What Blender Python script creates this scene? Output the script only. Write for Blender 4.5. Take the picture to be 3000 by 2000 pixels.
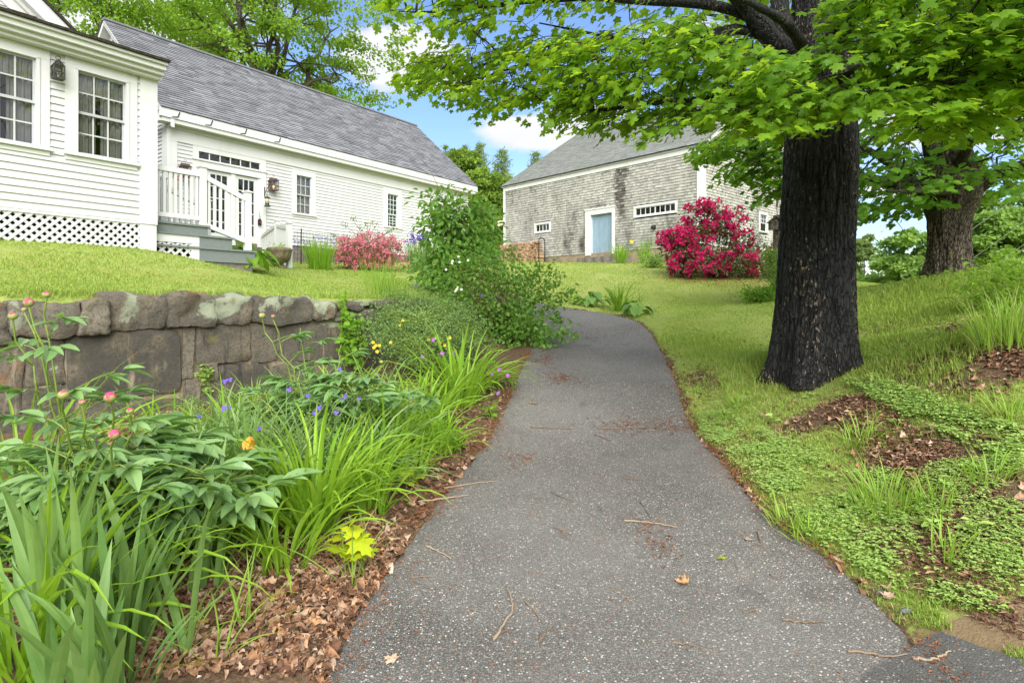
import bpy, math, random
import numpy as np
random.seed(7)
from mathutils import Vector, noise as mnoise

# ------------------------------------------------------------------ camera, sky, sun, exposure
SC = bpy.context.scene
for o in list(bpy.data.objects):
    bpy.data.objects.remove(o)
COL = SC.collection
F, HOR, CZ = 1700.0, 888.0, 1.42          # focal length in photo pixels, horizon row, eye height
cam_d = bpy.data.cameras.new("camera"); cam = bpy.data.objects.new("camera", cam_d); COL.objects.link(cam)
cam.location = (0, 0, CZ); cam.rotation_euler = (math.radians(90), 0, 0)
cam_d.sensor_width = 36; cam_d.lens = 36 * F / 3000; cam_d.shift_y = -(1000 - HOR) / 3000
cam_d.clip_start = 0.05; cam_d.clip_end = 2000
SC.camera = cam
SC.view_settings.view_transform = 'Standard'; SC.view_settings.look = 'None'
SC.view_settings.exposure = EXPOSURE = 1.45; SC.view_settings.gamma = 1
SC.render.engine = 'CYCLES'
cy = SC.cycles
cy.max_bounces = 8; cy.diffuse_bounces = 4; cy.glossy_bounces = 3; cy.transmission_bounces = 6; cy.transparent_max_bounces = 6
cy.use_denoising = True; cy.use_adaptive_sampling = True; cy.adaptive_threshold = 0.02
cy.caustics_reflective = False; cy.caustics_refractive = False
SUN_EL, SUN_AZ = 35.0, 174.0              # azimuth clockwise from the view direction: the sun stands to the right, a little behind
sl = bpy.data.lights.new("sun", 'SUN'); sl.energy = 3.0; sl.angle = math.radians(60); sl.color = (1.0, 0.97, 0.92)
sun = bpy.data.objects.new("sun", sl); COL.objects.link(sun)
_el, _az = math.radians(SUN_EL), math.radians(SUN_AZ)
sd = Vector((math.sin(_az) * math.cos(_el), math.cos(_az) * math.cos(_el), math.sin(_el)))
sun.rotation_euler = sd.to_track_quat('Z', 'Y').to_euler(); sun.location = (20, -10, 40)

def nd(t, typ, ins=None, **props):
    n = t.nodes.new(typ)
    for k, v in props.items(): setattr(n, k, v)
    for k, v in (ins or {}).items():
        s = n.inputs[k]
        if isinstance(v, bpy.types.NodeSocket): t.links.new(v, s)
        elif isinstance(v, bpy.types.Node): t.links.new(v.outputs[0], s)
        else: s.default_value = v
    return n
def math_(t, op, a, b=0.0, c=0.0, clamp=False): return nd(t, 'ShaderNodeMath', {0: a, 1: b, 2: c}, operation=op, use_clamp=clamp).outputs[0]
def mixc(t, f, a, b, blend='MIX'):
    n = nd(t, 'ShaderNodeMix', {0: f}, data_type='RGBA', blend_type=blend)
    for i, v in ((6, a), (7, b)):
        if isinstance(v, bpy.types.NodeSocket): t.links.new(v, n.inputs[i])
        else: n.inputs[i].default_value = (*v[:3], 1)
    return n.outputs[2]
def maprange(t, v, a, b, c=0.0, d=1.0, smooth=True):
    return nd(t, 'ShaderNodeMapRange', {0: v, 1: a, 2: b, 3: c, 4: d}, interpolation_type='SMOOTHSTEP' if smooth else 'LINEAR').outputs[0]
def noise_(t, vec, scale, detail=4, rough=.55, dist=0.0): return nd(t, 'ShaderNodeTexNoise', {'Vector': vec, 'Scale': scale, 'Detail': detail, 'Roughness': rough, 'Distortion': dist})

W = bpy.data.worlds.new("World"); SC.world = W; W.use_nodes = True
t = W.node_tree; t.nodes.clear()
sky = nd(t, 'ShaderNodeTexSky', sky_type='NISHITA', sun_disc=False, sun_elevation=_el, sun_rotation=_az, air_density=1.2, dust_density=0.6, ozone_density=2.2)
tc = nd(t, 'ShaderNodeTexCoord')
dirv = tc.outputs['Generated']
mp = nd(t, 'ShaderNodeMapping', {'Vector': dirv, 'Scale': (1, 1, 2.1)})
n1 = noise_(t, mp, 3.1, 8, .6, .35).outputs[0]
n2 = noise_(t, mp, 9.0, 6, .6, .2).outputs[0]
def sdir(u, v):
    w = Vector(((u - 1500) / F, 1, (HOR - v) / F)); return w.normalized()
blob = None
for (u, v, ru, rv, k) in [(1180, 180, 170, 85, .95), (1290, 235, 140, 40, .8), (1575, 385, 150, 42, .95), (1720, 330, 170, 60, .75), (2600, 552, 130, 32, .8), (380, 40, 260, 110, .9), (2300, 520, 380, 60, .5), (1950, 120, 200, 60, .6), (60, -200, 500, 200, .8), (1500, -500, 500, 200, .8), (2900, 330, 300, 120, .6)]:
    c = sdir(u, v)
    sub = nd(t, 'ShaderNodeVectorMath', {0: dirv, 1: tuple(c)}, operation='SUBTRACT').outputs[0]
    right = Vector((c.y, -c.x, 0)).normalized(); up = right.cross(c)
    dx = nd(t, 'ShaderNodeVectorMath', {0: sub, 1: tuple(right * (F / ru))}, operation='DOT_PRODUCT').outputs['Value']
    dy = nd(t, 'ShaderNodeVectorMath', {0: sub, 1: tuple(up * (F / rv))}, operation='DOT_PRODUCT').outputs['Value']
    r2 = math_(t, 'ADD', math_(t, 'MULTIPLY', dx, dx), math_(t, 'MULTIPLY', dy, dy))
    g = math_(t, 'MULTIPLY', math_(t, 'EXPONENT', math_(t, 'MULTIPLY', r2, -.8)), k)
    blob = g if blob is None else math_(t, 'MAXIMUM', blob, g)
# away from the view the sky is mostly overcast
front = nd(t, 'ShaderNodeVectorMath', {0: dirv, 1: (0, 1, 0)}, operation='DOT_PRODUCT').outputs['Value']
over = maprange(t, front, .75, .2, 0, .62)
mask = math_(t, 'ADD', math_(t, 'MAXIMUM', blob, over), math_(t, 'MULTIPLY', math_(t, 'SUBTRACT', n1, .5), 1.5))
mask = math_(t, 'ADD', mask, math_(t, 'MULTIPLY', math_(t, 'SUBTRACT', n2, .5), .5))
cm = maprange(t, mask, .30, .62)
ccol = mixc(t, n2, (4.4, 4.5, 4.75), (5.3, 5.3, 5.3))
skc = mixc(t, 1.0, sky.outputs[0], (.86, .94, 1.16), 'MULTIPLY')
bg = nd(t, 'ShaderNodeBackground', {'Color': mixc(t, cm, skc, ccol), 'Strength': 0.075})
nd(t, 'ShaderNodeOutputWorld', {'Surface': bg})

# ------------------------------------------------------------------ helpers: meshes, things, parts
class MB:
    def __init__(s): s.V = []; s.Fs = []; s.A = []; s.n = 0
    def add(s, v, fs, a=.5):
        v = np.asarray(v, float).reshape(-1, 3)
        if len(v) == 0: return s
        for f in fs:
            f = np.asarray(f, int)
            if f.size: s.Fs.append(f.reshape(-1, f.shape[-1]) + s.n)
        s.V.append(v); s.A.append(np.broadcast_to(np.asarray(a, float), (len(v),))); s.n += len(v)
        return s
    def box(s, c, fr=None, a=.5):
        """c = (s0,s1,t0,t1,z0,z1) in a wall frame or world x/y/z"""
        s0, s1, t0, t1, z0, z1 = c
        P8 = [(x, y, z) for z in (z0, z1) for y in (t0, t1) for x in (s0, s1)]
        if fr: P8 = [fr.pt(*p) for p in P8]
        s.add(P8, [[(0, 2, 3, 1), (4, 5, 7, 6), (0, 1, 5, 4), (2, 6, 7, 3), (0, 4, 6, 2), (1, 3, 7, 5)]], a); return s
    def bar(s, p, q, w, h, up=(0, 0, 1), a=.5):
        p, q, up = np.array(p, float), np.array(q, float), np.array(up, float)
        d = q - p; d /= np.linalg.norm(d); x = np.cross(d, up); x /= np.linalg.norm(x); y = np.cross(x, d)
        v = [e + x * i * w / 2 + y * j * h / 2 for e in (p, q) for i, j in ((-1, -1), (1, -1), (1, 1), (-1, 1))]
        s.add(v, [[(0, 1, 2, 3), (7, 6, 5, 4), (0, 4, 5, 1), (1, 5, 6, 2), (2, 6, 7, 3), (3, 7, 4, 0)]], a); return s
    def tube(s, pts, rad, k=6, cap=True, a=.5):
        pts = np.asarray(pts, float); m = len(pts); rad = np.broadcast_to(np.asarray(rad, float), (m,))
        tg = np.gradient(pts, axis=0); tg /= (np.linalg.norm(tg, axis=1, keepdims=True) + 1e-9)
        ref = np.array((0, 0, 1.)) if abs(tg[0][2]) < .9 else np.array((1., 0, 0))
        x = np.cross(tg, ref); x /= (np.linalg.norm(x, axis=1, keepdims=True) + 1e-9); y = np.cross(x, tg)
        an = np.arange(k) * 2 * math.pi / k
        v = pts[:, None] + rad[:, None, None] * (x[:, None] * np.cos(an)[None, :, None] + y[:, None] * np.sin(an)[None, :, None])
        i = np.arange(m - 1)[:, None] * k; j = np.arange(k)[None]; j2 = (j + 1) % k
        q = np.stack([i + j, i + k + j, i + k + j2, i + j2], -1).reshape(-1, 4)
        fs = [q]
        if cap: fs.append(np.array([list(range(k))])); fs.append(np.array([[(m - 1) * k + e for e in reversed(range(k))]]))
        s.add(v.reshape(-1, 3), fs, a); return s
    def lathe(s, c, prof, k=24, a=.5, wob=None):
        c = np.array(c, float); an = np.arange(k) * 2 * math.pi / k; m = len(prof)
        v = []
        for r, z in prof:
            rr = r if wob is None else r * (1 + wob(an, z))
            v.append(np.stack([c[0] + rr * np.cos(an), c[1] + rr * np.sin(an), np.full(k, c[2] + z)], -1))
        i = np.arange(m - 1)[:, None] * k; j = np.arange(k)[None]; j2 = (j + 1) % k
        s.add(np.concatenate(v), [np.stack([i + j, i + j2, i + k + j2, i + k + j], -1).reshape(-1, 4), np.array([list(reversed(range(k)))]), np.array([[(m - 1) * k + e for e in range(k)]])], a); return s
    def ball(s, c, r, k=10, a=.5, sq=(1, 1, 1)):
        prof = [(max(math.sin(math.pi * i / (k - 1)), 1e-3), -math.cos(math.pi * i / (k - 1))) for i in range(k)]
        b = MB(); b.lathe((0, 0, 0), prof, k + 2); v = np.concatenate(b.V) * r * np.array(sq) + np.array(c)
        s.add(v, b.Fs, a); return s
    def prism(s, poly, depth_vec, a=.5):
        p = np.asarray(poly, float); d = np.asarray(depth_vec, float); n = len(p)
        s.add(np.concatenate([p, p + d]), [np.array([list(range(n))]), np.array([list(reversed(range(n, 2 * n)))]), np.array([[i, i + n, (i + 1) % n + n, (i + 1) % n] for i in range(n)])], a); return s

def base_of(o):
    l = Vector((0, 0, 0))
    while o: l += o.location; o = o.parent
    return np.array(l)
def mesh_from(mb, name, off):
    me = bpy.data.meshes.new(name)
    V = np.concatenate(mb.V) - off
    cnt = np.concatenate([np.full(len(f), f.shape[1]) for f in mb.Fs]); idx = np.concatenate([f.ravel() for f in mb.Fs])
    me.vertices.add(len(V)); me.vertices.foreach_set('co', V.astype(np.float32).ravel())
    me.loops.add(len(idx)); me.loops.foreach_set('vertex_index', idx.astype(np.int32))
    me.polygons.add(len(cnt)); st = np.zeros(len(cnt), np.int32); st[1:] = np.cumsum(cnt)[:-1]
    me.polygons.foreach_set('loop_start', st); me.polygons.foreach_set('loop_total', cnt.astype(np.int32))
    at = me.attributes.new('var', 'FLOAT', 'POINT'); at.data.foreach_set('value', np.concatenate(mb.A).astype(np.float32))
    me.polygons.foreach_set('use_smooth', np.zeros(len(cnt), bool))
    me.update(calc_edges=True); me.validate()
    return me
def tag(o, label=None, cat=None, group=None, kind=None):
    if label: o['label'] = label
    if cat: o['category'] = cat
    if group: o['group'] = group
    if kind: o['kind'] = kind
    return o
def thing(name, label, cat, loc, group=None):
    o = bpy.data.objects.new(name, None); COL.objects.link(o); o.location = [float(e) for e in loc]; o.empty_display_size = .1
    return tag(o, label, cat, group)
def part(name, mb, m, parent=None, smooth=False, label=None):
    off = base_of(parent) if parent else np.zeros(3)
    me = mesh_from(mb, name, off); me.materials.append(m)
    if smooth: me.polygons.foreach_set('use_smooth', np.ones(len(me.polygons), bool))
    o = bpy.data.objects.new(name, me); COL.objects.link(o)
    if parent: o.parent = parent
    if label: o['label'] = label
    return o
def solo(name, mb, m, label=None, cat=None, group=None, kind=None, smooth=False, loc=(0, 0, 0)):
    """a thing that is one mesh"""
    me = mesh_from(mb, name, np.array(loc, float)); me.materials.append(m)
    if smooth: me.polygons.foreach_set('use_smooth', np.ones(len(me.polygons), bool))
    o = bpy.data.objects.new(name, me); COL.objects.link(o); o.location = [float(e) for e in loc]
    return tag(o, label, cat, group, kind)

def P(u, v, d): return np.array([(u - 1500) / F * d, d, CZ + (HOR - v) / F * d])
def px(p): p = np.asarray(p, float); return 1500 + F * p[..., 0] / p[..., 1], HOR - F * (p[..., 2] - CZ) / p[..., 1]
class Frame:
    def __init__(s, O, a, n): s.O = np.array(O, float); s.a = np.array(a, float); s.n = np.array(n, float)
    def pt(s, x, tt, z): q = s.O + s.a * x + s.n * tt; return np.array([q[0], q[1], z])
    def s_at(s, u, tt=0.):
        k = (u - 1500) / F; b = s.O + s.n * tt
        return -(b[0] - k * b[1]) / (s.a[0] - k * s.a[1])
    def z_at(s, u, v, tt=0.): return CZ + (HOR - v) / F * s.pt(s.s_at(u, tt), tt, 0)[1]
    def sz(s, u, v, tt=0.): return s.s_at(u, tt), s.z_at(u, v, tt)
def unit(v): v = np.asarray(v, float); return v / (np.linalg.norm(v, axis=-1, keepdims=True) + 1e-9)
def lerp(a, b, k): return a + (b - a) * k
def sstep(x, a, b): k = np.clip((x - a) / (b - a), 0, 1); return k * k * (3 - 2 * k)
# ------------------------------------------------------------------ materials
def newmat(name):
    m = bpy.data.materials.new(name); m.use_nodes = True; m.node_tree.nodes.clear(); return m, m.node_tree
def out(t, sh): nd(t, 'ShaderNodeOutputMaterial', {'Surface': sh})
def bsdf(t, col, rough=.6, spec=.3, bump=None, bstr=.3, bdist=.01, metal=0.0):
    ins = {'Roughness': rough, 'Specular IOR Level': spec, 'Metallic': metal}
    n = nd(t, 'ShaderNodeBsdfPrincipled', ins)
    if isinstance(col, bpy.types.NodeSocket): t.links.new(col, n.inputs['Base Color'])
    else: n.inputs['Base Color'].default_value = (*col[:3], 1)
    if bump is not None: t.links.new(nd(t, 'ShaderNodeBump', {'Height': bump, 'Strength': bstr, 'Distance': bdist}).outputs[0], n.inputs['Normal'])
    return n.outputs[0]
def attr(t, name='var'): return nd(t, 'ShaderNodeAttribute', attribute_name=name).outputs['Fac']
def pos(t): return nd(t, 'ShaderNodeNewGeometry').outputs['Position']
def scaled(t, v, s): return nd(t, 'ShaderNodeMapping', {'Vector': v, 'Scale': s}).outputs[0]

def simple(name, c1, c2=None, scale=6, rough=.6, spec=.3, bump=0.0, stretch=(1, 1, 1), metal=0.0, useattr=0.0):
    m, t = newmat(name); p = scaled(t, pos(t), stretch)
    n = noise_(t, p, scale, 5).outputs[0]
    f = maprange(t, n, .3, .7)
    if useattr: f = math_(t, 'ADD', math_(t, 'MULTIPLY', f, 1 - useattr), math_(t, 'MULTIPLY', attr(t), useattr))
    out(t, bsdf(t, mixc(t, f, c1, c2 or c1), rough, spec, n if bump else None, bump, .01, metal)); return m
def leafmat(name, dark, light, trans, k=.35, rough=.45, spec=.25, yellow=None, blem=False):
    m, t = newmat(name); a = attr(t); p = pos(t)
    n = noise_(t, p, 40, 3).outputs[0]
    f = math_(t, 'ADD', math_(t, 'MULTIPLY', a, .8), math_(t, 'MULTIPLY', n, .25), clamp=True)
    col = mixc(t, f, dark, light)
    if blem: col = mixc(t, maprange(t, noise_(t, p, 75, 3, .7).outputs[0], .66, .74, 0, .75), col, (.30, .24, .09)); col = mixc(t, maprange(t, noise_(t, p, 6, 3).outputs[0], .55, .75, 0, .35), col, dark)
    if yellow: col = mixc(t, maprange(t, a, .93, .99), col, yellow)
    tr = mixc(t, f, tuple(c * .75 for c in trans), trans)
    b = bsdf(t, col, rough, spec)
    tl = nd(t, 'ShaderNodeBsdfTranslucent', {'Color': tr})
    out(t, nd(t, 'ShaderNodeMixShader', {0: k, 1: b, 2: tl}).outputs[0]); return m

M = {}
def white(name, base):
    m, t = newmat(name); p = pos(t)
    n = noise_(t, scaled(t, p, (1, 1, .5)), 2.2, 6).outputs[0]; g = noise_(t, scaled(t, p, (3, 3, 30)), 3, 4).outputs[0]
    d = tuple(c * .84 for c in base)
    f = math_(t, 'ADD', math_(t, 'MULTIPLY', maprange(t, n, .5, .8), .6), math_(t, 'MULTIPLY', maprange(t, g, .55, .8), .4), clamp=True)
    out(t, bsdf(t, mixc(t, f, base, (d[0], d[1], d[2] * .97)), .5, .3, g, .05, .004)); return m
M['white'] = white('white_paint', (.54, .55, .54))
M['trim'] = white('white_trim_paint', (.60, .61, .60))
M['vinyl'] = white('white_vinyl', (.58, .59, .59))
M['deck'] = simple('grey_composite_boards', (.13, .155, .15), (.19, .21, .205), 60, .7, .2, .15, (.3, .3, 4))
M['blue_door'] = None
def bluedoor():
    m, t = newmat('faded_blue_paint'); p = pos(t)
    n = noise_(t, scaled(t, p, (6, 6, .6)), 3, 6).outputs[0]
    sep = nd(t, 'ShaderNodeSeparateXYZ', {0: p}).outputs[2]
    low = maprange(t, sep, CZ + 2.95, CZ + 2.3, 0, .35)
    peel = maprange(t, math_(t, 'ADD', noise_(t, scaled(t, p, (14, 14, 3)), 2, 6).outputs[0], low), .78, .86)
    out(t, bsdf(t, mixc(t, peel, mixc(t, maprange(t, n, .3, .75), (.20, .295, .38), (.28, .37, .45)), (.5, .53, .54)), .65, .2, n, .1)); return m
M['blue_door'] = bluedoor()
def roofmat(name, c1, c2, streak):
    m, t = newmat(name); p = pos(t); a = attr(t)
    n = noise_(t, p, 1.0, 5).outputs[0]; g = noise_(t, p, 90, 2).outputs[0]
    col = mixc(t, a, c1, c2); col = mixc(t, maprange(t, n, .45, .75, 0, .5), col, streak)
    col = mixc(t, maprange(t, g, .3, .7, 0, .35), col, tuple(c * .6 for c in c1))
    out(t, bsdf(t, col, .9, .15, g, .4, .004)); return m
M['slate'] = roofmat('grey_asphalt_shingles', (.135, .14, .152), (.27, .277, .30), (.19, .196, .21))
M['barn_roof'] = roofmat('weathered_grey_shingles', (.19, .20, .19), (.27, .285, .265), (.22, .235, .20))
M['roof_dark'] = simple('old_dark_roofing', (.02, .02, .018), (.06, .05, .035), 30, .9, .1, .4)
def shinglemat():
    m, t = newmat('weathered_cedar_shingles'); p = pos(t); a = attr(t)
    gr = noise_(t, scaled(t, p, (30, 30, 2)), 1.2, 5).outputs[0]
    big = noise_(t, scaled(t, p, (1, 1, .45)), .75, 6, .6).outputs[0]
    col = mixc(t, a, (.275, .27, .245), (.50, .495, .445))
    col = mixc(t, maprange(t, gr, .35, .75, 0, .55), col, (.20, .19, .17))
    st = maprange(t, math_(t, 'ADD', big, math_(t, 'MULTIPLY', math_(t, 'SUBTRACT', a, .5), .25)), .52, .72, 0, .75)
    col = mixc(t, st, col, (.085, .08, .078))
    d = attr(t, 'stain')
    col = mixc(t, d, col, (.045, .036, .03))
    out(t, bsdf(t, col, .85, .15, gr, .3, .006)); return m
M['shingle'] = shinglemat()
def stonemat():
    m, t = newmat('lichened_fieldstone'); p = pos(t); a = attr(t)
    n = noise_(t, p, 3.0, 8, .65).outputs[0]; f = noise_(t, p, 34, 8, .8).outputs[0]; b = noise_(t, p, 1.4, 5).outputs[0]
    col = mixc(t, a, (.062, .058, .047), (.18, .16, .12))
    col = mixc(t, maprange(t, n, .45, .68, 0, .8), col, (.185, .155, .11))
    col = mixc(t, maprange(t, f, .47, .58, 0, .7), col, (.055, .052, .05))
    col = mixc(t, maprange(t, b, .60, .70, 0, .7), col, (.27, .135, .06))
    z = nd(t, 'ShaderNodeSeparateXYZ', {0: p}).outputs[2]
    li = math_(t, 'ADD', noise_(t, p, 2.1, 6, .55, .4).outputs[0], maprange(t, z, CZ - .55, CZ - .1, -.16, .03))
    li = math_(t, 'ADD', li, math_(t, 'MULTIPLY', math_(t, 'SUBTRACT', f, .5), .22))
    col = mixc(t, maprange(t, li, .565, .60, 0, .9), col, mixc(t, f, (.33, .36, .26), (.20, .235, .16)))
    sk = noise_(t, scaled(t, p, (1, 1, .18)), 7.0, 5, .6).outputs[0]
    low = maprange(t, z, CZ - .30, CZ - .42)
    col = mixc(t, math_(t, 'MULTIPLY', maprange(t, sk, .58, .70, 0, .75), low), col, (.34, .29, .20))
    col = mixc(t, math_(t, 'MULTIPLY', maprange(t, sk, .42, .33, 0, .7), low), col, (.035, .034, .032))
    mo = maprange(t, noise_(t, p, 4.5, 5).outputs[0], .62, .72, 0, .6)
    col = mixc(t, mo, col, (.15, .14, .05))
    h = math_(t, 'ADD', math_(t, 'MULTIPLY', n, .7), math_(t, 'MULTIPLY', f, .6))
    out(t, bsdf(t, col, .88, .2, h, .9, .03)); return m
M['stone'] = stonemat()
M['mortar'] = simple('old_lime_mortar', (.26, .21, .14), (.13, .11, .08), 9, .95, .1, .6)
M['concrete'] = simple('stained_concrete', (.30, .24, .16), (.20, .165, .12), 3, .9, .15, .3)
M['granite'] = simple('granite_step', (.20, .18, .15), (.12, .11, .09), 14, .85, .2, .4)
M['urn'] = simple('mossy_cast_stone', (.21, .175, .115), (.10, .085, .05), 11, .9, .15, .7, (1, 1, .6))
M['moss'] = simple('olive_moss', (.16, .14, .03), (.09, .085, .02), 40, .95, .1, .8)
def asphalt(name, agg, base):
    m, t = newmat(name); p = pos(t)
    wob = noise_(t, p, 60, 3).outputs[1]
    pw = nd(t, 'ShaderNodeVectorMath', {0: p, 1: nd(t, 'ShaderNodeVectorMath', {0: wob, 'Scale': .006}, operation='SCALE').outputs[0]}, operation='ADD').outputs[0]
    v = nd(t, 'ShaderNodeTexVoronoi', {'Vector': pw, 'Scale': 95.0}); vc = nd(t, 'ShaderNodeSeparateColor', {0: v.outputs['Color']})
    v2 = nd(t, 'ShaderNodeTexVoronoi', {'Vector': pw, 'Scale': 210.0}); vc2 = nd(t, 'ShaderNodeSeparateColor', {0: v2.outputs['Color']})
    big = noise_(t, p, 1.3, 5).outputs[0]
    wear = maprange(t, big, .35, .7, -.06, .10)
    inside = maprange(t, v.outputs['Distance'], .52, .36)
    on = math_(t, 'MULTIPLY', inside, maprange(t, math_(t, 'ADD', vc.outputs[0], wear), agg, agg + .06))
    on2 = math_(t, 'MULTIPLY', maprange(t, v2.outputs['Distance'], .5, .36), maprange(t, math_(t, 'ADD', vc2.outputs[0], wear), agg - .02, agg + .08))
    st = nd(t, 'ShaderNodeValToRGB', {0: vc.outputs[1]}); cr = st.color_ramp
    cr.elements[0].color = (.11, .107, .102, 1); cr.elements[1].color = (.60, .57, .52, 1)
    for q, c in ((.3, (.20, .195, .186, 1)), (.55, (.27, .235, .19, 1)), (.7, (.16, .15, .14, 1)), (.78, (.24, .12, .075, 1)), (.84, (.30, .285, .265, 1))):
        e = cr.elements.new(q); e.color = c
    bc = mixc(t, maprange(t, noise_(t, p, 180, 2).outputs[0], .3, .7), tuple(c * .7 for c in base), tuple(c * 1.4 for c in base))
    bc = mixc(t, maprange(t, big, .4, .7, 0, .35), bc, tuple(c * 1.9 for c in base))
    col = mixc(t, on2, bc, mixc(t, vc2.outputs[1], (.13, .13, .128), (.32, .31, .29)))
    col = mixc(t, on, col, st.outputs[0])
    wearb = noise_(t, p, .45, 4, .6).outputs[0]; col = mixc(t, maprange(t, wearb, .38, .62, 0, .45), col, mixc(t, .5, col, (.30, .29, .27)))
    col = mixc(t, maprange(t, noise_(t, p, 1.1, 5, .65).outputs[0], .60, .72, 0, .5), col, (.035, .033, .030))
    dirt = maprange(t, noise_(t, p, 3.4, 6).outputs[0], .58, .78, 0, .35)
    col = mixc(t, dirt, col, (.11, .075, .05))
    h = math_(t, 'ADD', math_(t, 'MULTIPLY', inside, .7), math_(t, 'MULTIPLY', on2, .4))
    out(t, bsdf(t, col, .7, .3, h, .6, .006)); return m
M['path'] = asphalt('worn_asphalt', .34, (.068, .064, .057))
M['drive'] = asphalt('fine_asphalt', .84, (.046, .045, .043))
def groundmat():
    m, t = newmat('lawn_and_soil'); p = pos(t); so = attr(t, 'soil'); du = attr(t, 'sand')
    n1 = noise_(t, p, .55, 6, .6).outputs[0]; n2 = noise_(t, p, 3.2, 5).outputs[0]; n3 = noise_(t, p, 45, 4, .7).outputs[0]
    g = mixc(t, maprange(t, n1, .35, .65), (.235, .30, .065), (.34, .385, .12))
    g = mixc(t, maprange(t, n2, .46, .68, 0, .8), g, (.32, .31, .09))
    g = mixc(t, maprange(t, n3, .35, .65, 0, .5), g, (.13, .19, .035))
    s = mixc(t, maprange(t, n3, .3, .7), (.065, .042, .027), (.18, .115, .07))
    s = mixc(t, maprange(t, n2, .45, .7, 0, .7), s, (.12, .09, .058))
    k = maprange(t, math_(t, 'ADD', so, math_(t, 'ADD', math_(t, 'MULTIPLY', math_(t, 'SUBTRACT', n2, .5), 1.0), math_(t, 'MULTIPLY', math_(t, 'SUBTRACT', noise_(t, p, 13, 4, .7).outputs[0], .5), 1.3))), .32, .66)
    col = mixc(t, k, g, s)
    col = mixc(t, maprange(t, math_(t, 'ADD', du, math_(t, 'MULTIPLY', math_(t, 'SUBTRACT', n2, .5), .5)), .35, .6), col, mixc(t, n3, (.16, .115, .065), (.24, .175, .10)))
    out(t, bsdf(t, col, .95, .1, n3, .6, .02)); return m
M['ground'] = groundmat()
def bark(name, c1, c2, flake, famt, moss=None):
    m, t = newmat(name); p = pos(t); a = attr(t)
    r = noise_(t, scaled(t, p, (1, 1, .22)), 20, 7, .7, .3).outputs[0]; f = noise_(t, scaled(t, p, (1, 1, .45)), 34, 5, .75).outputs[0]
    big = noise_(t, scaled(t, p, (1, 1, .35)), 2.6, 3).outputs[0]
    v = nd(t, 'ShaderNodeTexVoronoi', {'Vector': nd(t, 'ShaderNodeVectorMath', {0: scaled(t, p, (1, 1, .30)), 1: nd(t, 'ShaderNodeVectorMath', {0: noise_(t, p, 14, 3).outputs[1], 'Scale': .04}, operation='SCALE').outputs[0]}, operation='ADD').outputs[0], 'Scale': 26.0}, feature='DISTANCE_TO_EDGE').outputs['Distance']
    crack = maprange(t, v, .0, .16)
    tone = math_(t, 'ADD', math_(t, 'MULTIPLY', r, .55), math_(t, 'MULTIPLY', a, .55))
    col = mixc(t, maprange(t, tone, .38, .82), c1, c2)
    col = mixc(t, math_(t, 'MULTIPLY', maprange(t, big, .42, .62), .55), col, tuple(c * .35 for c in c2))
    col = mixc(t, crack, tuple(c * .5 for c in c1), col)
    k = maprange(t, math_(t, 'ADD', f, math_(t, 'MULTIPLY', math_(t, 'SUBTRACT', big, .5), .45)), famt, famt + .04)
    col = mixc(t, math_(t, 'MULTIPLY', k, crack), col, mixc(t, r, tuple(c * .5 for c in flake), flake))
    if moss: col = mixc(t, maprange(t, noise_(t, scaled(t, p, (1, 1, .4)), 5, 4).outputs[0], .60, .68, 0, .7), col, moss)
    h = math_(t, 'ADD', math_(t, 'MULTIPLY', crack, .6), math_(t, 'ADD', math_(t, 'MULTIPLY', r, .8), math_(t, 'MULTIPLY', f, .35)))
    out(t, bsdf(t, col, .62, .35, h, 1.0, .03)); return m
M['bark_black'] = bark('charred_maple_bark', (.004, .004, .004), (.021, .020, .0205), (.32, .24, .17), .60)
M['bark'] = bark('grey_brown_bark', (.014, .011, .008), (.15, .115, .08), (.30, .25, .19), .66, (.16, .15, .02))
M['twig'] = bark('dark_twig_bark', (.02, .016, .013), (.07, .055, .045), (.14, .12, .10), .72)
M['greywood'] = bark('grey_weathered_wood', (.10, .085, .065), (.21, .18, .14), (.26, .24, .2), .72)
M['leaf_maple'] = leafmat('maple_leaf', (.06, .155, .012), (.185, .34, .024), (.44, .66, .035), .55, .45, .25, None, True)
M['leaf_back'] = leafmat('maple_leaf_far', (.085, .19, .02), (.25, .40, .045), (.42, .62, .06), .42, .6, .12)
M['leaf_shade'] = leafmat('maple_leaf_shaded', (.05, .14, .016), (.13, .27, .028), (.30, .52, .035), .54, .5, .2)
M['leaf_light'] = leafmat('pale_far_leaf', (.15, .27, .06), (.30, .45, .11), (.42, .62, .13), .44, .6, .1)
M['leaf_wood'] = leafmat('woodland_leaf', (.10, .19, .035), (.26, .38, .065), (.40, .56, .08), .42, .6, .1)
M['needle'] = leafmat('pine_needle', (.12, .19, .065), (.30, .39, .13), (.34, .45, .14), .38, .6, .15)
M['leaf_blade'] = leafmat('daylily_blade', (.11, .27, .024), (.30, .48, .04), (.46, .68, .05), .42, .35, .35, None, True)
M['leaf_iris'] = leafmat('iris_blade', (.10, .21, .06), (.25, .39, .11), (.33, .53, .09), .32, .38, .35, None, True)
M['leaf_spider'] = leafmat('spiderwort_blade', (.11, .23, .06), (.27, .40, .14), (.32, .52, .09), .32, .35, .4)
M['leaf_peony'] = leafmat('peony_leaf', (.08, .20, .05), (.25, .39, .14), (.28, .50, .08), .28, .30, .8)
M['leaf_rose'] = leafmat('rose_leaf', (.075, .20, .034), (.19, .35, .055), (.32, .54, .05), .38, .4, .3)
M['leaf_lush'] = leafmat('lush_leaf', (.085, .21, .018), (.20, .36, .03), (.36, .60, .04), .42, .42, .3)
M['leaf_grey'] = leafmat('potentilla_leaf', (.085, .17, .045), (.20, .30, .095), (.24, .38, .08), .28, .55, .15)
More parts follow.
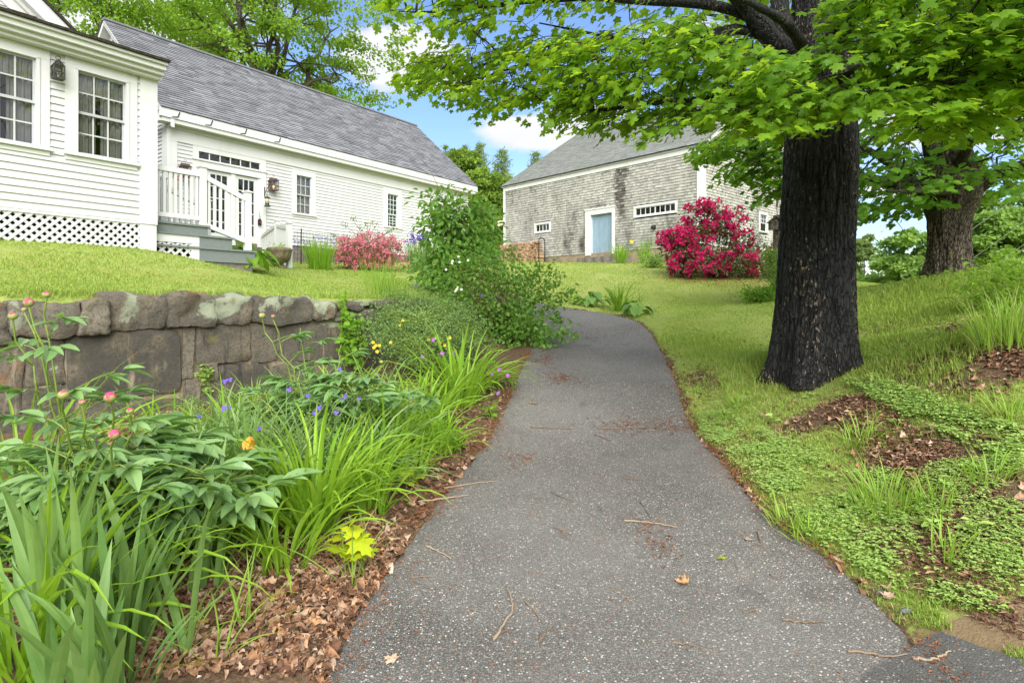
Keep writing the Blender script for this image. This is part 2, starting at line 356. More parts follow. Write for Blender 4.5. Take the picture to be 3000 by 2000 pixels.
M['leaf_dull'] = leafmat('rhododendron_leaf', (.035, .08, .02), (.12, .17, .05), (.14, .2, .04), .25, .4, .35)
M['leaf_azalea'] = leafmat('azalea_leaf', (.055, .11, .018), (.15, .22, .03), (.2, .3, .03), .3, .5, .2)
M['leaf_yellow'] = leafmat('yellow_seedling_leaf', (.22, .35, .012), (.48, .52, .02), (.5, .55, .02), .3, .4, .3)
M['leaf_cover'] = leafmat('ground_cover_leaf', (.22, .38, .085), (.44, .58, .17), (.48, .66, .12), .36, .5, .2)
M['leaf_hosta'] = leafmat('hosta_leaf', (.07, .17, .03), (.19, .34, .06), (.24, .45, .05), .28, .35, .4)
M['grass'] = leafmat('grass_blade', (.18, .29, .045), (.36, .46, .105), (.45, .58, .08), .35, .55, .12, (.42, .36, .14))
M['tuft'] = leafmat('tuft_blade', (.14, .29, .035), (.32, .48, .07), (.42, .62, .06), .38, .4, .3, (.40, .34, .16))
M['stem'] = simple('green_stem', (.12, .20, .03), (.20, .26, .05), 20, .5, .3)
M['stem_red'] = simple('brown_stem', (.09, .05, .03), (.15, .09, .05), 20, .7, .2)
def petal(name, c1, c2, k=.3):
    return leafmat(name, c1, c2, tuple(min(1, c * 1.1) for c in c2), k, .5, .2)
M['pet_rhodo'] = petal('magenta_petal', (.34, .004, .065), (.66, .025, .17), .3)
M['pet_pink'] = petal('pink_petal', (.60, .11, .20), (.80, .30, .40), .3)
M['pet_purple'] = petal('violet_petal', (.10, .055, .42), (.22, .14, .62))
M['pet_mauve'] = petal('mauve_petal', (.32, .09, .45), (.42, .16, .55))
M['pet_yellow'] = petal('yellow_petal', (.75, .48, .02), (.85, .62, .04))
M['pet_white'] = petal('white_petal', (.78, .76, .66), (.85, .84, .78))
M['pet_orange'] = petal('withered_orange_petal', (.55, .22, .03), (.70, .40, .06))
M['bud'] = None
def budmat():
    m, t = newmat('peony_bud'); a = attr(t); n = noise_(t, pos(t), 60, 3).outputs[0]
    f = math_(t, 'ADD', a, math_(t, 'MULTIPLY', math_(t, 'SUBTRACT', n, .5), .7))
    out(t, bsdf(t, mixc(t, maprange(t, f, .44, .56), mixc(t, n, (.16, .22, .05), (.36, .36, .12)), mixc(t, n, (.33, .012, .075), (.52, .10, .17))), .5, .3)); return m
M['bud'] = budmat()
def litter():
    m, t = newmat('dead_leaf'); a = attr(t); n = noise_(t, pos(t), 50, 4).outputs[0]
    r = nd(t, 'ShaderNodeValToRGB', {0: a}); cr = r.color_ramp
    cr.elements[0].color = (.055, .028, .018, 1); cr.elements[1].color = (.60, .48, .37, 1)
    for q, c in ((.25, (.16, .085, .050, 1)), (.45, (.30, .15, .075, 1)), (.6, (.36, .235, .155, 1)), (.75, (.46, .34, .245, 1)), (.88, (.46, .22, .07, 1))):
        cr.elements.new(q).color = c
    col = mixc(t, maprange(t, n, .35, .7, 0, .55), r.outputs[0], (.10, .05, .03))
    b = bsdf(t, col, .6, .3, n, .4, .01)
    out(t, b); return m
M['litter'] = litter()
M['flake'] = simple('orange_bark_flake', (.30, .115, .045), (.13, .06, .035), 30, .8, .15, .2, useattr=.7)
M['stick'] = simple('dry_twig', (.10, .065, .042), (.34, .26, .185), 9, .8, .15, .3, useattr=.8)
M['log'] = simple('split_log', (.19, .105, .06), (.50, .35, .22), 8, .85, .15, .3, useattr=.75)
M['black_iron'] = simple('black_iron', (.012, .012, .013), (.02, .02, .02), 20, .5, .4)
M['pewter'] = simple('dull_pewter_metal', (.035, .035, .033), (.085, .078, .068), 30, .45, .5, .1, metal=.6)
M['copper'] = simple('aged_copper', (.085, .06, .05), (.17, .12, .10), 25, .5, .4, .1, metal=.5)
M['grey_metal'] = simple('galvanised_steel', (.38, .40, .41), (.50, .52, .53), 12, .5, .4, metal=.3)
M['red'] = simple('red_plastic', (.62, .03, .025), None, 5, .35, .5)
M['greenplastic'] = simple('dark_green_plastic', (.02, .045, .032), None, 5, .4, .4)
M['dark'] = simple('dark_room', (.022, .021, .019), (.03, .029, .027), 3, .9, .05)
M['sash_grey'] = simple('grey_screen_frame', (.36, .38, .39), (.42, .44, .45), 5, .5, .4)
M['sash_pale'] = simple('pale_grey_muntin', (.46, .48, .47), None, 5, .5, .3)
M['sash_green'] = simple('pale_green_muntin', (.52, .60, .54), None, 5, .5, .3)
M['pebble'] = simple('grey_pebble', (.10, .105, .11), (.16, .165, .17), 25, .8, .3, .2)
M['wire'] = simple('aluminium_cable', (.62, .64, .62), None, 5, .5, .4)
M['tan'] = simple('tan_plastic', (.45, .40, .28), None, 5, .5, .4)
def glass():
    m, t = newmat('window_glass'); fr = nd(t, 'ShaderNodeFresnel', {'IOR': 1.5}).outputs[0]
    g = nd(t, 'ShaderNodeBsdfGlossy', {'Color': (.9, .93, .95, 1), 'Roughness': .015}); tr = nd(t, 'ShaderNodeBsdfTransparent', {'Color': (.84, .86, .85, 1)})
    out(t, nd(t, 'ShaderNodeMixShader', {0: math_(t, 'ADD', math_(t, 'MULTIPLY', fr, 1.0), .05), 1: tr, 2: g}).outputs[0]); return m
M['glass'] = glass()
M['curtain'] = simple('sheer_curtain', (.42, .41, .37), (.56, .55, .51), 4, .9, .1)
M['interior_warm'] = simple('interior_wood', (.22, .10, .05), None, 4, .7, .2)
def glow():
    m, t = newmat('candle_bulb'); e = nd(t, 'ShaderNodeEmission', {'Color': (1, .42, .12, 1), 'Strength': 2.6}); out(t, e.outputs[0]); return m
M['flame'] = glow()
def clear():
    m, t = newmat('lantern_glass'); g = nd(t, 'ShaderNodeBsdfGlossy', {'Roughness': .05}); tr = nd(t, 'ShaderNodeBsdfTransparent', {'Color': (.85, .83, .8, 1)})
    out(t, nd(t, 'ShaderNodeMixShader', {0: .1, 1: tr, 2: g}).outputs[0]); return m
M['lampglass'] = clear()
# ------------------------------------------------------------------ terrain
class TPS:
    def __init__(s, pts, lam=.02):
        s.p = np.array([q[:2] for q in pts], float); z = np.array([q[2] for q in pts], float); n = len(pts)
        A = np.zeros((n + 3, n + 3)); A[:n, :n] = s.k(s.p, s.p) + lam * np.eye(n)
        A[:n, n] = 1; A[:n, n + 1:] = s.p; A[n:, :n] = A[:n, n:].T
        s.w = np.linalg.solve(A, np.concatenate([z, [0, 0, 0]]))
    @staticmethod
    def k(a, b):
        r2 = ((a[:, None] - b[None]) ** 2).sum(-1); return np.where(r2 > 1e-12, .5 * r2 * np.log(r2 + 1e-12), 0)
    def __call__(s, x, y):
        x = np.asarray(x, float); sh = x.shape; q = np.stack([x.ravel(), np.asarray(y, float).ravel()], -1); r = []
        for i in range(0, len(q), 40000):
            c = q[i:i + 40000]; r.append(s.k(c, s.p) @ s.w[:-3] + s.w[-3] + c @ s.w[-2:])
        return np.concatenate(r).reshape(sh)
def uvd(u, v, d): return ((u - 1500) / F * d, d, (HOR - v) / F * d)
COMMON = [uvd(1500, 862, 14), uvd(1640, 772, 28.5), uvd(1475, 772, 34.5), uvd(1680, 772, 28), uvd(2057, 768, 25.1), uvd(1900, 770, 26.3), uvd(2050, 812, 20),
          uvd(2210, 888, 14), uvd(1645, 899, 13.2), uvd(2000, 935, 10.8), uvd(1800, 845, 17), uvd(2500, 828, 20), uvd(2600, 842, 15.5), uvd(2775, 806, 11.5), uvd(2900, 812, 12.5), (6.6, 12.2, .12), (10.8, 11.0, .55),
          (15, 26, .75), (22, 40, -.6), (45, 45, -2), (70, 70, -3), (5, 55, 4), (-20, 45, 4), (-40, 60, 4.5), (-20, 22, 2.3), (-32, 10, 2.4), (-40, -20, 0), (0, -40, -2.5), (40, -30, -1.5), (40, 10, -1), (90, 0, -2), (-90, 30, 4), (0, 120, 6), (90, 120, -2), (-90, 120, 6), (60, -90, -2), (-60, -90, -1)]
UPPER = COMMON + [uvd(0, 868, 5.6), uvd(455, 868, 6.7), uvd(800, 872, 7.7), uvd(1130, 880, 8.95), (-6.5, 3.6, .05), (-8.6, 1.2, .1), uvd(455, 735, 9.2), uvd(0, 700, 7.75), (-9, 6.3, 1.0),
         uvd(580, 762, 11), uvd(750, 772, 12.6), uvd(830, 784, 14.6), uvd(1080, 788, 17.2), uvd(1370, 765, 24), uvd(800, 812, 11.2), uvd(1200, 845, 11.2), uvd(1300, 858, 11.5), uvd(1150, 880, 9.6)]
LOWER = COMMON + [(0, -3, -1.45), (0, 1.5, -1.42), (2.2, 1.2, -1.40), (-2.5, 1.5, -1.36), (-2.5, -3, -1.42), (4.5, -1, -1.42), (-.68, 2.17, -1.42), (-.55, 3.2, -1.34), (-.2, 5.6, -1.27), (.1, 7.6, -.88), (.6, 10.7, -.51),
         (1.72, 2.7, -1.40), (1.53, 3.4, -1.33), (1.80, 5.67, -1.27), (2.1, 7.6, -.86), (2.6, 10.7, -.47), (-4.6, 5.2, -1.26), (-6.5, 3.0, -1.28), (-3.1, 6.9, -1.2), (-1.9, 8.3, -1.02), (-3.2, 4.0, -1.30), (-1.6, 5.6, -1.24), (-.9, 8.2, -.86),
         (2.15, 2.5, -1.27), (2.58, 2.92, -1.05), (3.08, 3.5, -.85), (3.53, 4.0, -.62), (4.05, 4.6, -.33), (4.2, 5.3, -.35), (3.14, 6.05, -.86), (2.55, 5.2, -1.02), (2.6, 7.2, -.72), uvd(2500, 1000, 8), uvd(2650, 902, 9.6), (5.6, 6.4, -.08), (7.5, 7.5, .35), (5.2, 3.5, -.35), (7, 3, -.2), (3.4, 1.6, -1.25),
         uvd(1200, 845, 11.6), uvd(1300, 866, 11.8), (-3.5, 12, .45), (-10, 12, 1.2)]
TU, TL = TPS(UPPER), TPS(LOWER)
WA, WB = np.array((-8.71, .85)), np.array((-1.62, 9.02))           # the retaining wall, in plan
W_LEN = np.linalg.norm(WB - WA); W_A = (WB - WA) / W_LEN; W_N = np.array((W_A[1], -W_A[0]))
def wall_coords(x, y):
    dx, dy = np.asarray(x) - WA[0], np.asarray(y) - WA[1]
    return dx * W_A[0] + dy * W_A[1], dx * W_N[0] + dy * W_N[1]
def ground(x, y):
    x = np.asarray(x, float); y = np.asarray(y, float)
    s, d = wall_coords(x, y); wid = .06 + np.maximum(0, s - W_LEN) * .8
    w = sstep(d + .16, -wid, wid)
    return CZ + TU(x, y) * (1 - w) + TL(x, y) * w
def ground1(x, y): return float(ground(np.array([x]), np.array([y]))[0])
_D = np.concatenate([np.arange(1.2, 14, .03), np.arange(14, 60, .1)])
def hit(u, v):
    """where the sight line through a photo pixel meets the ground"""
    k = (u - 1500) / F; z = CZ + (HOR - v) / F * _D; g = ground(k * _D, _D); i = np.argmax(g > z)
    if not (g > z).any(): i = len(_D) - 1
    return np.array([k * _D[i], _D[i], g[i]])
def inpoly(x, y, poly):
    poly = np.asarray(poly); r = np.zeros(np.shape(x), bool); j = len(poly) - 1
    for i in range(len(poly)):
        xi, yi, xj, yj = *poly[i][:2], *poly[j][:2]
        c = ((yi > y) != (yj > y)) & (x < (xj - xi) * (y - yi) / (yj - yi + 1e-12) + xi); r ^= c; j = i
    return r
def resample(p, n):
    p = np.asarray(p, float); L = np.concatenate([[0], np.cumsum(np.linalg.norm(np.diff(p, axis=0), axis=1))])
    q = np.linspace(0, L[-1], n); return np.stack([np.interp(q, L, p[:, i]) for i in range(p.shape[1])], -1)
def smooth(p, it=2):
    p = np.asarray(p, float)
    for _ in range(it):
        q = [p[0]]
        for a, b in zip(p[:-1], p[1:]): q += [a * .75 + b * .25, a * .25 + b * .75]
        p = np.array(q + [p[-1]])
    return p
EL = [(-.85, .6), (-.78, 1.4)] + [tuple(hit(*q)[:2]) for q in [(962, 1995), (1010, 1870), (1090, 1740), (1205, 1594), (1300, 1450), (1441, 1275), (1500, 1150), (1530, 1084), (1565, 1010), (1590, 960), (1500, 900), (1360, 860), (1210, 846)]]
ER = [(1.2, .6), (1.45, 1.6)] + [tuple(hit(*q)[:2]) for q in [(2690, 1900), (2600, 1795), (2459, 1683), (2377, 1612), (2270, 1550), (2173, 1433), (2076, 1316), (2000, 1204), (1965, 1084), (1913, 980), (1875, 944), (1786, 918), (1645, 899), (1500, 868), (1350, 845), (1205, 832)]]
EL, ER = resample(smooth(EL), 260), resample(smooth(ER), 260)
PATH = np.concatenate([EL, ER[::-1]])
DRIVE = np.array([hit(2744, 1872)[:2], hit(3000, 1962)[:2], (2.3, 1.75), (6, 1.3), (6, -4), (-1, -4), (1.0, .6), (1.5, 1.75), hit(2640, 1935)[:2]])
# masks on the ground: soil under the bed, mulch patches
BED = np.array([tuple(p) for p in EL[:170] + .45 * (ER - EL)[:170]] + [(-1.2, 9.0)] + [tuple(WB + W_N * -.05), tuple(WA + W_N * -.05), (-6, -2), (-1, -2)])
def patch(x, y, u, v, rx, ry):
    c = hit(u, v); return np.exp(-(((x - c[0]) / rx) ** 2 + ((y - c[1]) / ry) ** 2))
def soil_mask(x, y):
    s = inpoly(x, y, BED).astype(float)
    for a in [(2860, 1010, .95, .55, 1.0), (2960, 1060, .8, .4, 1.0), (2480, 1195, .75, .38, 1.0), (2700, 1330, .6, .35, 1.0), (2850, 1520, .5, .4, .8), (2420, 1230, .5, .4, .8), (2620, 960, .6, .4, .55), (2930, 1420, .5, .3, .8), (2100, 800, 1.1, .5, 1.0), (1790, 925, .9, .25, .9), (2050, 1110, .25, .4, .7), (2080, 1330, .16, .5, .7)]:
        s = np.maximum(s, patch(x, y, *a[:4]) * a[4])
    nr_ = (np.abs(x) < 6) & (y > .5) & (y < 15); xi, yi = np.asarray(x)[nr_], np.asarray(y)[nr_]; dm = np.full(len(xi), 9.)
    for q in np.concatenate([EL[::2], ER[::2]]): dm = np.minimum(dm, np.hypot(xi - q[0], yi - q[1]))
    s[nr_] = np.maximum(s[nr_], np.exp(-(dm / .10) ** 2) * .9)
    return s
def axis(lo, hi, f0, f1, fine, far, nfar):
    mid = np.arange(f0, f1, fine); g = np.geomspace(1, far, nfar)
    return np.concatenate([f0 - (g - 1 + fine)[::-1] * (f0 - lo) / (far - 1 + fine), mid, f1 + (g - 1 + fine) * (hi - f1) / (far - 1 + fine)])
gx, gy = axis(-320, 320, -8.5, 8, .09, 60, 44), axis(-160, 420, -1, 14.5, .09, 60, 60)
gx = np.unique(np.concatenate([gx])); gy = np.unique(np.concatenate([gy, np.arange(14.6, 36, .45)]))
X, Y = np.meshgrid(gx, gy, indexing='ij'); Z = ground(X, Y)
far = np.hypot(X, Y); Z = np.where(far > 95, lerp(Z, CZ - 1.5 + 0 * Z, sstep(far, 95, 160)), Z)
for i_ in range(3):
    Z += (np.sin(X * (2.1 + i_ * 1.7) + Y * (1.3 - i_ * 2.2) + i_) * .006) * (far < 60)
# the ground drops a little under the paving so that the paving lies on it
m_ = inpoly(X, Y, PATH) | inpoly(X, Y, DRIVE); Z = Z - m_ * .03
nx, ny = len(gx), len(gy); I = np.arange(nx * ny).reshape(nx, ny)
g_ = MB(); g_.add(np.stack([X, Y, Z], -1).reshape(-1, 3), [np.stack([I[:-1, :-1], I[1:, :-1], I[1:, 1:], I[:-1, 1:]], -1).reshape(-1, 4)])
go = solo('ground', g_, M['ground'], kind='structure', smooth=True)
at = go.data.attributes.new('soil', 'FLOAT', 'POINT'); at.data.foreach_set('value', soil_mask(X, Y).astype(np.float32).ravel())
sand = np.maximum(patch(X, Y, 2880, 1870, .42, .16), patch(X, Y, 2200, 1480, .05, .5) * .6)
at = go.data.attributes.new('sand', 'FLOAT', 'POINT'); at.data.foreach_set('value', sand.astype(np.float32).ravel())
# paving
r = np.random.RandomState(3)
k = np.linspace(0, 1, 27); cw = .045 * np.array([mnoise.fractal(Vector((i_ * .11, 1, 0)), 1, 2, 4) for i_ in range(260)])[:, None]
dl = unit(ER - EL); el, er = EL + dl * cw * .6, ER + dl * np.roll(cw, 17) * .6
C = el[:, None] * (1 - k)[None, :, None] + er[:, None] * k[None, :, None]
z = ground(C[..., 0], C[..., 1]) + .012; z[:, (0, -1)] -= .012
I = np.arange(260 * 27).reshape(260, 27)
b = MB(); b.add(np.concatenate([C, z[..., None]], -1).reshape(-1, 3), [np.stack([I[:-1, :-1], I[:-1, 1:], I[1:, 1:], I[1:, :-1]], -1).reshape(-1, 4)])
solo('path', b, M['path'], kind='structure', smooth=True)
sa = resample(np.array([hit(2744, 1872)[:2], hit(2640, 1935)[:2], hit(2540, 2000)[:2], (1.25, 1.4), (1.0, .6), (.6, -4)]), 60); sb = resample(np.array([hit(2760, 1868)[:2], hit(2900, 1922)[:2], hit(3000, 1965)[:2], (2.6, 1.75), (6, 1.0), (6, -4)]), 60)
sa[:, 0] -= .03; sa += np.array([[mnoise.noise(Vector((i_ * .6, 7, 0))) * .012, 0] for i_ in range(60)]); C2 = sa[:, None] * (1 - k)[None, :, None] + sb[:, None] * k[None, :, None]; z = ground(C2[..., 0], C2[..., 1]) + .015
I = np.arange(60 * 27).reshape(60, 27); b = MB(); b.add(np.concatenate([C2, z[..., None]], -1).reshape(-1, 3), [np.stack([I[:-1, :-1], I[:-1, 1:], I[1:, 1:], I[1:, :-1]], -1).reshape(-1, 4)])
solo('driveway', b, M['drive'], kind='structure', smooth=True)
# ------------------------------------------------------------------ buildings
def clad(mb, fr, s0, s1, z0, z1, exp, holes=(), depth=.026, span=None, tt=0.):
    """clapboard courses: each a tilted board, cut round the openings; span(z) narrows gable courses"""
    n = int(math.ceil((z1 - z0) / exp))
    for i in range(n):
        a, b = z0 + i * exp, min(z0 + (i + 1) * exp, z1)
        if b - a < .004: continue
        if span: lo, hi = span((a + b) / 2)
        else: lo, hi = s0, s1
        cuts = [(h[0], h[1]) for h in holes if h[2] < b - .01 and h[3] > a + .01]
        seg = [(lo, hi)]
        for c in cuts: seg = [x for s in seg for x in ((s[0], min(s[1], c[0])), (max(s[0], c[1]), s[1])) if x[1] - x[0] > .01]
        for p, q in seg:
            pr = [(tt, a), (tt + depth, a), (tt + .004, b), (tt, b)]
            mb.add([fr.pt(e, o, zz) for e in (p, q) for o, zz in pr], [[(0, 1, 5, 4), (1, 2, 6, 5), (2, 3, 7, 6)], [(0, 3, 2, 1), (4, 5, 6, 7)]], random.random())
def shingle_rows(mb, org, sdir, up, nrm, s_lo, s_hi, L, exp, wmin, wmax, rng, thick=.012, holes=(), gap=.004):
    """courses of individual shingles on a plane: org + sdir*s + up*h; s_lo/s_hi are functions of h"""
    org, sdir, up, nrm = map(np.array, (org, sdir, up, nrm)); V = []; A = []
    for i in range(int(math.ceil(L / exp))):
        a, b = i * exp, min((i + 1) * exp * 1.0, L)
        lo, hi = s_lo((a + b) / 2), s_hi((a + b) / 2); s = lo - rng.uniform(0, wmax)
        while s < hi:
            w = rng.uniform(wmin, wmax); p, q = max(s, lo), min(s + w - gap, hi); s += w
            if q - p < .02: continue
            seg = [(p, q)]
            for h in holes:
                if h[2] < b - .01 and h[3] > a + .01:
                    seg = [x for g in seg for x in ((g[0], min(g[1], h[0])), (max(g[0], h[1]), g[1])) if x[1] - x[0] > .012]
            for p, q in seg:
                j = rng.uniform(-.006, .006) * (thick > .008); tk = thick * rng.uniform(.75, 1.3)
                for e in (p, q): V += [org + sdir * e + up * (a + j), org + sdir * e + up * (a + j) + nrm * tk, org + sdir * e + up * b + nrm * .003]
                A += [rng.uniform()] * 6
    n = len(V) // 6; o = np.arange(n)[:, None] * 6
    mb.add(np.array(V), [np.concatenate([o + np.array([[0, 1, 4, 3]]), o + np.array([[1, 2, 5, 4]])]), np.concatenate([o + np.array([[0, 2, 1]]), o + np.array([[3, 4, 5]])])], np.array(A))
def window(house, fr, s0, s1, z0, z1, cols, rows, tt=0., casing=.11, sash='white', curtain=True, sill=True, split=.5, name='window', mun=.02, open_warm=False, head=.0):
    """a double-hung window standing in its opening: casing > sashes, muntins, pane, curtain, dark room"""
    c = MB(); o = tt + .032
    for q in ((s0 - casing, s0, tt, o, z0, z1), (s1, s1 + casing, tt, o, z0, z1), (s0 - casing, s1 + casing, tt, o + .002, z1, z1 + casing + head), (s0 - casing, s1 + casing, tt, o + .002, z0 - casing * .8, z0)): c.box(q, fr)
    for q in ((s0 - .025, s0 + .012, tt - .06, o + .014, z0, z1), (s1 - .012, s1 + .025, tt - .06, o + .014, z0, z1), (s0 - .025, s1 + .025, tt - .06, o + .014, z1 - .012, z1 + .025)): c.box(q, fr)
    w = part(name, c, M['trim'], house)
    if sill:
        b = MB(); b.box((s0 - casing - .02, s1 + casing + .02, tt - .05, o + .05, z0 - .045, z0), fr); part('sill', b, M['trim'], w)
    zm = z0 + (z1 - z0) * split
    e = .038; sa = MB(); mu = MB(); gl = MB()
    for a, b_, t1, wd in ((z0, zm + .02, tt - .045, e), (zm - .02, z1, tt - .015, e)):
        for q in ((s0 + .012, s0 + wd, t1 - .03, t1, a, b_), (s1 - wd, s1 - .012, t1 - .03, t1, a, b_), (s0 + wd, s1 - wd, t1 - .03, t1 - .001, a, a + wd), (s0 + wd, s1 - wd, t1 - .03, t1 - .001, b_ - wd, b_)): sa.box(q, fr)
        for i in range(1, cols):
            x = lerp(s0 + wd, s1 - wd, i / cols); mu.box((x - mun / 2, x + mun / 2, t1 - .024, t1 - .006, a + wd, b_ - wd), fr)
        for i in range(1, rows):
            y = lerp(a + wd, b_ - wd, i / rows); mu.box((s0 + wd, s1 - wd, t1 - .022, t1 - .008, y - mun / 2, y + mun / 2), fr)
        gl.add([fr.pt(*q) for q in ((s0 + wd, t1 - .015, a + wd), (s1 - wd, t1 - .015, a + wd), (s1 - wd, t1 - .015, b_ - wd), (s0 + wd, t1 - .015, b_ - wd))], [[(0, 1, 2, 3)]])
    part('sash', sa, M[sash], w); part('muntin_grid', mu, M['sash_green'] if sash == 'sash_green' else M['sash_pale'] if sash == 'sash_grey' else M['trim'], w); part('pane', gl, M['glass'], w)
    d = MB(); q = (s0 - .02, s1 + .02, tt - .75, tt - .08, z0 - .02, z1 + .02)
    P8 = [fr.pt(x, y, zz) for zz in (q[4], q[5]) for y in (q[2], q[3]) for x in (q[0], q[1])]
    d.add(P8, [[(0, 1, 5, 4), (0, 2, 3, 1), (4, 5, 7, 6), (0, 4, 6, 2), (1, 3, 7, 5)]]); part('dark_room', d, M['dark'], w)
    if curtain:
        c = MB(); ns = 60
        for a, b_ in ((0, .46), (.54, 1)) if curtain == 2 else ((0, 1),):
            xs = np.linspace(lerp(s0, s1, a), lerp(s0, s1, b_), ns); off = -.14 + .018 * np.sin(np.linspace(0, 52 * (b_ - a), ns)) + .01 * np.sin(np.linspace(0, 23, ns))
            top = [fr.pt(x, tt + oo, z1 + .02) for x, oo in zip(xs, off)]; bot = [fr.pt(x, tt + oo, z0 - .02) for x, oo in zip(xs, off)]
            i = np.arange(ns - 1); c.add(top + bot, [np.stack([i, i + 1, i + 1 + ns, i + ns], -1)])
        if curtain == 2:
            xs = np.linspace(s0, s1, 80); off = -.10 + .02 * np.sin(np.linspace(0, 60, 80)); zz = z1 - .30 + .025 * np.sin(np.linspace(0, 30, 80))
            top = [fr.pt(x, tt + oo, z1 + .02) for x, oo in zip(xs, off)]; bot = [fr.pt(x, tt + oo * 1.1, q) for x, oo, q in zip(xs, off, zz)]
            i = np.arange(79); c.add(top + bot, [np.stack([i, i + 1, i + 81, i + 80], -1)])
        part('curtain', c, M['curtain'], w, True)
    return w
def lattice(mb, fr, s0, s1, z0, z1, tt, pitch=.115, wd=.038):
    """two crossed layers of slats clipped to the panel"""
    for sg, off in ((1, 0), (-1, .009)):
        h = z1 - z0; x = s0 - h
        while x < s1 + h:
            a, b = (x, z0), (x + h, z1)
            lo, hi = max(0, (s0 - x) / h), min(1, (s1 - x) / h)
            if hi - lo > .02:
                p = (x + h * lo, z0 + h * lo); q = (x + h * hi, z0 + h * hi)
                if sg < 0: p, q = (p[0], z1 - (p[1] - z0)), (q[0], z1 - (q[1] - z0))
                mb.bar(fr.pt(p[0], tt - off, p[1]), fr.pt(q[0], tt - off, q[1]), wd, .008, up=(fr.n[0], fr.n[1], 0))
            x += pitch
A_H = np.array((.5893, .8079)); N_H = np.array((.8079, -.5893))
FN = Frame(((455 - 1500) / F * 9.2, 9.2), A_H, N_H)                    # front wing, corner at s=0
FE = Frame(((887 - 1500) / F * 18.0, 18.0), A_H, N_H)                  # long ell
house = thing('farmhouse', 'white clapboard farmhouse with a grey shingled long ell behind a projecting wing', 'house', (FE.pt(0, 0, 0)[0], FE.pt(0, 0, 0)[1], ground1(*FE.pt(0, 0, 0)[:2])))
# --- front wing
zb = FN.z_at(423, 649); zf = FN.z_at(423, 209); CB = .23
wins = []
for (ua, va, vb, ub) in ((223, 203, 449, 370), (-75, 118, 394, 107)):
    s0, s1 = FN.s_at(ua), FN.s_at(ub); k = (ua + ub) / 2
    zt = FN.z_at(ua, va) if ua > 0 else wins[0][3]; z0 = FN.z_at(ua, vb) if ua > 0 else wins[0][2]
    wins.append((s0, s1, z0, zt))
holes = [(w[0] - .05, w[1] + .05, w[2] - .06, w[3] + .05) for w in wins]
b = MB(); clad(b, FN, -9, -CB + .01, zb, zf + .02, .1015, holes); part('clapboard_wall', b, M['white'], house)
for w in wins: window(house, FN, *w, 3, 2, casing=.14, sash='sash_grey', curtain=2, sill=True, mun=.020)
b = MB(); b.box((-CB, .0, -.05, .045, zb - .04, zf + .03), FN); b.box((-.055, .012, -CB, .05, zb - .04, zf + .03), FN); b.box((-CB + .01, .006, -.06, .03, zb - 1.2, zb - .042), FN); part('corner_board', b, M['trim'], house)
b = MB(); b.box((-9, -.0, -.06, .02, zb - .045, zb), FN)
lattice(b, FN, -9, -CB + .02, zb - .95, zb - .02, .0); part('lattice_skirt', b, M['vinyl'], house)
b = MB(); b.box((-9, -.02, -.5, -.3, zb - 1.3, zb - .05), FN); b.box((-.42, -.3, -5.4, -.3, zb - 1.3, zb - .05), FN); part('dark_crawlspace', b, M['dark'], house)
# cornice: frieze, crown, roof edge
ze = FN.z_at(478, 175, .38); sx_ = FN.s_at(493, .38)
b = MB()
b.box((-9, .05, -.02, .05, zf, ze - .16), FN)
for tt, z0, z1 in ((.09, zf + .10, zf + .16), (.16, ze - .24, ze - .13), (.24, ze - .19, ze - .09), (.31, ze - .13, ze - .035)): b.box((-9, min(tt + .02, sx_), -.03, tt, z0, z1), FN)
b.box((-9, sx_, -5.4, .36, ze - .06, ze - .02), FN)
part('cornice', b, M['trim'], house)
b = MB(); nn = 60
for i in range(nn):
    s0 = lerp(-9, sx_ + .03, i / nn); s1 = lerp(-9, sx_ + .03, (i + 1) / nn); j = random.uniform(0, .014)
    v = [FN.pt(s, tt, z) for s in (s0, s1) for tt, z in ((.40, ze - .02), (.40 + j * .6, ze + .012 + j), (-2.6, ze + .42), (-2.6, ze + .36))]
    b.add(v, [[(0, 1, 5, 4), (1, 2, 6, 5), (0, 4, 7, 3)], [(0, 3, 2, 1), (4, 5, 6, 7)]])
part('low_roof', b, M['roof_dark'], house)
b = MB(); b.box((-.06, -.03, -5.2, -.04, zb - .05, ze - .05), FN); part('wing_end_wall', b, M['white'], house)
# main block behind: gable wall with rake board
tg = -2.6; rk0, rk1 = FN.sz(128, -3, tg + .25), FN.sz(213, 84, tg + .25); sl_ = (rk1[1] - rk0[1]) / (rk1[0] - rk0[0])
def rake(s): return rk1[1] + sl_ * (s - rk1[0])
se = rk1[0] + .35; sp_ = -8.0
b = MB(); clad(b, FN, -14, se - .25, ze - .1, rake(sp_) , .1015, span=lambda z: (-14, se - .28 - max(0, (z - rake(se - .28))) / -sl_ if z > rake(se - .28) else se - .28), tt=tg); part('gable_wall', b, M['white'], house)
b = MB()
def rkbar(t0, t1, dz0, dz1): b.add([FN.pt(s, tt, rake(s) + dz) for s in (sp_, se) for tt in (t0, t1) for dz in (dz0, dz1)], [[(0, 1, 3, 2), (4, 6, 7, 5), (0, 4, 5, 1), (2, 3, 7, 6), (0, 2, 6, 4), (1, 5, 7, 3)]])
rkbar(tg, tg + .06, -.62, -.30); rkbar(tg, tg + .25, -.34, -.05); rkbar(tg, tg + .12, -.42, -.30); part('rake_board', b, M['trim'], house)
b = MB(); b.add([FN.pt(s, tt, rake(s) + dz) for s in (sp_, se + .05) for tt in (tg - 8, tg + .3) for dz in (-.05, .01)], [[(0, 1, 3, 2), (4, 6, 7, 5), (0, 4, 5, 1), (2, 3, 7, 6), (0, 2, 6, 4), (1, 5, 7, 3)]]); part('main_roof', b, M['roof_dark'], house)
b = MB(); b.box((-14, se - .3, tg - 8, tg - .02, zb - 1, rake(se) - .1), FN); part('main_block', b, M['white'], house)
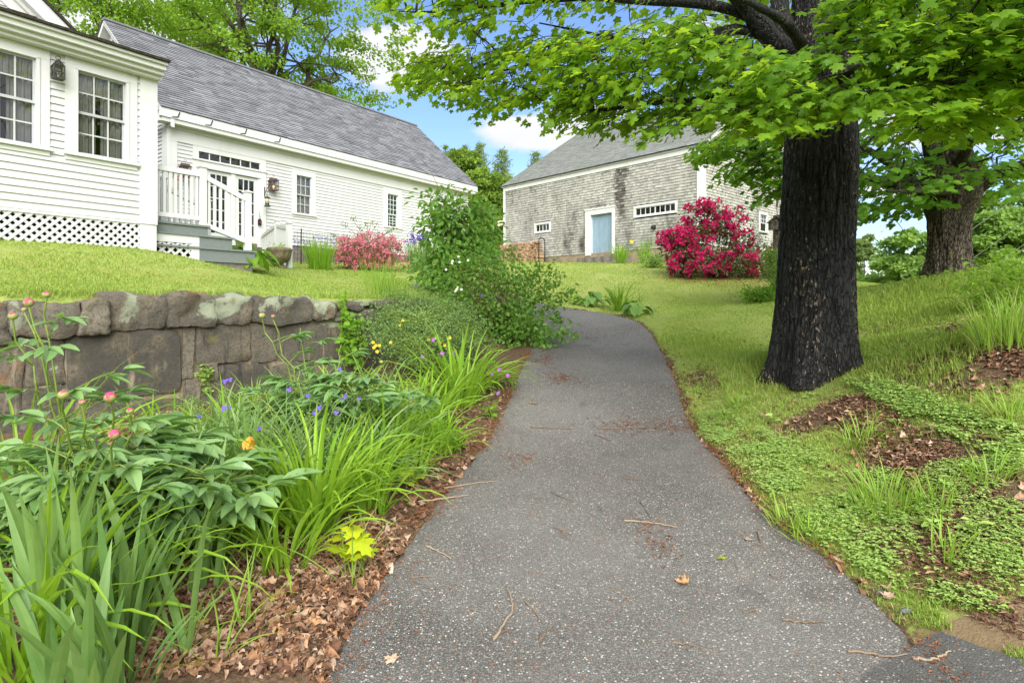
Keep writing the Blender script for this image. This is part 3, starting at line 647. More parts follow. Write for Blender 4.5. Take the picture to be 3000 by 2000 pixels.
# --- the ell
s_l, s_r = FE.s_at(491), FE.s_at(1372)
zb2 = FE.z_at(860, 719); OV = .34
s_re, z_re = FE.sz(1398, 546, OV); s_rr = s_re - .30
# ridge from its right end
k = (1218 - 1500) / F; e = FE.pt(s_re, 0, 0)[:2]
wd = -(e[0] - k * e[1]) / (-FE.n[0] + k * FE.n[1]); rp = e - FE.n * wd
z_rg = CZ + (HOR - 369) / F * rp[1]; pitch = (z_rg - z_re) / (wd + OV); 
s_le = FE.s_at(300, -wd) 
s_l0 = min(s_l - .32, FE.s_at(470, OV))
zs = z_re - .30                                                         # soffit line
door = (FE.s_at(606), FE.s_at(754), FE.z_at(754, 700), FE.z_at(600, 494))
trans = (FE.s_at(581), FE.s_at(761), FE.z_at(581, 464), FE.z_at(581, 443))
w1 = (FE.s_at(866), FE.s_at(912), FE.z_at(864, 624), FE.z_at(866, 511))
w2 = (FE.s_at(1133), FE.s_at(1165), FE.z_at(1133, 663), FE.z_at(1133, 566))
ent = (FE.s_at(563), FE.s_at(778), zb2 - .2, FE.z_at(563, 421))
holes = [ent] + [(w[0] - .05, w[1] + .05, w[2] - .06, w[3] + .05) for w in (w1, w2)]
b = MB(); clad(b, FE, s_l + .2, s_r - .02, zb2, zs - .42, .1015, holes); part('clapboard_wall', b, M['white'], house)
b = MB(); b.box((s_l, s_l + .22, -.04, .04, zb2 - .1, zs - .40), FE); b.box((s_l - .035, s_l + .05, -.24, .05, zb2 - .1, zs + .05), FE); part('corner_board', b, M['trim'], house); b = MB(); b.box((s_r - .2, s_r, -.04, .04, zb2, zs - .40), FE); part('corner_board', b, M['trim'], house)
b = MB(); b.box((s_l - .03, s_r + .03, -.03, .045, zs - .42, zs - .02), FE); b.box((s_l - .03, s_r + .03, -.03, .09, zs - .12, zs - .02), FE)
b.box((s_l0 + .1, s_rr + .28, -.03, OV - .06, zs - .03, zs + .02), FE); b.box((s_l0 + .05, s_rr + .3, OV - .08, OV - .02, zs - .045, zs + .12), FE); b.box((s_l0, s_rr + .3, OV - .06, OV + .02, zs + .06, z_re - .03), FE)
b.box((s_l0 + .02, s_l0 + .10, -.9, OV - .07, zs - .04, zs + .13), FE)
part('cornice', b, M['trim'], house)
b = MB(); v0 = np.array([*FE.a, 0]); upv = np.array([*(-FE.n), pitch]); L = np.linalg.norm(upv) ; upu = upv / L; nr = np.cross(v0, upu); nr = nr if nr[2] > 0 else -nr
slope = (wd + OV + .02) * L
shingle_rows(b, FE.pt(0, OV + .04, z_re - .02) , v0, upu, nr, lambda h: s_l0 + (s_le - s_l0) * h / slope, lambda h: s_re, slope, .135, .16, .42, np.random.RandomState(5), .022, gap=.006)
rb = lambda s: FE.pt(s, -2 * wd - OV, z_re)
b.add([FE.pt(s_le, -wd - .02, z_rg + .01), FE.pt(s_re, -wd - .02, z_rg + .01), rb(s_re), rb(s_l0)], [[(0, 1, 2, 3)]])
b.box((s_le, s_re, -wd - .12, -wd + .12, z_rg - .03, z_rg + .022), FE)
under = [FE.pt(s_l0, OV - .02, z_re - .07), FE.pt(s_re, OV - .02, z_re - .07), FE.pt(s_re, -wd, z_rg - .08), FE.pt(s_le, -wd, z_rg - .08)]; b.add(under, [[(0, 3, 2, 1)]])
part('roof', b, M['slate'], house)
# gable ends: left one seen past the wing
FG = Frame(FE.pt(s_l, 0, 0)[:2], -FE.n, -FE.a)
gspan = lambda z: (0.2 if z < z_re else max(.2, (z - z_re) / pitch + .15), 2 * wd - max(.2, (z - z_re) / pitch + .15))
b = MB(); clad(b, FG, .2, 2 * wd, zb2, z_rg - .45, .1015, span=gspan); part('gable_wall', b, M['white'], house)
b = MB()
for sgn in (0, 1):
    for t0, t1, d0, d1 in ((-.02, .30, -.16, -.02), (-.02, .06, -.46, -.16)):
        f = (lambda h: (-OV + h) if sgn == 0 else 2 * wd + OV - h)
        ho = (wd + OV)
        b.add([FG.pt(f(h), tt, z_re + pitch * h + dz) for h in (0, ho) for tt in (t0, t1) for dz in (d0, d1)], [[(0, 1, 3, 2), (4, 6, 7, 5), (0, 4, 5, 1), (2, 3, 7, 6), (0, 2, 6, 4), (1, 5, 7, 3)]])
part('rake_board', b, M['trim'], house)
FR = Frame(FE.pt(s_r, 0, 0)[:2], -FE.n, FE.a)
b = MB(); clad(b, FR, .0, 2 * wd, zb2, z_rg - .2, .1015, span=lambda z: (0 if z < z_re else (z - z_re) / pitch, 2 * wd - (0 if z < z_re else (z - z_re) / pitch))); part('gable_wall', b, M['white'], house)
b = MB(); b.box((s_l + .05, s_r - .03, -2 * wd + .1, -.9, zb2 - .6, zs), FE); b.box((s_l + .1, s_r - .1, -.9, -.1, zb2 - .6, zb2 - .02), FE); part('ell_core', b, M['dark'], house)
b = MB(); b.box((s_l + .05, s_r - .02, -.5, -.015, zb2 - 1.3, zb2 - .005), FE); part('foundation', b, M['granite'], house)
for w, sp in ((w1, .5),): window(house, FE, *w, 3, 2, sash='sash_grey', curtain=1, casing=.14)
window(house, FE, *w2, 3, 4, sash='sash_green', curtain=False, casing=.17, split=.38)
# gutter brackets along the eave
for u in (527, 623, 723, 822):
    s = FE.s_at(u, OV + .03); b = MB(); b.bar(FE.pt(s, OV + .03, z_re - .05), FE.pt(s - .05, OV + .035, z_re - .19), .018, .018); b.bar(FE.pt(s - .05, OV + .035, z_re - .19), FE.pt(s - .19, OV + .02, z_re - .215), .018, .018); part('gutter_bracket', b, M['black_iron'], house)
# entry: one framed surround with transom and two glazed doors
b = MB(); s0, s1 = ent[0], ent[1]; jd = .035
for q in ((s0, trans[0], -.02, jd, zb2 - .15, ent[3]), (trans[1], s1, -.02, jd, zb2 - .15, ent[3]), (trans[0], trans[1], -.02, jd, trans[3], ent[3]), (trans[0], trans[1], -.02, jd - .004, door[3] + .03, trans[2]), (s0 - .02, s1 + .02, -.02, jd + .03, trans[2] - .05, trans[2] - .02), (door[0] - .06, door[1] + .06, -.02, jd + .03, door[3], door[3] + .035)): b.box(q, FE)
sm = (door[0] + door[1]) / 2
for x in (trans[0], door[1], sm - .06): b.box((x, x + (.12 if x == sm - .06 else max(.02, (door[0] if x == trans[0] else trans[1]) - x)), -.03, jd - .008, zb2 - .15, door[3] + .03), FE)
en = part('door_surround', b, M['trim'], house)
b = MB(); g = MB()
for i in range(7):
    x = lerp(trans[0], trans[1], i / 6); b.box((x - .011, x + .011, -.03, .012, trans[2], trans[3]), FE)
b.box((trans[0] - .01, trans[1] + .01, -.032, .014, trans[2] - .012, trans[2] + .006), FE)
g.add([FE.pt(x, -.01, z) for x, z in ((trans[0], trans[2]), (trans[1], trans[2]), (trans[1], trans[3]), (trans[0], trans[3]))], [[(0, 1, 2, 3)]])
tr = part('transom', b, M['trim'], house); part('pane', g, M['glass'], tr)
for a0, a1 in ((door[0], sm - .06), (sm + .06, door[1])):
    b = MB(); g = MB(); zt = door[3] - .01; z0 = zb2 - .05; e = .10
    for q in ((a0, a0 + e, -.05, -.01, z0, zt), (a1 - e, a1, -.05, -.01, z0, zt), (a0 + e, a1 - e, -.05, -.012, zt - e, zt), (a0 + e, a1 - e, -.05, -.012, z0, z0 + .2)): b.box(q, FE)
    for i in (1, 2): x = lerp(a0 + e, a1 - e, i / 3); b.box((x - .012, x + .012, -.045, -.016, z0 + .2, zt - e), FE)
    for i in range(1, 5): y = lerp(z0 + .2, zt - e, i / 5); b.box((a0 + e, a1 - e, -.043, -.018, y - .012, y + .012), FE)
    g.add([FE.pt(x, -.03, z) for x, z in ((a0 + e, z0 + .2), (a1 - e, z0 + .2), (a1 - e, zt - e), (a0 + e, zt - e))], [[(0, 1, 2, 3)]])
    d = part('glazed_door', b, M['trim'], house); part('pane', g, M['glass'], d)
b = MB(); b.box((s0 + .1, s1 - .1, -.8, -.12, zb2 - .1, ent[3] - .05), FE); part('dark_hall', b, M['dark'], house)
# --- porch steps at the wing corner
tl = -.12; TW = 1.55
zl = FN.z_at(535, 654, tl); zt2 = FN.z_at(575, 687, tl); zt3 = FN.z_at(660, 729, tl)
sA, sB, sC, sD = FN.s_at(447, tl), FN.s_at(614, tl), FN.s_at(685, tl), FN.s_at(751, tl)
sL = FN.s_at(584, tl)
porch = thing('porch_steps', 'grey composite porch steps with white lattice and railing at the wing corner', 'porch', FN.pt(sB, tl - TW / 2, ground1(*FN.pt(sB, tl, 0)[:2])))
th = .032; b = MB()
for s1, z in ((sB, zl), (sC, zt2), (sD, zt3)): b.box((.03, s1, tl - TW, tl + .028, z - th, z), FN); part('tread', b, M['deck'], porch); b = MB()
b.box((.03, sB - .03, tl - TW, tl, zt2 + .001, zl - th - .001), FN); part('riser', b, M['deck'], porch); b = MB()
b.box((sL + .002, sC - .03, tl - TW, tl, zt3 + .001, zt2 - th - .001), FN); part('riser', b, M['deck'], porch); b = MB()
b.box((sL + .002, sD - .03, tl - TW, tl, zt3 - .24, zt3 - th - .001), FN); part('riser', b, M['deck'], porch); b = MB()
b.box((sL + .01, sD - .06, tl - TW, tl - .03, zt3 - .6, zt3 - .242), FN); part('footing', b, M['granite'], porch)
b = MB(); zg = zt3 - .62
b.box((.02, sL, tl - .03, tl + .004, zt2 - th - .13, zt2 - th - .002), FN); b.box((sL - .13, sL, tl - .03, tl + .002, zg, zt2 - th - .132), FN); lattice(b, FN, .02, sL - .12, zg, zt2 - th - .12, tl - .01, .135); part('lattice_panel', b, M['vinyl'], porch)
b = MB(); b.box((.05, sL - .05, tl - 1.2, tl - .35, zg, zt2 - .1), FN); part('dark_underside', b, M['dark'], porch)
def post(mb, fr, s, tt, z0, z1, w=.105):
    mb.box((s - w / 2, s + w / 2, tt - w / 2, tt + w / 2, z0, z1), fr); mb.box((s - w * .68, s + w * .68, tt - w * .68, tt + w * .68, z1, z1 + .022), fr)
    a = w * .6; mb.add([fr.pt(s + i * a, tt + j * a, z1 + .022) for i, j in ((-1, -1), (1, -1), (1, 1), (-1, 1))] + [fr.pt(s, tt, z1 + .05)], [[(0, 1, 4), (1, 2, 4), (2, 3, 4), (3, 0, 4)]])
def railing(parent, tt):
    p1, p2 = FN.s_at(592, tl - .02), FN.s_at(725, tl - .02); z1, z2 = FN.z_at(592, 491, tl), FN.z_at(725, 564, tl)
    b = MB(); post(b, FN, p1, tt, zl, z1); part('post', b, M['vinyl'], parent); b = MB(); post(b, FN, p2, tt, zt3, z2); part('post', b, M['vinyl'], parent)
    b = MB(); rt = FN.z_at(475, 484, tl); lo = FN.z_at(475, 621, tl)
    b.box((.01, p1 - .05, tt - .04, tt + .04, rt - .085, rt), FN); part('rail', b, M['vinyl'], parent); b = MB(); b.box((.01, p1 - .05, tt - .025, tt + .025, lo - .07, lo), FN); part('rail', b, M['vinyl'], parent)
    ua, ub = FN.z_at(602, 512, tl), FN.z_at(714, 575, tl); la, lb_ = FN.z_at(602, 652, tl), FN.z_at(714, 700, tl)
    for a, c, h in ((ua, ub, .085), (la, lb_, .075)): b = MB(); b.bar(FN.pt(p1 + .05, tt, a - h / 2), FN.pt(p2 - .05, tt, c - h / 2), .07, h); part('rail', b, M['vinyl'], parent)
    n = 8
    for i in range(n):
        x = lerp(.06, p1 - .05, (i + .5) / n); b = MB(); b.box((x - .02, x + .02, tt - .02, tt + .02, lo - .01, rt - .08), FN); part('baluster', b, M['vinyl'], parent)
    n = 7
    for i in range(n):
        f = (i + .6) / n; x = lerp(p1 + .05, p2 - .05, f); b = MB(); b.box((x - .02, x + .02, tt - .02, tt + .02, lerp(la, lb_, f) - .03, lerp(ua, ub, f) - .06), FN); part('baluster', b, M['vinyl'], parent)
railing(porch, tl - .02); railing(porch, tl - TW + .05)
# --- low white railing beside the entry doors
pA = FE.pt(FE.s_at(766), .06, 0); pb = hit(847, 786)
sq = (pb[:2] - FE.O) @ FE.a; tq = (pb[:2] - FE.O) @ FE.n
t1q = max(.5, tq * .55); sp = FE.s_at(812, t1q); s0q = FE.s_at(768, .06)
zt1, zt0 = FE.z_at(812, 648, t1q), CZ + (HOR - 655) / F * pb[1]
gb = thing('entry_railing', 'low white board railing stepping down beside the stone urn', 'railing', pb)
for s, tt, z1 in ((sp, t1q, zt1), (sq, tq, zt0)):
    b = MB(); post(b, FE, s, tt, ground1(*FE.pt(s, tt, 0)[:2]) - .1, z1, .10); part('post', b, M['vinyl'], gb)
for (sa, ta, za), (sb, tb, zb_), nb in (((s0q, .06, zt1 - .16), (sp, t1q, zt1 - .10), 9), ((sp, t1q, zt1 - .12), (sq, tq, zt0 - .10), 10)):
    a, c = FE.pt(sa, ta, za), FE.pt(sb, tb, zb_); b = MB(); b.bar(a, c, .06, .08); part('rail', b, M['vinyl'], gb)
    for i in range(nb):
        q = lerp(a, c, (i + .5) / nb); g0 = ground1(q[0], q[1]); b = MB(); b.bar((q[0], q[1], max(g0 + .05, q[2] - .95)), (q[0], q[1], q[2] - .04), .055, .025, up=(FE.a[0], FE.a[1], 0)); part('baluster', b, M['vinyl'], gb)
# --- barn
BA = unit(np.array((1586., -F))); BN = unit(np.array((-F, -1586.)))        # along the front to the right and near; outward
FB = Frame(((1770 - 1500) / F * 29.0, 29.0), BA, BN)
sl2, sr2 = FB.s_at(1476), FB.s_at(2057)
zbb = FB.z_at(1640, 749); ztop = FB.z_at(2000, 449)
barn = thing('barn', 'weathered grey cedar shingle barn with white trim and a faded blue door', 'barn', (*FB.pt(0, 0, 0)[:2], ground1(*FB.pt(0, 0, 0)[:2])))
bd = (FB.s_at(1731), FB.s_at(1794), FB.z_at(1731, 741), FB.z_at(1794, 622))
bo = (FB.s_at(1716), FB.s_at(1802), zbb - .12, FB.z_at(1802, 604))
bw1 = (FB.s_at(1571), FB.s_at(1610), FB.z_at(1571, 680), FB.z_at(1571, 660)); bw2 = (FB.s_at(1863), FB.s_at(1979), FB.z_at(1863, 633), FB.z_at(1863, 611))
holes = [bo] + [(w[0] - .06, w[1] + .06, w[2] - .06, w[3] + .06) for w in (bw1, bw2)]
b = MB(); rg = np.random.RandomState(8)
shingle_rows(b, FB.pt(0, .0, 0), (*BA, 0), (0, 0, 1), (*BN, 0), lambda h: sl2 + .1, lambda h: sr2 - .1, ztop, .132, .08, .21, rg, .030, [(h[0], h[1], h[2], h[3]) for h in holes] + [(-99, 99, -9, zbb)])
wo = part('shingle_wall', b, M['shingle'], barn)
co = np.concatenate(b.V); ss = (co[:, :2] - FB.O) @ BA; zz = co[:, 2]
sc_ = FB.s_at(1817); zc0, zc1 = FB.z_at(1815, 632), FB.z_at(1815, 492)
wv = .12 * np.sin(zz * 2.2) + .06 * np.sin(zz * 7.0); rr = np.random.RandomState(2).uniform(-.5, .5, len(zz) // 6).repeat(6)[:len(zz)] * .35
st = sstep(.42 - .18 * sstep(zc1 - zz, 0, 2.8) - np.abs(ss - sc_ + wv * .5 - .12 * sstep(zc1 - zz, .6, 2)) + rr * .4, -.02, .12) * (zz < zc1) * sstep(zz, zc0 - .7, zc0 + .3) * np.clip(.72 + rr * 1.3, .2, .92)
def blot(u, v, ru, rz, k):
    s, z = FB.sz(u, v); return np.exp(-((ss - s) / ru) ** 2 - ((zz - z) / rz) ** 2) * k
for q in ((1706, 715, .28, .55, .9), (1660, 715, .30, .45, .75), (1750, 606, .9, .10, .85), (1690, 660, .5, .5, .35), (1770, 560, .9, .5, .35), (1675, 690, .3, .1, .8), (1890, 580, .15, .5, .5), (1930, 470, .3, .6, .3), (1800, 700, .25, .6, .3), (1960, 690, 1.2, .4, .3), (1640, 650, .6, .25, .3)):
    st = np.maximum(st, sstep(blot(*q) + rr * .5, .25, .95) * .95)
at = wo.data.attributes.new('stain', 'FLOAT', 'POINT'); at.data.foreach_set('value', st.astype(np.float32))
FBG = Frame(FB.pt(sr2, 0, 0)[:2], -BN, BA)                                  # right gable, s runs back
zc = FB.z_at(2057, 440); k = (1696 - 1500) / F; e = FB.pt(sl2 - .12, 0, 0)[:2]; wb = -(e[0] - k * e[1]) / (-BN[0] + k * BN[1])
zr2 = CZ + (HOR - 390) / F * (e - BN * wb)[1]; ze2, OB = FB.z_at(1472, 545, .18), .18; pb_ = (zr2 - ze2) / (wb + OB)
b = MB(); gw = (FBG.s_at(2225), FBG.s_at(2246), FBG.z_at(2225, 676), FBG.z_at(2225, 626))
ghole = [(gw[0] - .06, gw[1] + .06, gw[2] - .06, gw[3] + .06), (-99, 99, -9, zbb)]
shingle_rows(b, FBG.pt(0, 0, 0), (*FBG.a, 0), (0, 0, 1), (*FBG.n, 0), lambda h: .1 + max(0, (h - ze2) / pb_), lambda h: 2 * wb - max(.1, (h - ze2) / pb_), zr2, .132, .08, .21, rg, .030, ghole)
m2 = M['shingle'].copy(); m2.name = 'paler_cedar_shingles'
for n in m2.node_tree.nodes:
    if n.type == 'MIX' and n.data_type == 'RGBA' and abs(n.inputs[6].default_value[0] - .30) < .001: n.inputs[6].default_value = (.37, .36, .31, 1); n.inputs[7].default_value = (.54, .525, .45, 1)
part('shingle_gable', b, m2, barn)
b = MB(); b.box((sl2, sr2, -.05, .055, ztop - .07, ze2 - .07), FB); b.box((sl2 - .08, sr2 + .12, -.05, OB - .05, ze2 - .10, ze2 - .065), FB); b.box((sl2, sl2 + .16, -.05, .05, zbb - .05, ztop), FB); b.box((sr2 - .22, sr2, -.05, .05, zbb, ztop), FB); b.box((sr2 - .05, sr2 + .05, -.25, .055, zbb, ze2 - .07), FB)
b.add([FBG.pt(s, tt, zz_ + dz) for s, zz_ in ((-OB, ze2), (wb, zr2)) for tt in (-.02, .05) for dz in (-.30, -.03)], [[(0, 1, 3, 2), (4, 6, 7, 5), (0, 4, 5, 1), (2, 3, 7, 6), (0, 2, 6, 4), (1, 5, 7, 3)]])
part('white_trim', b, M['trim'], barn)
b = MB(); upv = np.array([*(-BN), pb_]); Lb = np.linalg.norm(upv); upu = upv / Lb; v0 = np.array([*BA, 0]); nr = np.cross(v0, upu); nr = nr if nr[2] > 0 else -nr
shingle_rows(b, FB.pt(0, OB, ze2 - .01), v0, upu, nr, lambda h: sl2 - .12, lambda h: sr2 + .14, (wb + OB) * Lb, .135, .16, .45, rg, .016, gap=.005)
b.add([FB.pt(sl2 - .12, -wb, zr2), FB.pt(sr2 + .14, -wb, zr2), FB.pt(sr2 + .14, -2 * wb - OB, ze2), FB.pt(sl2 - .12, -2 * wb - OB, ze2)], [[(0, 1, 2, 3)]])
b.add([FB.pt(sl2 - .12, OB - .01, ze2 - .06), FB.pt(sr2 + .14, OB - .01, ze2 - .06), FB.pt(sr2 + .14, -wb, zr2 - .07), FB.pt(sl2 - .12, -wb, zr2 - .07)], [[(0, 3, 2, 1)]])
part('roof', b, M['barn_roof'], barn)
FBL = Frame(FB.pt(sl2, 0, 0)[:2], -BN, -BA)
b = MB(); b.add([FBL.pt(0, 0, zbb - .5), FBL.pt(2 * wb, 0, zbb - .5), FBL.pt(2 * wb, 0, ze2), FBL.pt(wb, 0, zr2 - .1), FBL.pt(0, 0, ze2 - .05)], [[(0, 1, 2, 3, 4)]]); part('far_gable', b, M['shingle'], barn)
b = MB(); b.box((sl2 + .1, sr2 - .05, -2 * wb + .1, -.35, zbb - .8, ze2 - .1), FB); part('barn_core', b, M['dark'], barn)
b = MB(); b.box((sl2 + .05, sr2 - .02, -.4, .0, zbb - 1.2, zbb - .01), FB); b.box((sr2 - .4, sr2 - .001, -2 * wb, .0, zbb - 1.2, zbb - .012), FB); part('foundation', b, M['concrete'], barn)
b = MB()
for q in ((bo[0], bd[0], -.14, .055, bo[2], bo[3]), (bd[1], bo[1], -.14, .055, bo[2], bo[3]), (bd[0], bd[1], -.14, .054, bd[3], bo[3])): b.box(q, FB)
b.box((bo[0] - .04, bo[1] + .04, -.02, .085, bo[3] - .03, bo[3] + .03), FB)
df = part('door_frame', b, M['trim'], barn)
b = MB(); npl = 9
for i in range(npl): b.box((lerp(bd[0], bd[1], i / npl) + .003, lerp(bd[0], bd[1], (i + 1) / npl) - .003, -.16, -.125 - .002 * (i % 2), bd[2] - .05, bd[3]), FB)
part('plank_door', b, M['blue_door'], barn)
def barnwin(fr, w, cols, grp):
    s0, s1, z0, z1 = w; c = .11; b = MB()
    for q in ((s0 - c, s0, -.02, .05, z0, z1), (s1, s1 + c, -.02, .05, z0, z1), (s0 - c, s1 + c, -.02, .052, z1, z1 + c), (s0 - c, s1 + c, -.02, .058, z0 - c * .8, z0)): b.box(q, fr)
    o = part('window', b, M['trim'], barn); g = MB(); m = MB(); n = cols
    for i in range(n + 1):
        x = lerp(s0, s1, i / n); h = .028 if grp and i == n // 2 else .014; m.box((x - h, x + h, -.04, .005, z0, z1), fr)
    m.box((s0, s1, -.04, .006, z0, z0 + .03), fr); m.box((s0, s1, -.04, .006, z1 - .03, z1), fr)
    part('muntin_grid', m, M['trim'], o); g.add([fr.pt(x, -.02, z) for x, z in ((s0, z0), (s1, z0), (s1, z1), (s0, z1))], [[(0, 1, 2, 3)]]); part('pane', g, M['glass'], o)
    d = MB(); d.box((s0 - .04, s1 + .04, -.34, -.06, z0 - .04, z1 + .04), fr); part('dark_room', d, M['dark'], o)
barnwin(FB, bw1, 4, False); barnwin(FB, bw2, 8, True)
window(barn, FBG, *gw, 3, 2, sash='white', curtain=False, casing=.1)
# stone steps at the barn door
for u0, u1, v, h, dep, lab in ((1690, 1822, 752, .16, .75, 'upper rough stone step under the blue barn door'), (1655, 1770, 768, .17, 1.5, 'broad lower stone slab on the grass before the blue barn door')):
    s0, s1 = FB.s_at(u0, dep), FB.s_at(u1, dep); zt = FB.z_at((u0 + u1) / 2, v, dep); b = MB()
    nx_, nt_ = 26, 8; g = np.zeros((nx_, nt_, 3)); rr = np.random.RandomState(u0)
    for i in range(nx_):
        for j in range(nt_): g[i, j] = FB.pt(lerp(s0, s1, i / (nx_ - 1)), lerp(dep - .75, dep + .03 * math.sin(i * 1.3), j / (nt_ - 1)), zt + rr.uniform(-.012, .012))
    I = np.arange(nx_ * nt_).reshape(nx_, nt_); top = g.reshape(-1, 3); bot = top - np.array((0, 0, h + .2)); edge = np.concatenate([I[:, -1], I[-1, ::-1], I[::-1, 0], I[0]])
    b.add(np.concatenate([top, bot]), [np.stack([I[:-1, :-1], I[1:, :-1], I[1:, 1:], I[:-1, 1:]], -1).reshape(-1, 4), np.stack([edge, np.roll(edge, -1), np.roll(edge, -1) + nx_ * nt_, edge + nx_ * nt_], -1)])
    solo('stone_step', b, M['granite'], lab, 'step', loc=FB.pt((s0 + s1) / 2, dep - .3, zt - h))
# --- retaining wall: every stone a part
FW = Frame(WA, W_A, W_N); wall = thing('retaining_wall', 'lichen covered dry fieldstone retaining wall along the flower bed', 'wall', (*FW.pt(W_LEN - 2, 0, 0)[:2], ground1(*FW.pt(W_LEN - 2, .3, 0)[:2])))
b = MB(); ns = 60
for i in range(ns):
    s0, s1 = lerp(0, W_LEN, i / ns), lerp(0, W_LEN, (i + 1) / ns); b.box((s0, s1, -.5, -.05 - .012 * math.sin(i * 2.3), CZ - 1.6, CZ - .09 - .03 * math.sin(i)), FW)
part('mortar_core', b, M['mortar'], wall)
def stone(s0, s1, z0, z1, t0, t1, seed, rough=.03, var=None, ex=8):
    rr = np.random.RandomState(seed); n = 14; m = max(6, int(14 * (z1 - z0) / max(s1 - s0, .1))) ; m = min(m, 16)
    k = 8; F3 = []
    def grid(f, a, c): return np.array([[f(i / (a - 1), j / (c - 1)) for j in range(c)] for i in range(a)])
    faces = [grid(lambda x, y: (x, 1, y), n, m), grid(lambda x, y: (x, 1 - y, 1), n, k), grid(lambda x, y: (x, y, 0), n, k), grid(lambda x, y: (0, x, y), k, m), grid(lambda x, y: (1, 1 - x, y), k, m)]
    cen = np.array(((s0 + s1) / 2, (t0 + t1) / 2, (z0 + z1) / 2)); half = np.array(((s1 - s0) / 2, (t1 - t0) / 2, (z1 - z0) / 2)); b = MB(); va = rr.uniform(0, 1) if var is None else var
    sh = rr.uniform(-.06, .06, 4)
    for g in faces:
        q = g * 2 - 1; a, c = g.shape[:2]; q = q.reshape(-1, 3)
        L6 = (np.abs(q) ** ex).sum(1, keepdims=True) ** (1 / ex); q = q / L6 * np.maximum(1, 1)
        p = cen + q * half; p[:, 0] += (q[:, 2] * sh[0] * 1.6) * half[2]; p[:, 2] += (q[:, 0] * sh[1] + sh[2] * .8 * q[:, 0] ** 2) * half[0] * .7
        w = np.array([FW.pt(*e) for e in p]); dd = unit(q)
        disp = np.array([mnoise.fractal(Vector(e * 3.3 + seed), 1.0, 2.0, 4) * rough + mnoise.fractal(Vector(e * 14), 1.0, 2.0, 3) * rough * .35 for e in w])
        dw = np.stack([dd[:, 0] * W_A[0] + dd[:, 1] * W_N[0], dd[:, 0] * W_A[1] + dd[:, 1] * W_N[1], dd[:, 2]], -1)
        I = np.arange(a * c).reshape(a, c); b.add(w + dw * disp[:, None], [np.stack([I[:-1, :-1], I[1:, :-1], I[1:, 1:], I[:-1, 1:]], -1).reshape(-1, 4)], va)
    return part('stone', b, M['stone'], wall, True)
def srow(pxs): return [FW.s_at(u) for u in pxs]
def zv(u, v): return FW.z_at(u, v)
sd_ = 11
caps = [(-330, -120, 876, 1020, .4), (-120, 20, 885, 1010, .6), (20, 235, 884, 985, .75), (235, 312, 880, 972, .9), (308, 492, 861, 966, .55), (488, 622, 859, 955, .35), (618, 732, 868, 948, .4), (728, 922, 872, 946, .3), (916, 976, 882, 938, .5), (1050, 1120, 908, 945, .35)]
for u0, u1, v0, v1, va in caps:
    s0, s1 = FW.s_at(u0), FW.s_at(u1); um = (u0 + u1) / 2; stone(s0 - .012, s1 + .012, zv(um, v1) - .02, zv(um, v0), -.55, random.uniform(.03, .08), sd_, .06, va, 13); sd_ += 1
# thin slabs piled at the end of the wall
for u0, u1, v0, v1, va in ((985, 1065, 886, 912, .3), (1035, 1112, 881, 900, .5), (1095, 1185, 878, 905, .45), (975, 1060, 914, 942, .2), (1120, 1190, 906, 940, .4), (1185, 1260, 880, 915, .5), (1190, 1260, 918, 960, .3)):
    s0, s1 = FW.s_at(u0), FW.s_at(u1); um = (u0 + u1) / 2; stone(s0, s1, zv(um, v1), zv(um, v0), -.5, random.uniform(.0, .09), sd_, .03, va); sd_ += 1
blocks = [(-330, -60, 1024, 1200, .3), (-60, 75, 985, 1150, .7), (-40, 60, 1154, 1300, .3), (75, 190, 1000, 1130, .25), (60, 200, 1134, 1300, .2), (192, 535, 970, 1165, .1), (190, 380, 1170, 1330, .25), (384, 550, 1170, 1330, .3), (538, 574, 955, 1110, .9), (540, 585, 1114, 1300, .8), (577, 735, 945, 1062, .3), (588, 640, 1066, 1112, .7), (588, 660, 1116, 1300, .35), (644, 800, 1066, 1290, .15), (738, 815, 948, 1062, .5), (803, 1000, 1060, 1200, .25), (818, 1010, 945, 1056, .35), (1004, 1085, 1060, 1170, .4), (1013, 1090, 948, 1056, .55), (1093, 1165, 945, 1010, .35), (1088, 1160, 1014, 1130, .25), (1163, 1260, 960, 1020, .5), (1163, 1260, 1024, 1110, .3)]
for u0, u1, v0, v1, va in blocks:
    s0, s1 = FW.s_at(u0), FW.s_at(u1); um = (u0 + u1) / 2; stone(s0 - .006, s1 + .006, zv(um, v1) - .012, zv(um, v0) + .012, -.4, random.uniform(-.03, .0), sd_, .020, va, 16); sd_ += 1
# ------------------------------------------------------------------ foliage tools
def t_maple(curl=.18):
    h = [(0.0, 0.0), (.16, -.05), (.40, -.02), (.32, .12), (.36, .21), (.60, .36), (.46, .41), (.45, .56), (.24, .50), (.17, .58), (.23, .78), (.09, .80), (0, 1.0)]
    p = h + [(-x, y) for x, y in h[-2:0:-1]]
    v = np.array([(0, .28, .02)] + [(x, y, -curl * x * x * 1.6 - .10 * (y - .3) ** 2) for x, y in p]); n = len(p)
    return v, [np.array([(0, 1 + i, 1 + (i + 1) % n) for i in range(n)])]
def t_maple_lo():
    p = [(0, 0), (.42, 0), (.33, .17), (.60, .38), (.40, .52), (.22, .80), (0, 1), (-.22, .80), (-.40, .52), (-.60, .38), (-.33, .17), (-.42, 0)]
    v = np.array([(0, .3, .03)] + [(x, y, -.25 * x * x) for x, y in p]); n = len(p)
    return v, [np.array([(0, 1 + i, 1 + (i + 1) % n) for i in range(n)])]
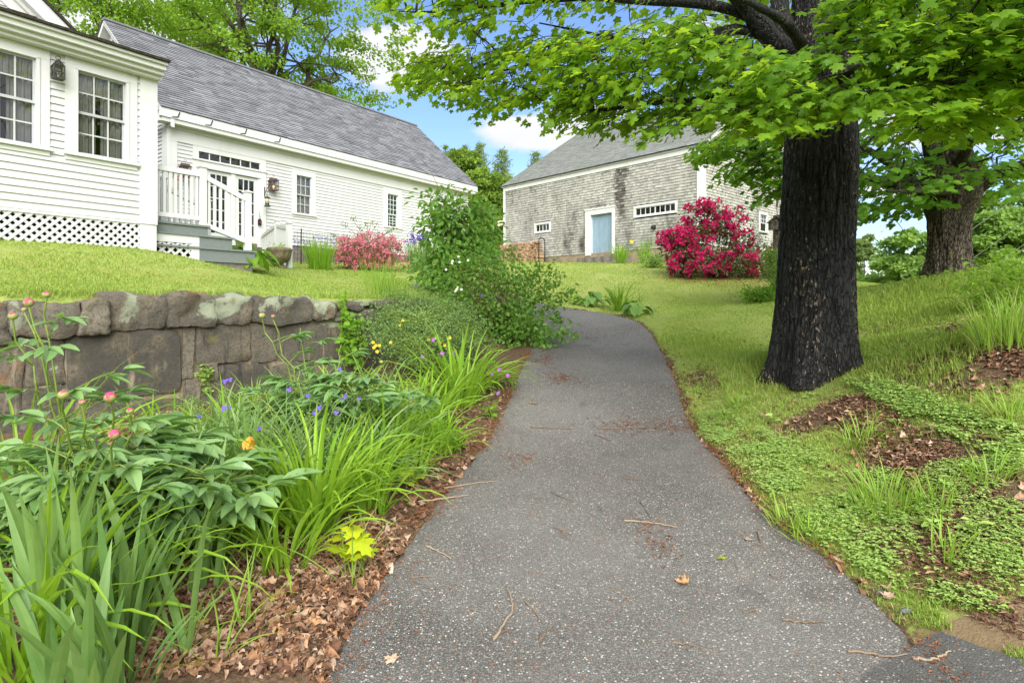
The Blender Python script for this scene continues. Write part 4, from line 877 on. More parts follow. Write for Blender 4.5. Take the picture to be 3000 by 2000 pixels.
def t_oval(w=.28, fold=.10, droop=.15, rows=(0, .18, .42, .70, .9, 1), prof=(.08, .75, 1, .72, .34, 0)):
    v = []
    for y, q in zip(rows, prof):
        z = -droop * y * y; v += [(-w * q, y, z + fold * q), (0, y, z), (w * q, y, z + fold * q)]
    f = []
    for i in range(len(rows) - 1):
        a = i * 3; f += [(a, a + 1, a + 4, a + 3), (a + 1, a + 2, a + 5, a + 4)]
    return np.array(v), [np.array(f)]
def t_card(w=.36, fold=.12): return np.array([(0, 0, 0), (w, .45, fold), (0, 1, -.08), (-w, .45, fold)]), [np.array([(0, 1, 2), (0, 2, 3)])]
T_MAPLE, T_MAPLE_LO, T_OVAL, T_CARD = t_maple(), t_maple_lo(), t_oval(), t_card()
T_SMALL = t_oval(.36, .08, .1, (0, .3, .7, 1), (.1, .9, .85, .05))
def scatter(mb, T, pos, Yd, Nd, size, var):
    pos = np.asarray(pos, float).reshape(-1, 3); n = len(pos)
    if not n: return
    Yd = unit(Yd); X = unit(np.cross(Yd, Nd)); Zd = np.cross(X, Yd); s = np.broadcast_to(np.asarray(size, float), (n,))[:, None, None]
    V, Fs = T; V = V[None]
    w = pos[:, None] + s * (V[..., 0:1] * X[:, None] + V[..., 1:2] * Yd[:, None] + V[..., 2:3] * Zd[:, None])
    k = V.shape[1]; o = np.arange(n) * k
    mb.add(w.reshape(-1, 3), [(o[:, None, None] + f[None]).reshape(-1, f.shape[1]) for f in Fs], np.repeat(np.broadcast_to(var, (n,)), k))
def curve(a, b, sag=.0, n=6, wob=.0, rng=random):
    a, b = np.array(a, float), np.array(b, float); L = np.linalg.norm(b - a); t_ = np.linspace(0, 1, n)[:, None]
    p = a + (b - a) * t_; p[:, 2] += (sag * 4 * t_ * (1 - t_))[:, 0]
    if wob:
        r = np.random.RandomState(int(abs(a[0] * 1000 + b[1] * 777 + b[2] * 333)) % 100000); w = r.normal(0, wob * L, (n, 3)); w[0] = w[-1] = 0; p += w
    return p
UP = np.array((0, 0, 1.))
def spray(lm, tm, c, o, L, nl, ls, rng, T, droop=.35, petiole=.05, vb=.5, vs=.5):
    """a leafy twig end: twig from inside outwards with leaves in pairs hanging off it"""
    side = np.cross(UP, o); a = c - o * L * .5 + UP * L * .12; e = c + o * L * .5 - UP * L * droop * .5
    pts = curve(a, e, L * .10, 5, .03); tm.tube(pts, np.linspace(.0055, .002, 5), 4, False)
    k = rng.uniform(.12, 1.02, nl); sg = rng.choice((-1., 1.), nl); lat = np.abs(rng.normal(.10, .09, nl)) * L * 1.5 + .02
    p = a + (e - a) * k[:, None] + UP * (L * .10 * 4 * k * (1 - k))[:, None] + side * (sg * lat)[:, None] + rng.normal(0, .035 * L * 1.5, (nl, 3)) - UP * (lat * .25)[:, None]
    y = o * rng.uniform(.2, .9, (nl, 1)) + side * (sg * rng.uniform(.2, 1.0, nl))[:, None] - UP * rng.uniform(.15, .95, (nl, 1)) + rng.normal(0, .22, (nl, 3))
    nn = UP * .85 + o * .55 + side * (sg * .25)[:, None] + rng.normal(0, .36, (nl, 3))
    scatter(lm, T, p, y, nn, ls * rng.uniform(.5, 1.15, nl), np.clip(rng.normal(vb + rng.normal(0, .16), vs * .5, nl), 0, 1))
    return a
def connect(tm, bases, limbs, rng, nsec, r1=.018, r2=.006):
    """secondary branches from the limbs, twigs from those to each spray"""
    bases = np.array(bases); idx = rng.choice(len(bases), min(nsec, len(bases)), False); cen = bases[idx]
    for _ in range(4):
        lab = ((bases[:, None] - cen[None]) ** 2).sum(-1).argmin(1); cen = np.array([bases[lab == i].mean(0) if (lab == i).any() else cen[i] for i in range(len(cen))])
    lp = np.concatenate([resample(l, 40) for l in limbs])
    for i, c in enumerate(cen):
        d = np.linalg.norm(lp - c, axis=1) + np.maximum(0, lp[:, 2] - c[2] - .1) * .5; j = d.argmin(); L = np.linalg.norm(c - lp[j])
        if L > .05: tm.tube(curve(lp[j], c, L * .08, 7, .03), np.linspace(r1 * min(1, .4 + L * .5), r2 * 1.2, 7), 5, False)
        for b in bases[lab == i]:
            if np.linalg.norm(b - c) > .03: tm.tube(curve(c, b, .02, 5, .04), np.linspace(r2, r2 * .7, 5), 4, False)
def limb(mb, pts, r0, r1, k=9, n=22, seed=0, a=.5):
    p = resample(smooth(np.array(pts, float), 2), n); r = np.linspace(r0, r1, n); rs = np.random.RandomState(seed)
    r = r * (1 + .12 * np.sin(np.arange(n) * 1.7 + seed)); mb.tube(p, r, k, True, a); return p
def trunk_mesh(mb, cx, cy, prof, seed, ridge=.03, lobes=5, flare_dir=None, na=270, nz=330, freq=6.5, flare=.45):
    """prof: list of (z, radius, dx, dy); bark ridges run up the stem, roots flare at the base"""
    zz = np.linspace(prof[0][0], prof[-1][0], nz); pr = np.array(prof); an = np.arange(na) * 2 * math.pi / na
    R = np.interp(zz, pr[:, 0], pr[:, 1]); DX = np.interp(zz, pr[:, 0], pr[:, 2]); DY = np.interp(zz, pr[:, 0], pr[:, 3]); z0 = prof[0][0]
    V = np.zeros((nz, na, 3)); A = np.zeros((nz, na))
    for i in range(nz):
        h = zz[i] - z0; fl = math.exp(-h / .27)
        for j in range(na):
            c, s = math.cos(an[j]), math.sin(an[j])
            w = mnoise.noise(Vector((c * 1.6, s * 1.6, zz[i] * .9 + seed))); w2 = mnoise.noise(Vector((c * 5, s * 5, zz[i] * 3.1 + seed)))
            n1 = abs(mnoise.noise(Vector((c * freq + w * .7 + w2 * .25, s * freq + w * .7, zz[i] * 1.15 + seed)))); n2 = abs(mnoise.noise(Vector((c * freq * 2.1 + w2 * .5, s * freq * 2.1, zz[i] * 3.0 - seed)))); fi = mnoise.noise(Vector((c * 20, s * 20, zz[i] * 13)))
            rd = min(1, n1 / .16) ** .7; rd2 = min(1, n2 / .14) ** .7; pl = mnoise.noise(Vector((c * 3.2, s * 3.2, zz[i] * 1.3 + seed * 3)))
            r_ = R[i] * (1 + .05 * mnoise.noise(Vector((c, s, zz[i] * .8 + seed * 2)))) + ridge * ((rd - 1) * 1.0 + (rd2 - 1) * .5 + pl * .9 + fi * .28)
            lob = .5 + .5 * math.cos(lobes * an[j] + seed + .8 * math.sin(an[j] * 2)); r_ += R[i] * fl * flare * (.25 + lob)
            V[i, j] = (cx + DX[i] + c * r_, cy + DY[i] + s * r_, zz[i]); A[i, j] = .10 + .45 * rd + .28 * rd2 + .2 * fi + .25 * pl
    I = np.arange(nz * na).reshape(nz, na); J = np.roll(I, -1, 1)
    mb.add(V.reshape(-1, 3), [np.stack([I[:-1], J[:-1], J[1:], I[1:]], -1).reshape(-1, 4), np.array([I[-1]])], np.clip(A, 0, 1).ravel())
def sample_poly(poly, n, rng):
    poly = np.array(poly, float); lo, hi = poly.min(0), poly.max(0); r = np.zeros((0, 2))
    while len(r) < n:
        q = rng.uniform(lo, hi, (n * 3, 2)); q = q[inpoly(q[:, 0], q[:, 1], poly)]; r = np.concatenate([r, q])
    return r[:n]
# ------------------------------------------------------------------ the near charred maple
rg = np.random.RandomState(21)
bz = hit(2385, 1128); TX, TY = bz[0] * (bz[1] + .33) / bz[1], bz[1] + .33 ; TZ = ground1(TX, TY)
kp = TY / F
def zt_(v): return CZ + (HOR - v) * kp
maple = thing('maple_tree', 'big maple with charred black trunk beside the asphalt path', 'tree', (TX, TY, TZ))
b = MB(); cxp = lambda u: (u - 1500) * kp - TX
trunk_mesh(b, TX, TY, [(zz__, rr__ * TY / 6.05, *cc__) for zz__, rr__, *cc__ in ((TZ - .12, .385, cxp(2378), 0), (zt_(1000), .375, cxp(2381), 0), (zt_(800), .372, cxp(2388), 0), (zt_(430), .338, cxp(2404), 0), (zt_(250), .315, cxp(2402), 0), (zt_(60), .24, cxp(2392), 0), (zt_(-300), .20, cxp(2400), .1), (zt_(-900), .12, cxp(2380), .2))], 3.7, .027, 5, flare=.42)
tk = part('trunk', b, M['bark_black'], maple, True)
lb = MB(); limbs = []
def LP(*q): return [P(u, v, d) for u, v, d in q]
for pts, r0, r1 in ((LP((2385, 215, 6.0), (2320, 170, 5.95), (2260, 120, 5.8), (2195, 25, 5.6), (2120, -80, 5.4), (2020, -260, 5.0)), .125, .06),
    (LP((2330, 185, 6.1), (2290, 60, 6.3), (2275, -60, 6.5), (2240, -300, 6.8)), .11, .05),
    (LP((2215, 55, 5.7), (2120, 20, 5.7), (2000, 2, 5.9), (1900, 8, 6.1), (1780, -10, 6.4), (1600, 0, 6.7), (1420, 20, 7.0), (1250, 40, 7.2), (1140, 30, 7.2)), .06, .008),
    (LP((2260, 120, 5.8), (2150, 75, 5.7), (2060, 110, 5.9), (1900, 125, 6.3), (1800, 112, 6.6), (1700, 92, 6.9), (1580, 68, 7.1)), .05, .008),
    (LP((2160, 80, 5.7), (2000, 170, 5.9), (1900, 190, 6.2), (1760, 172, 6.6), (1620, 160, 7.0), (1480, 168, 7.4), (1380, 205, 7.6), (1230, 235, 7.8)), .045, .008),
    (LP((1900, 190, 6.2), (1760, 215, 6.6), (1560, 180, 7.1), (1440, 220, 7.4), (1300, 260, 7.7)), .03, .006),
    (LP((2400, 330, 5.9), (2300, 300, 5.5), (2180, 290, 5.2), (2050, 290, 5.2), (1900, 300, 5.5), (1740, 330, 6.0), (1600, 310, 6.5)), .05, .008),
    (LP((2480, 300, 6.0), (2600, 265, 5.6), (2700, 190, 5.2), (2800, 120, 4.9), (2900, 40, 4.6), (3100, -60, 4.2)), .07, .02),
    (LP((2500, 300, 6.0), (2560, 290, 5.4), (2640, 262, 5.0), (2760, 268, 4.6), (2900, 250, 4.3), (3100, 220, 3.9)), .05, .01),
    (LP((2420, 260, 5.8), (2450, 240, 5.2), (2480, 220, 4.6), (2500, 200, 4.0), (2520, 190, 3.5)), .05, .01),
    (LP((2440, 120, 5.9), (2520, 20, 5.3), (2620, -120, 4.6), (2700, -250, 4.0)), .10, .03),
    (LP((2360, 150, 5.8), (2300, 60, 5.2), (2220, 20, 4.6), (2100, -40, 4.0)), .06, .012),
    (LP((2400, 100, 6.3), (2480, 20, 7.2), (2600, -40, 8.2), (2760, -60, 9)), .08, .02),
    (LP((2390, 150, 6.3), (2300, 80, 7.2), (2200, 60, 8.0), (2050, 40, 8.8)), .07, .015)):
    limbs.append(limb(lb, pts, r0, r1, seed=len(limbs)))
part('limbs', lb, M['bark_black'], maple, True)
U1 = [(1085, -250), (1095, 40), (1150, 60), (1190, 75), (1210, 100), (1228, 128), (1270, 120), (1285, 92), (1330, 100), (1345, 75), (1380, 92), (1460, 104), (1540, 105), (1600, 70), (1700, 30), (1850, 20), (2000, 40), (2000, -250)]
L1 = [(1170, 205), (1240, 158), (1300, 143), (1400, 148), (1480, 133), (1560, 98), (1640, 93), (1750, 108), (1850, 75), (1950, 60), (2060, 70), (2140, 140), (2280, 178), (2350, 185), (2350, 380), (2300, 382), (2200, 372), (2060, 362), (2000, 380), (1930, 405), (1865, 365), (1773, 382), (1712, 365), (1636, 362), (1586, 325), (1532, 295), (1502, 320), (1418, 350), (1345, 288), (1272, 270), (1219, 295)]
R1 = [(2330, 190), (2410, 120), (2460, 0), (2500, -130), (3230, -130), (3230, 370), (3000, 365), (2920, 325), (2850, 395), (2750, 412), (2650, 370), (2510, 320), (2470, 330), (2400, 365), (2330, 380)]
R2 = [(2000, -60), (3150, -120), (3150, 330), (2600, 330), (2500, 200), (2000, 300)]
lm, tm = MB(), MB(); bases = []
def put(poly, n, dfun, L, nl, ls, T=T_MAPLE, vb=.5):
    q = sample_poly(poly, n, rg)
    for u, v in q:
        d = dfun(u, v); c = P(u, v, d); o = np.array((c[0] - TX, c[1] - TY, 0)); o = unit(o) if np.linalg.norm(o) > .3 else unit(rg.normal(0, 1, 3) * (1, 1, 0))
        o = unit(o + rg.normal(0, .35, 3) * (1, 1, .3)); bases.append(spray(lm, tm, c, o, L * rg.uniform(.7, 1.25), int(nl * rg.uniform(.7, 1.3)), ls, rg, T, vb=vb))
put(L1, 370, lambda u, v: np.interp(u, (1160, 1500, 1900, 2300), (7.8, 7.0, 5.7, 4.7)) + rg.uniform(-.7, .8), .46, 17, .104)
put(U1, 180, lambda u, v: np.interp(u, (1085, 2000), (7.1, 6.2)) + rg.uniform(-.5, .6), .46, 16, .108, vb=.6)
put(R1, 370, lambda u, v: np.interp(u, (2330, 2600, 3300), (5.0, 4.6, 3.9)) + rg.uniform(-.7, .7), .46, 18, .10)
put(R2, 130, lambda u, v: rg.uniform(6.5, 9.2), .55, 16, .13, T_MAPLE_LO, .6)
# the rest of the crown, above the picture
for _ in range(70):
    an, rr_, h = rg.uniform(0, 2 * math.pi), rg.uniform(.2, 1) ** .6 * 5.2, rg.uniform(0, 1)
    c = np.array((TX + math.cos(an) * rr_ * (1 - .5 * h), TY + math.sin(an) * rr_ * (1 - .5 * h), CZ + 3.9 + h * 5.5))
    uu, vv = px(c)
    if c[1] < 1.2 or (c[1] > 0 and vv > -60): continue
    o = unit(np.array((c[0] - TX, c[1] - TY, 0)) + 1e-3); bases.append(spray(lm, tm, c, o, .9, 18, .16, rg, T_MAPLE_LO, vb=.6))
limbs += [np.array([[TX, TY, zt_(-200)], [TX - .1, TY + .2, zt_(-900)], [TX, TY, zt_(-1400)]])]
connect(tm, bases, limbs, rg, 120)
part('twigs', tm, M['twig'], maple); part('crown', lm, M['leaf_maple'], maple)
# ------------------------------------------------------------------ second maple on its mound
rg = np.random.RandomState(33)
d2 = 11.5; b2 = hit(2775, 806); d2 = b2[1]; k2 = d2 / F; X2_, Y2_ = (2778 - 1500) * k2, d2; Z2 = ground1(X2_, Y2_)
def z2(v): return CZ + (HOR - v) * k2
mp2 = thing('maple_tree', 'stout brown maple on the grassy mound beyond the charred one', 'tree', (X2_, Y2_, Z2))
b = MB(); trunk_mesh(b, X2_, Y2_, [(Z2 - .1, .375, 0, 0), (z2(760), .36, 0, 0), (z2(700), .35, .0, 0), (z2(640), .37, .02, 0), (z2(585), .50, .06, 0), (z2(540), .52, .05, 0), (z2(400), .3, 0, 0), (z2(100), .22, 0, 0)], 9.1, .038, 4, na=200, nz=170, freq=5.5, flare=.35)
part('trunk', b, M['bark'], mp2, True)
lb = MB(); limbs = []
for pts, r0, r1 in ((LP((2740, 590, 11.5), (2660, 540, 11.4), (2560, 530, 11.6), (2450, 500, 11.9), (2300, 480, 12.3), (2150, 440, 12.6)), .16, .02), (LP((2700, 560, 11.5), (2600, 470, 12), (2540, 440, 12.6), (2400, 360, 13)), .12, .02), (LP((2850, 570, 11.5), (2920, 500, 11), (3050, 470, 10.6), (3250, 440, 10)), .14, .03), (LP((2800, 500, 11.3), (2850, 400, 10.5), (2950, 330, 9.8)), .12, .03), (LP((2750, 500, 11.5), (2700, 350, 11.4), (2650, 200, 11.2), (2600, 0, 11)), .16, .05), (LP((2780, 560, 11.2), (2740, 560, 10.4), (2680, 560, 9.6), (2600, 560, 9.2)), .10, .02)):
    limbs.append(limb(lb, pts, r0, r1, seed=len(limbs)))
part('limbs', lb, M['bark'], mp2, True)
J1 = [(2015, 470), (2060, 480), (2110, 440), (2150, 505), (2200, 545), (2225, 598), (2290, 575), (2400, 600), (2510, 655), (2560, 622), (2600, 635), (2640, 650), (2700, 625), (2740, 600), (2850, 575), (2900, 575), (2915, 608), (2950, 570), (3000, 552), (3350, 540), (3350, 60), (2300, 60), (2150, 370)]
lm, tm, bases = MB(), MB(), []
def put2(poly, n, dl, dh, L, nl, ls, vb):
    for u, v in sample_poly(poly, n, rg):
        d = rg.uniform(dl, dh) if u > 2500 else 12.4 + rg.uniform(-.9, .9); c = P(u, v, d); o = np.array((c[0] - X2_, c[1] - Y2_, 0)); o = unit(o + 1e-3); o = unit(o + rg.normal(0, .3, 3) * (1, 1, .3))
        bases.append(spray(lm, tm, c, o, L * rg.uniform(.7, 1.3), int(nl * rg.uniform(.7, 1.3)), ls, rg, T_MAPLE_LO, vb=vb))
put2(J1, 520, 8.8, 14.5, .62, 20, .14, .5)
put2([(2020, 440), (2200, 520), (2290, 570), (2290, 400), (2150, 380)], 60, 12, 13, .55, 18, .14, .5)
put2([(2320, 610), (2510, 640), (2600, 630), (2720, 600), (2720, 480), (2320, 480)], 60, 10.5, 12, .5, 18, .14, .4)
for _ in range(60):
    an, rr_, h = rg.uniform(0, 2 * math.pi), rg.uniform(.2, 1) ** .6 * 6.5, rg.uniform(0, 1)
    c = np.array((X2_ + math.cos(an) * rr_ * (1 - .5 * h), Y2_ + math.sin(an) * rr_ * (1 - .5 * h), z2(40) + h * 6)); o = unit(np.array((c[0] - X2_, c[1] - Y2_, 0)) + 1e-3)
    uu, vv = px(c)
    if uu < 2080: continue
    bases.append(spray(lm, tm, c, o, 1.1, 20, .2, rg, T_MAPLE_LO, vb=.5))
c = P(2642, 690, 10.6); bases.append(spray(lm, tm, c, unit(np.array((-.3, -.4, -.5))), .30, 9, .11, rg, T_MAPLE_LO, vb=.2))
connect(tm, bases, limbs, rg, 90, .03, .008)
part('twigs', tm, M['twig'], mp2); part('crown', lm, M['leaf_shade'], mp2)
# ------------------------------------------------------------------ far trees
def far_tree(name, label, u, v, d, ru, rv, ncl, nl, ls, lmat, seed, base_v=None, stems=5, bmat='bark', spread=.55, flat=.5, group=None, shape=2.0, trunk_u=None, fork=.35, vb=.5):
    rg = np.random.RandomState(seed); c0 = P(u, v, d); R, H = ru * d / F, rv * d / F
    tx = P(trunk_u or u, v, d)[0]; bx = np.array((tx, d, ground1(tx, d) if base_v is None else CZ + (HOR - base_v) * d / F)); root = thing(name, label, 'tree', bx, group)
    lm, bm = MB(), MB()
    q = unit(rg.normal(0, 1, (ncl, 3))) * (rg.uniform(.12, 1, (ncl, 1)) ** (1 / shape)); lump = np.array([1 + .28 * mnoise.noise(Vector(e * 2.1 + seed)) for e in q])[:, None]
    cen = c0 + q * lump * np.array((R, R, H)); r_ = spread * R / (ncl ** (1 / 3)) * 2.1
    n = ncl * nl; pt = np.repeat(cen, nl, 0) + unit(rg.normal(0, 1, (n, 3))) * (rg.uniform(0, 1, (n, 1)) ** .5) * np.array((r_, r_, r_ * flat)) * np.repeat(rg.uniform(.6, 1.3, (ncl, 1)), nl, 0)
    oo = unit(pt - np.repeat(cen, nl, 0) + (pt - c0) * .12); var = np.clip(vb + rg.normal(0, .2, n) + np.repeat(rg.normal(0, .22, ncl), nl), 0, 1)
    scatter(lm, T_CARD, pt, oo * .8 + rg.normal(0, .5, (n, 3)) - UP * .25, UP * .9 + oo * .5 + rg.normal(0, .45, (n, 3)), ls * rg.uniform(.6, 1.3, n), var)
    fk = bx + (c0 - bx) * fork; fk[2] = max(fk[2], bx[2] + .5)
    bm.tube(curve(bx - UP * .4, fk, 0, 6, .01), np.linspace(R * .055, R * .042, 6), 8)
    for i in range(stems):
        tp = cen[rg.randint(ncl)] * .75 + (c0 + UP * H * .5) * .25; st = curve(fk, tp, 0, 9, .03); bm.tube(st, np.linspace(R * .028, R * .005, 9), 6)
        for j in range(int(ncl / stems * .6)):
            e = cen[rg.randint(ncl)]; m = st[np.linalg.norm(st - e, axis=1).argmin()]
            if np.linalg.norm(e - m) < R * .8: bm.tube(curve(m, e, 0, 5, .04), np.linspace(R * .010, R * .002, 5), 4, False)
    part('trunk', bm, M[bmat], root); part('crown', lm, M[lmat], root); return root
def pine(name, label, u, vtop, vbase, d, ru, seed, lmat='needle', bare=.25, group=None, n_wh=15, dens=1.0):
    rg = np.random.RandomState(seed); top = P(u, vtop, d); bx = np.array((top[0], d, CZ + (HOR - vbase) * d / F)); root = thing(name, label, 'tree', bx, group); lm, bm = MB(), MB(); H = top[2] - bx[2]; R = ru * d / F
    bm.tube(curve(bx - UP * .5, top, 0, 8, .004), np.linspace(H * .014, .02, 8), 7)
    P_, Y_ = [], []
    for i in range(n_wh):
        f = i / (n_wh - 1); z = lerp(bx[2] + H * bare, top[2] - .1, f); rl = R * (1 - f) ** .75 * rg.uniform(.75, 1.15) + R * .10
        for a in np.arange(6) * math.pi / 3 + rg.uniform(0, 2):
            a += rg.normal(0, .25); L = rl * rg.uniform(.55, 1.1); o = np.array((math.cos(a), math.sin(a), rg.uniform(.05, .45))); s = np.array((top[0], d, z)); e = s + o * L
            bm.tube(curve(s, e, -.05 * L, 5, .02), np.linspace(.03 * H / 12, .008, 5), 4, False)
            m = int(14 * dens * max(.5, L)); k = rg.uniform(.3, 1.05, m); p = s + (e - s) * k[:, None] + rg.normal(0, .16 * L + .08, (m, 3)) * (1, 1, .4); P_.append(p); Y_.append(np.repeat(o[None], m, 0) * .5 + rg.normal(0, .5, (m, 3)) + UP * .35)
    p, y = np.concatenate(P_), np.concatenate(Y_); k = 3; p = np.repeat(p, k, 0) + rg.normal(0, .12, (len(p) * k, 3)); y = np.repeat(y, k, 0) + rg.normal(0, .6, (len(p), 3))
    scatter(lm, t_card(.16, .05), p, y, rg.normal(0, 1, (len(p), 3)) + UP, rg.uniform(.22, .42, len(p)), np.clip(rg.normal(.5, .28, len(p)), 0, 1))
    part('trunk', bm, M['bark'], root); part('crown', lm, M[lmat], root)
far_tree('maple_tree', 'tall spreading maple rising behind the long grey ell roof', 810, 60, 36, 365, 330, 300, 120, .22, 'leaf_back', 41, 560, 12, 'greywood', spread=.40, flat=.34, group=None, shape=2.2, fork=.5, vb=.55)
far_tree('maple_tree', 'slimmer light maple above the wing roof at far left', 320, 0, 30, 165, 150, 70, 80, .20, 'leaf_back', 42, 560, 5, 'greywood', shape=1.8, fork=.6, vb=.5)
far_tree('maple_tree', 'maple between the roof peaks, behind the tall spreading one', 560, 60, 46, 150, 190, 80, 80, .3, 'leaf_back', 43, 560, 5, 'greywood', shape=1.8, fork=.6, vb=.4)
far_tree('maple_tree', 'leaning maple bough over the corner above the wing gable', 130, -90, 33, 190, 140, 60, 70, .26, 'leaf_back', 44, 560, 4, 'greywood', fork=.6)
G_ = 'woodland trees between ell and barn'
far_tree('woodland_tree', 'yellow green broadleaf tree in the gap between ell and barn', 1425, 560, 52, 75, 75, 90, 130, .26, 'leaf_wood', 51, 760, 4, 'bark', group=G_, vb=.75)
far_tree('woodland_tree', 'dull green broadleaf tree low against the barn corner', 1450, 690, 46, 75, 62, 80, 130, .24, 'leaf_wood', 52, 770, 4, 'bark', group=G_, vb=.45)
far_tree('woodland_tree', 'rounded green tree beside the right end of the ell roof', 1345, 500, 56, 62, 70, 70, 130, .28, 'leaf_wood', 53, 760, 4, 'bark', group=G_, vb=.45)
far_tree('woodland_tree', 'dark broadleaf tree behind the tall garden shrub', 1380, 660, 50, 85, 90, 90, 130, .26, 'leaf_wood', 54, 770, 4, 'bark', group=G_, vb=.28)
far_tree('woodland_tree', 'small dark tree at the foot of the gap between ell and barn', 1470, 640, 58, 70, 110, 80, 120, .28, 'leaf_wood', 55, 780, 4, 'bark', group=G_, vb=.3)
pine('pine_tree', 'white pine with a ragged pointed top in the gap left of the barn', 1405, 428, 740, 60, 62, 61, group='pines beyond the barn', dens=1.3, n_wh=15)
pine('pine_tree', 'broad white pine closest to the barn roof edge', 1470, 445, 750, 62, 72, 62, group='pines beyond the barn', dens=1.4, n_wh=16)
pine('pine_tree', 'thin pine top just above the right end of the ell roof', 1362, 432, 740, 66, 40, 63, group='pines beyond the barn', dens=1.2, n_wh=14)
pine('pine_tree', 'pine tip peeping over the ell rake', 1306, 432, 740, 70, 34, 64, group='pines beyond the barn', dens=1.1, n_wh=14)
pine('pine_tree', 'pine sprig showing over the left slope of the barn roof', 1570, 452, 760, 60, 60, 65, group='pines beyond the barn', dens=1.2, n_wh=14)
G2 = 'far trees beyond the grassy mound'
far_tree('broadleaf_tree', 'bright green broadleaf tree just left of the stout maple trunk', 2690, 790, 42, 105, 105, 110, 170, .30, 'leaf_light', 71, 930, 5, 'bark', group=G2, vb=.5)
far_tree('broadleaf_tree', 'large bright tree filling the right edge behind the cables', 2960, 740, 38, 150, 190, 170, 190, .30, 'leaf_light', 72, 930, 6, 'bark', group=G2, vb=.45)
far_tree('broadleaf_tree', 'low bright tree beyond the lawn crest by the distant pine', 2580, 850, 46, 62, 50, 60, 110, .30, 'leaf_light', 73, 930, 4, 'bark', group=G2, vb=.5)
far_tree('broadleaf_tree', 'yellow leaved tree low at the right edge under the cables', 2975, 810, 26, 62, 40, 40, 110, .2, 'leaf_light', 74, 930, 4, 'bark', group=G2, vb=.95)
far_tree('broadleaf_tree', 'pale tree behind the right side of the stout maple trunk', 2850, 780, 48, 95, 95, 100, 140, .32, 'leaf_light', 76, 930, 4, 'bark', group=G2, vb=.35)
far_tree('pine_tree', 'distant round topped pine beyond the lawn crest', 2532, 725, 60, 30, 34, 30, 90, .3, 'needle', 75, 930, 3, 'bark', group=None, spread=.5, fork=.8)
far_tree('pine_tree', 'distant ragged pine half hidden by the charred trunk', 2500, 780, 62, 34, 46, 34, 80, .3, 'needle', 77, 930, 3, 'bark', group=None, spread=.5, fork=.7)
# ------------------------------------------------------------------ plant builders
def blades(mb, base, phi, L, w, tilt, curv, nseg=7, fold=.22, var=.5, shape='taper', rng=np.random):
    """strap leaves: base (N,3), heading phi, length, width, first lean and how fast they arch over"""
    base = np.asarray(base, float); n = len(base); phi, L, w, tilt, curv = [np.broadcast_to(np.asarray(e, float), (n,)) for e in (phi, L, w, tilt, curv)]
    o = np.stack([np.cos(phi), np.sin(phi), 0 * phi], -1); sd_ = np.stack([-np.sin(phi), np.cos(phi), 0 * phi], -1); p = base.copy(); rows = []
    tw = rng.normal(0, .35, n); bend = rng.normal(0, .25, n)
    for j in range(nseg + 1):
        s = j / nseg; th = tilt + curv * s ** 1.6; th = np.minimum(th, 2.75)
        if shape == 'taper': wd = w * (.62 + .38 * min(1, s * 3)) * (1 - max(0, (s - .45) / .55) ** 1.7) + .0006
        else: wd = w * (.8 + .2 * math.sin(s * 3)) * (1 - max(0, (s - .6) / .4) ** 1.5) + .0006
        t_ = o * np.sin(th)[:, None] + UP * np.cos(th)[:, None]; nn = np.cross(sd_, t_); x = sd_ * np.cos(tw * s)[:, None] + nn * np.sin(tw * s)[:, None]; nn = np.cross(x, t_)
        rows += [p - x * (wd / 2)[:, None] - nn * (fold * wd)[:, None], p.copy(), p + x * (wd / 2)[:, None] - nn * (fold * wd)[:, None]]
        p = p + t_ * (L / nseg)[:, None] + sd_ * (bend * L / nseg * s * .5)[:, None]
    V = np.stack(rows, 1); k = V.shape[1]; f = []
    for j in range(nseg):
        a = 3 * j; f += [(a, a + 1, a + 4, a + 3), (a + 1, a + 2, a + 5, a + 4)]
    f = np.array(f); mb.add(V.reshape(-1, 3), [(np.arange(n)[:, None, None] * k + f[None]).reshape(-1, 4)], np.repeat(np.broadcast_to(var, (n,)), k))
    return V[:, -2]
def clump(name, label, cat, c, n, L, w, tilt, curv, rad, mat, seed, group=None, var=.5, nseg=7, fans=0, fold=.22, L_var=.3, phi=None, vs=.22, shape='taper', ell=1.0):
    rg = np.random.RandomState(seed); root = thing(name, label, cat, c, group); mb = MB()
    if fans:
        fc = np.array(c) + np.stack([rg.normal(0, rad, fans), rg.normal(0, rad, fans) * ell, np.zeros(fans)], -1); fi = rg.randint(0, fans, n); base = fc[fi] + rg.normal(0, .018, (n, 3)) * (1, 1, 0); fp = rg.uniform(0, 6.28, fans)[fi]; ph = fp + np.where(rg.uniform(0, 1, n) < .5, 0, math.pi) + rg.normal(0, .25, n)
    else:
        a = rg.uniform(0, 6.28, n); r_ = rad * np.sqrt(rg.uniform(0, 1, n)); base = np.array(c) + np.stack([np.cos(a) * r_, np.sin(a) * r_ * ell, np.zeros(n)], -1); ph = a + rg.normal(0, .6, n)
    if phi is not None: ph = phi[0] + rg.normal(0, phi[1], n)
    base[:, 2] = ground(base[:, 0], base[:, 1]) - .01
    Ls = L * (1 + rg.uniform(-L_var, L_var, n)); k = rg.uniform(0, 1, n)
    blades(mb, base, ph, Ls, w * rg.uniform(.7, 1.15, n), tilt[0] + (tilt[1] - tilt[0]) * k, rg.uniform(*curv, n), nseg, fold, np.clip(var + rg.normal(0, vs, n), 0, 1), shape, rg)
    part('leaves', mb, M[mat], root); return root
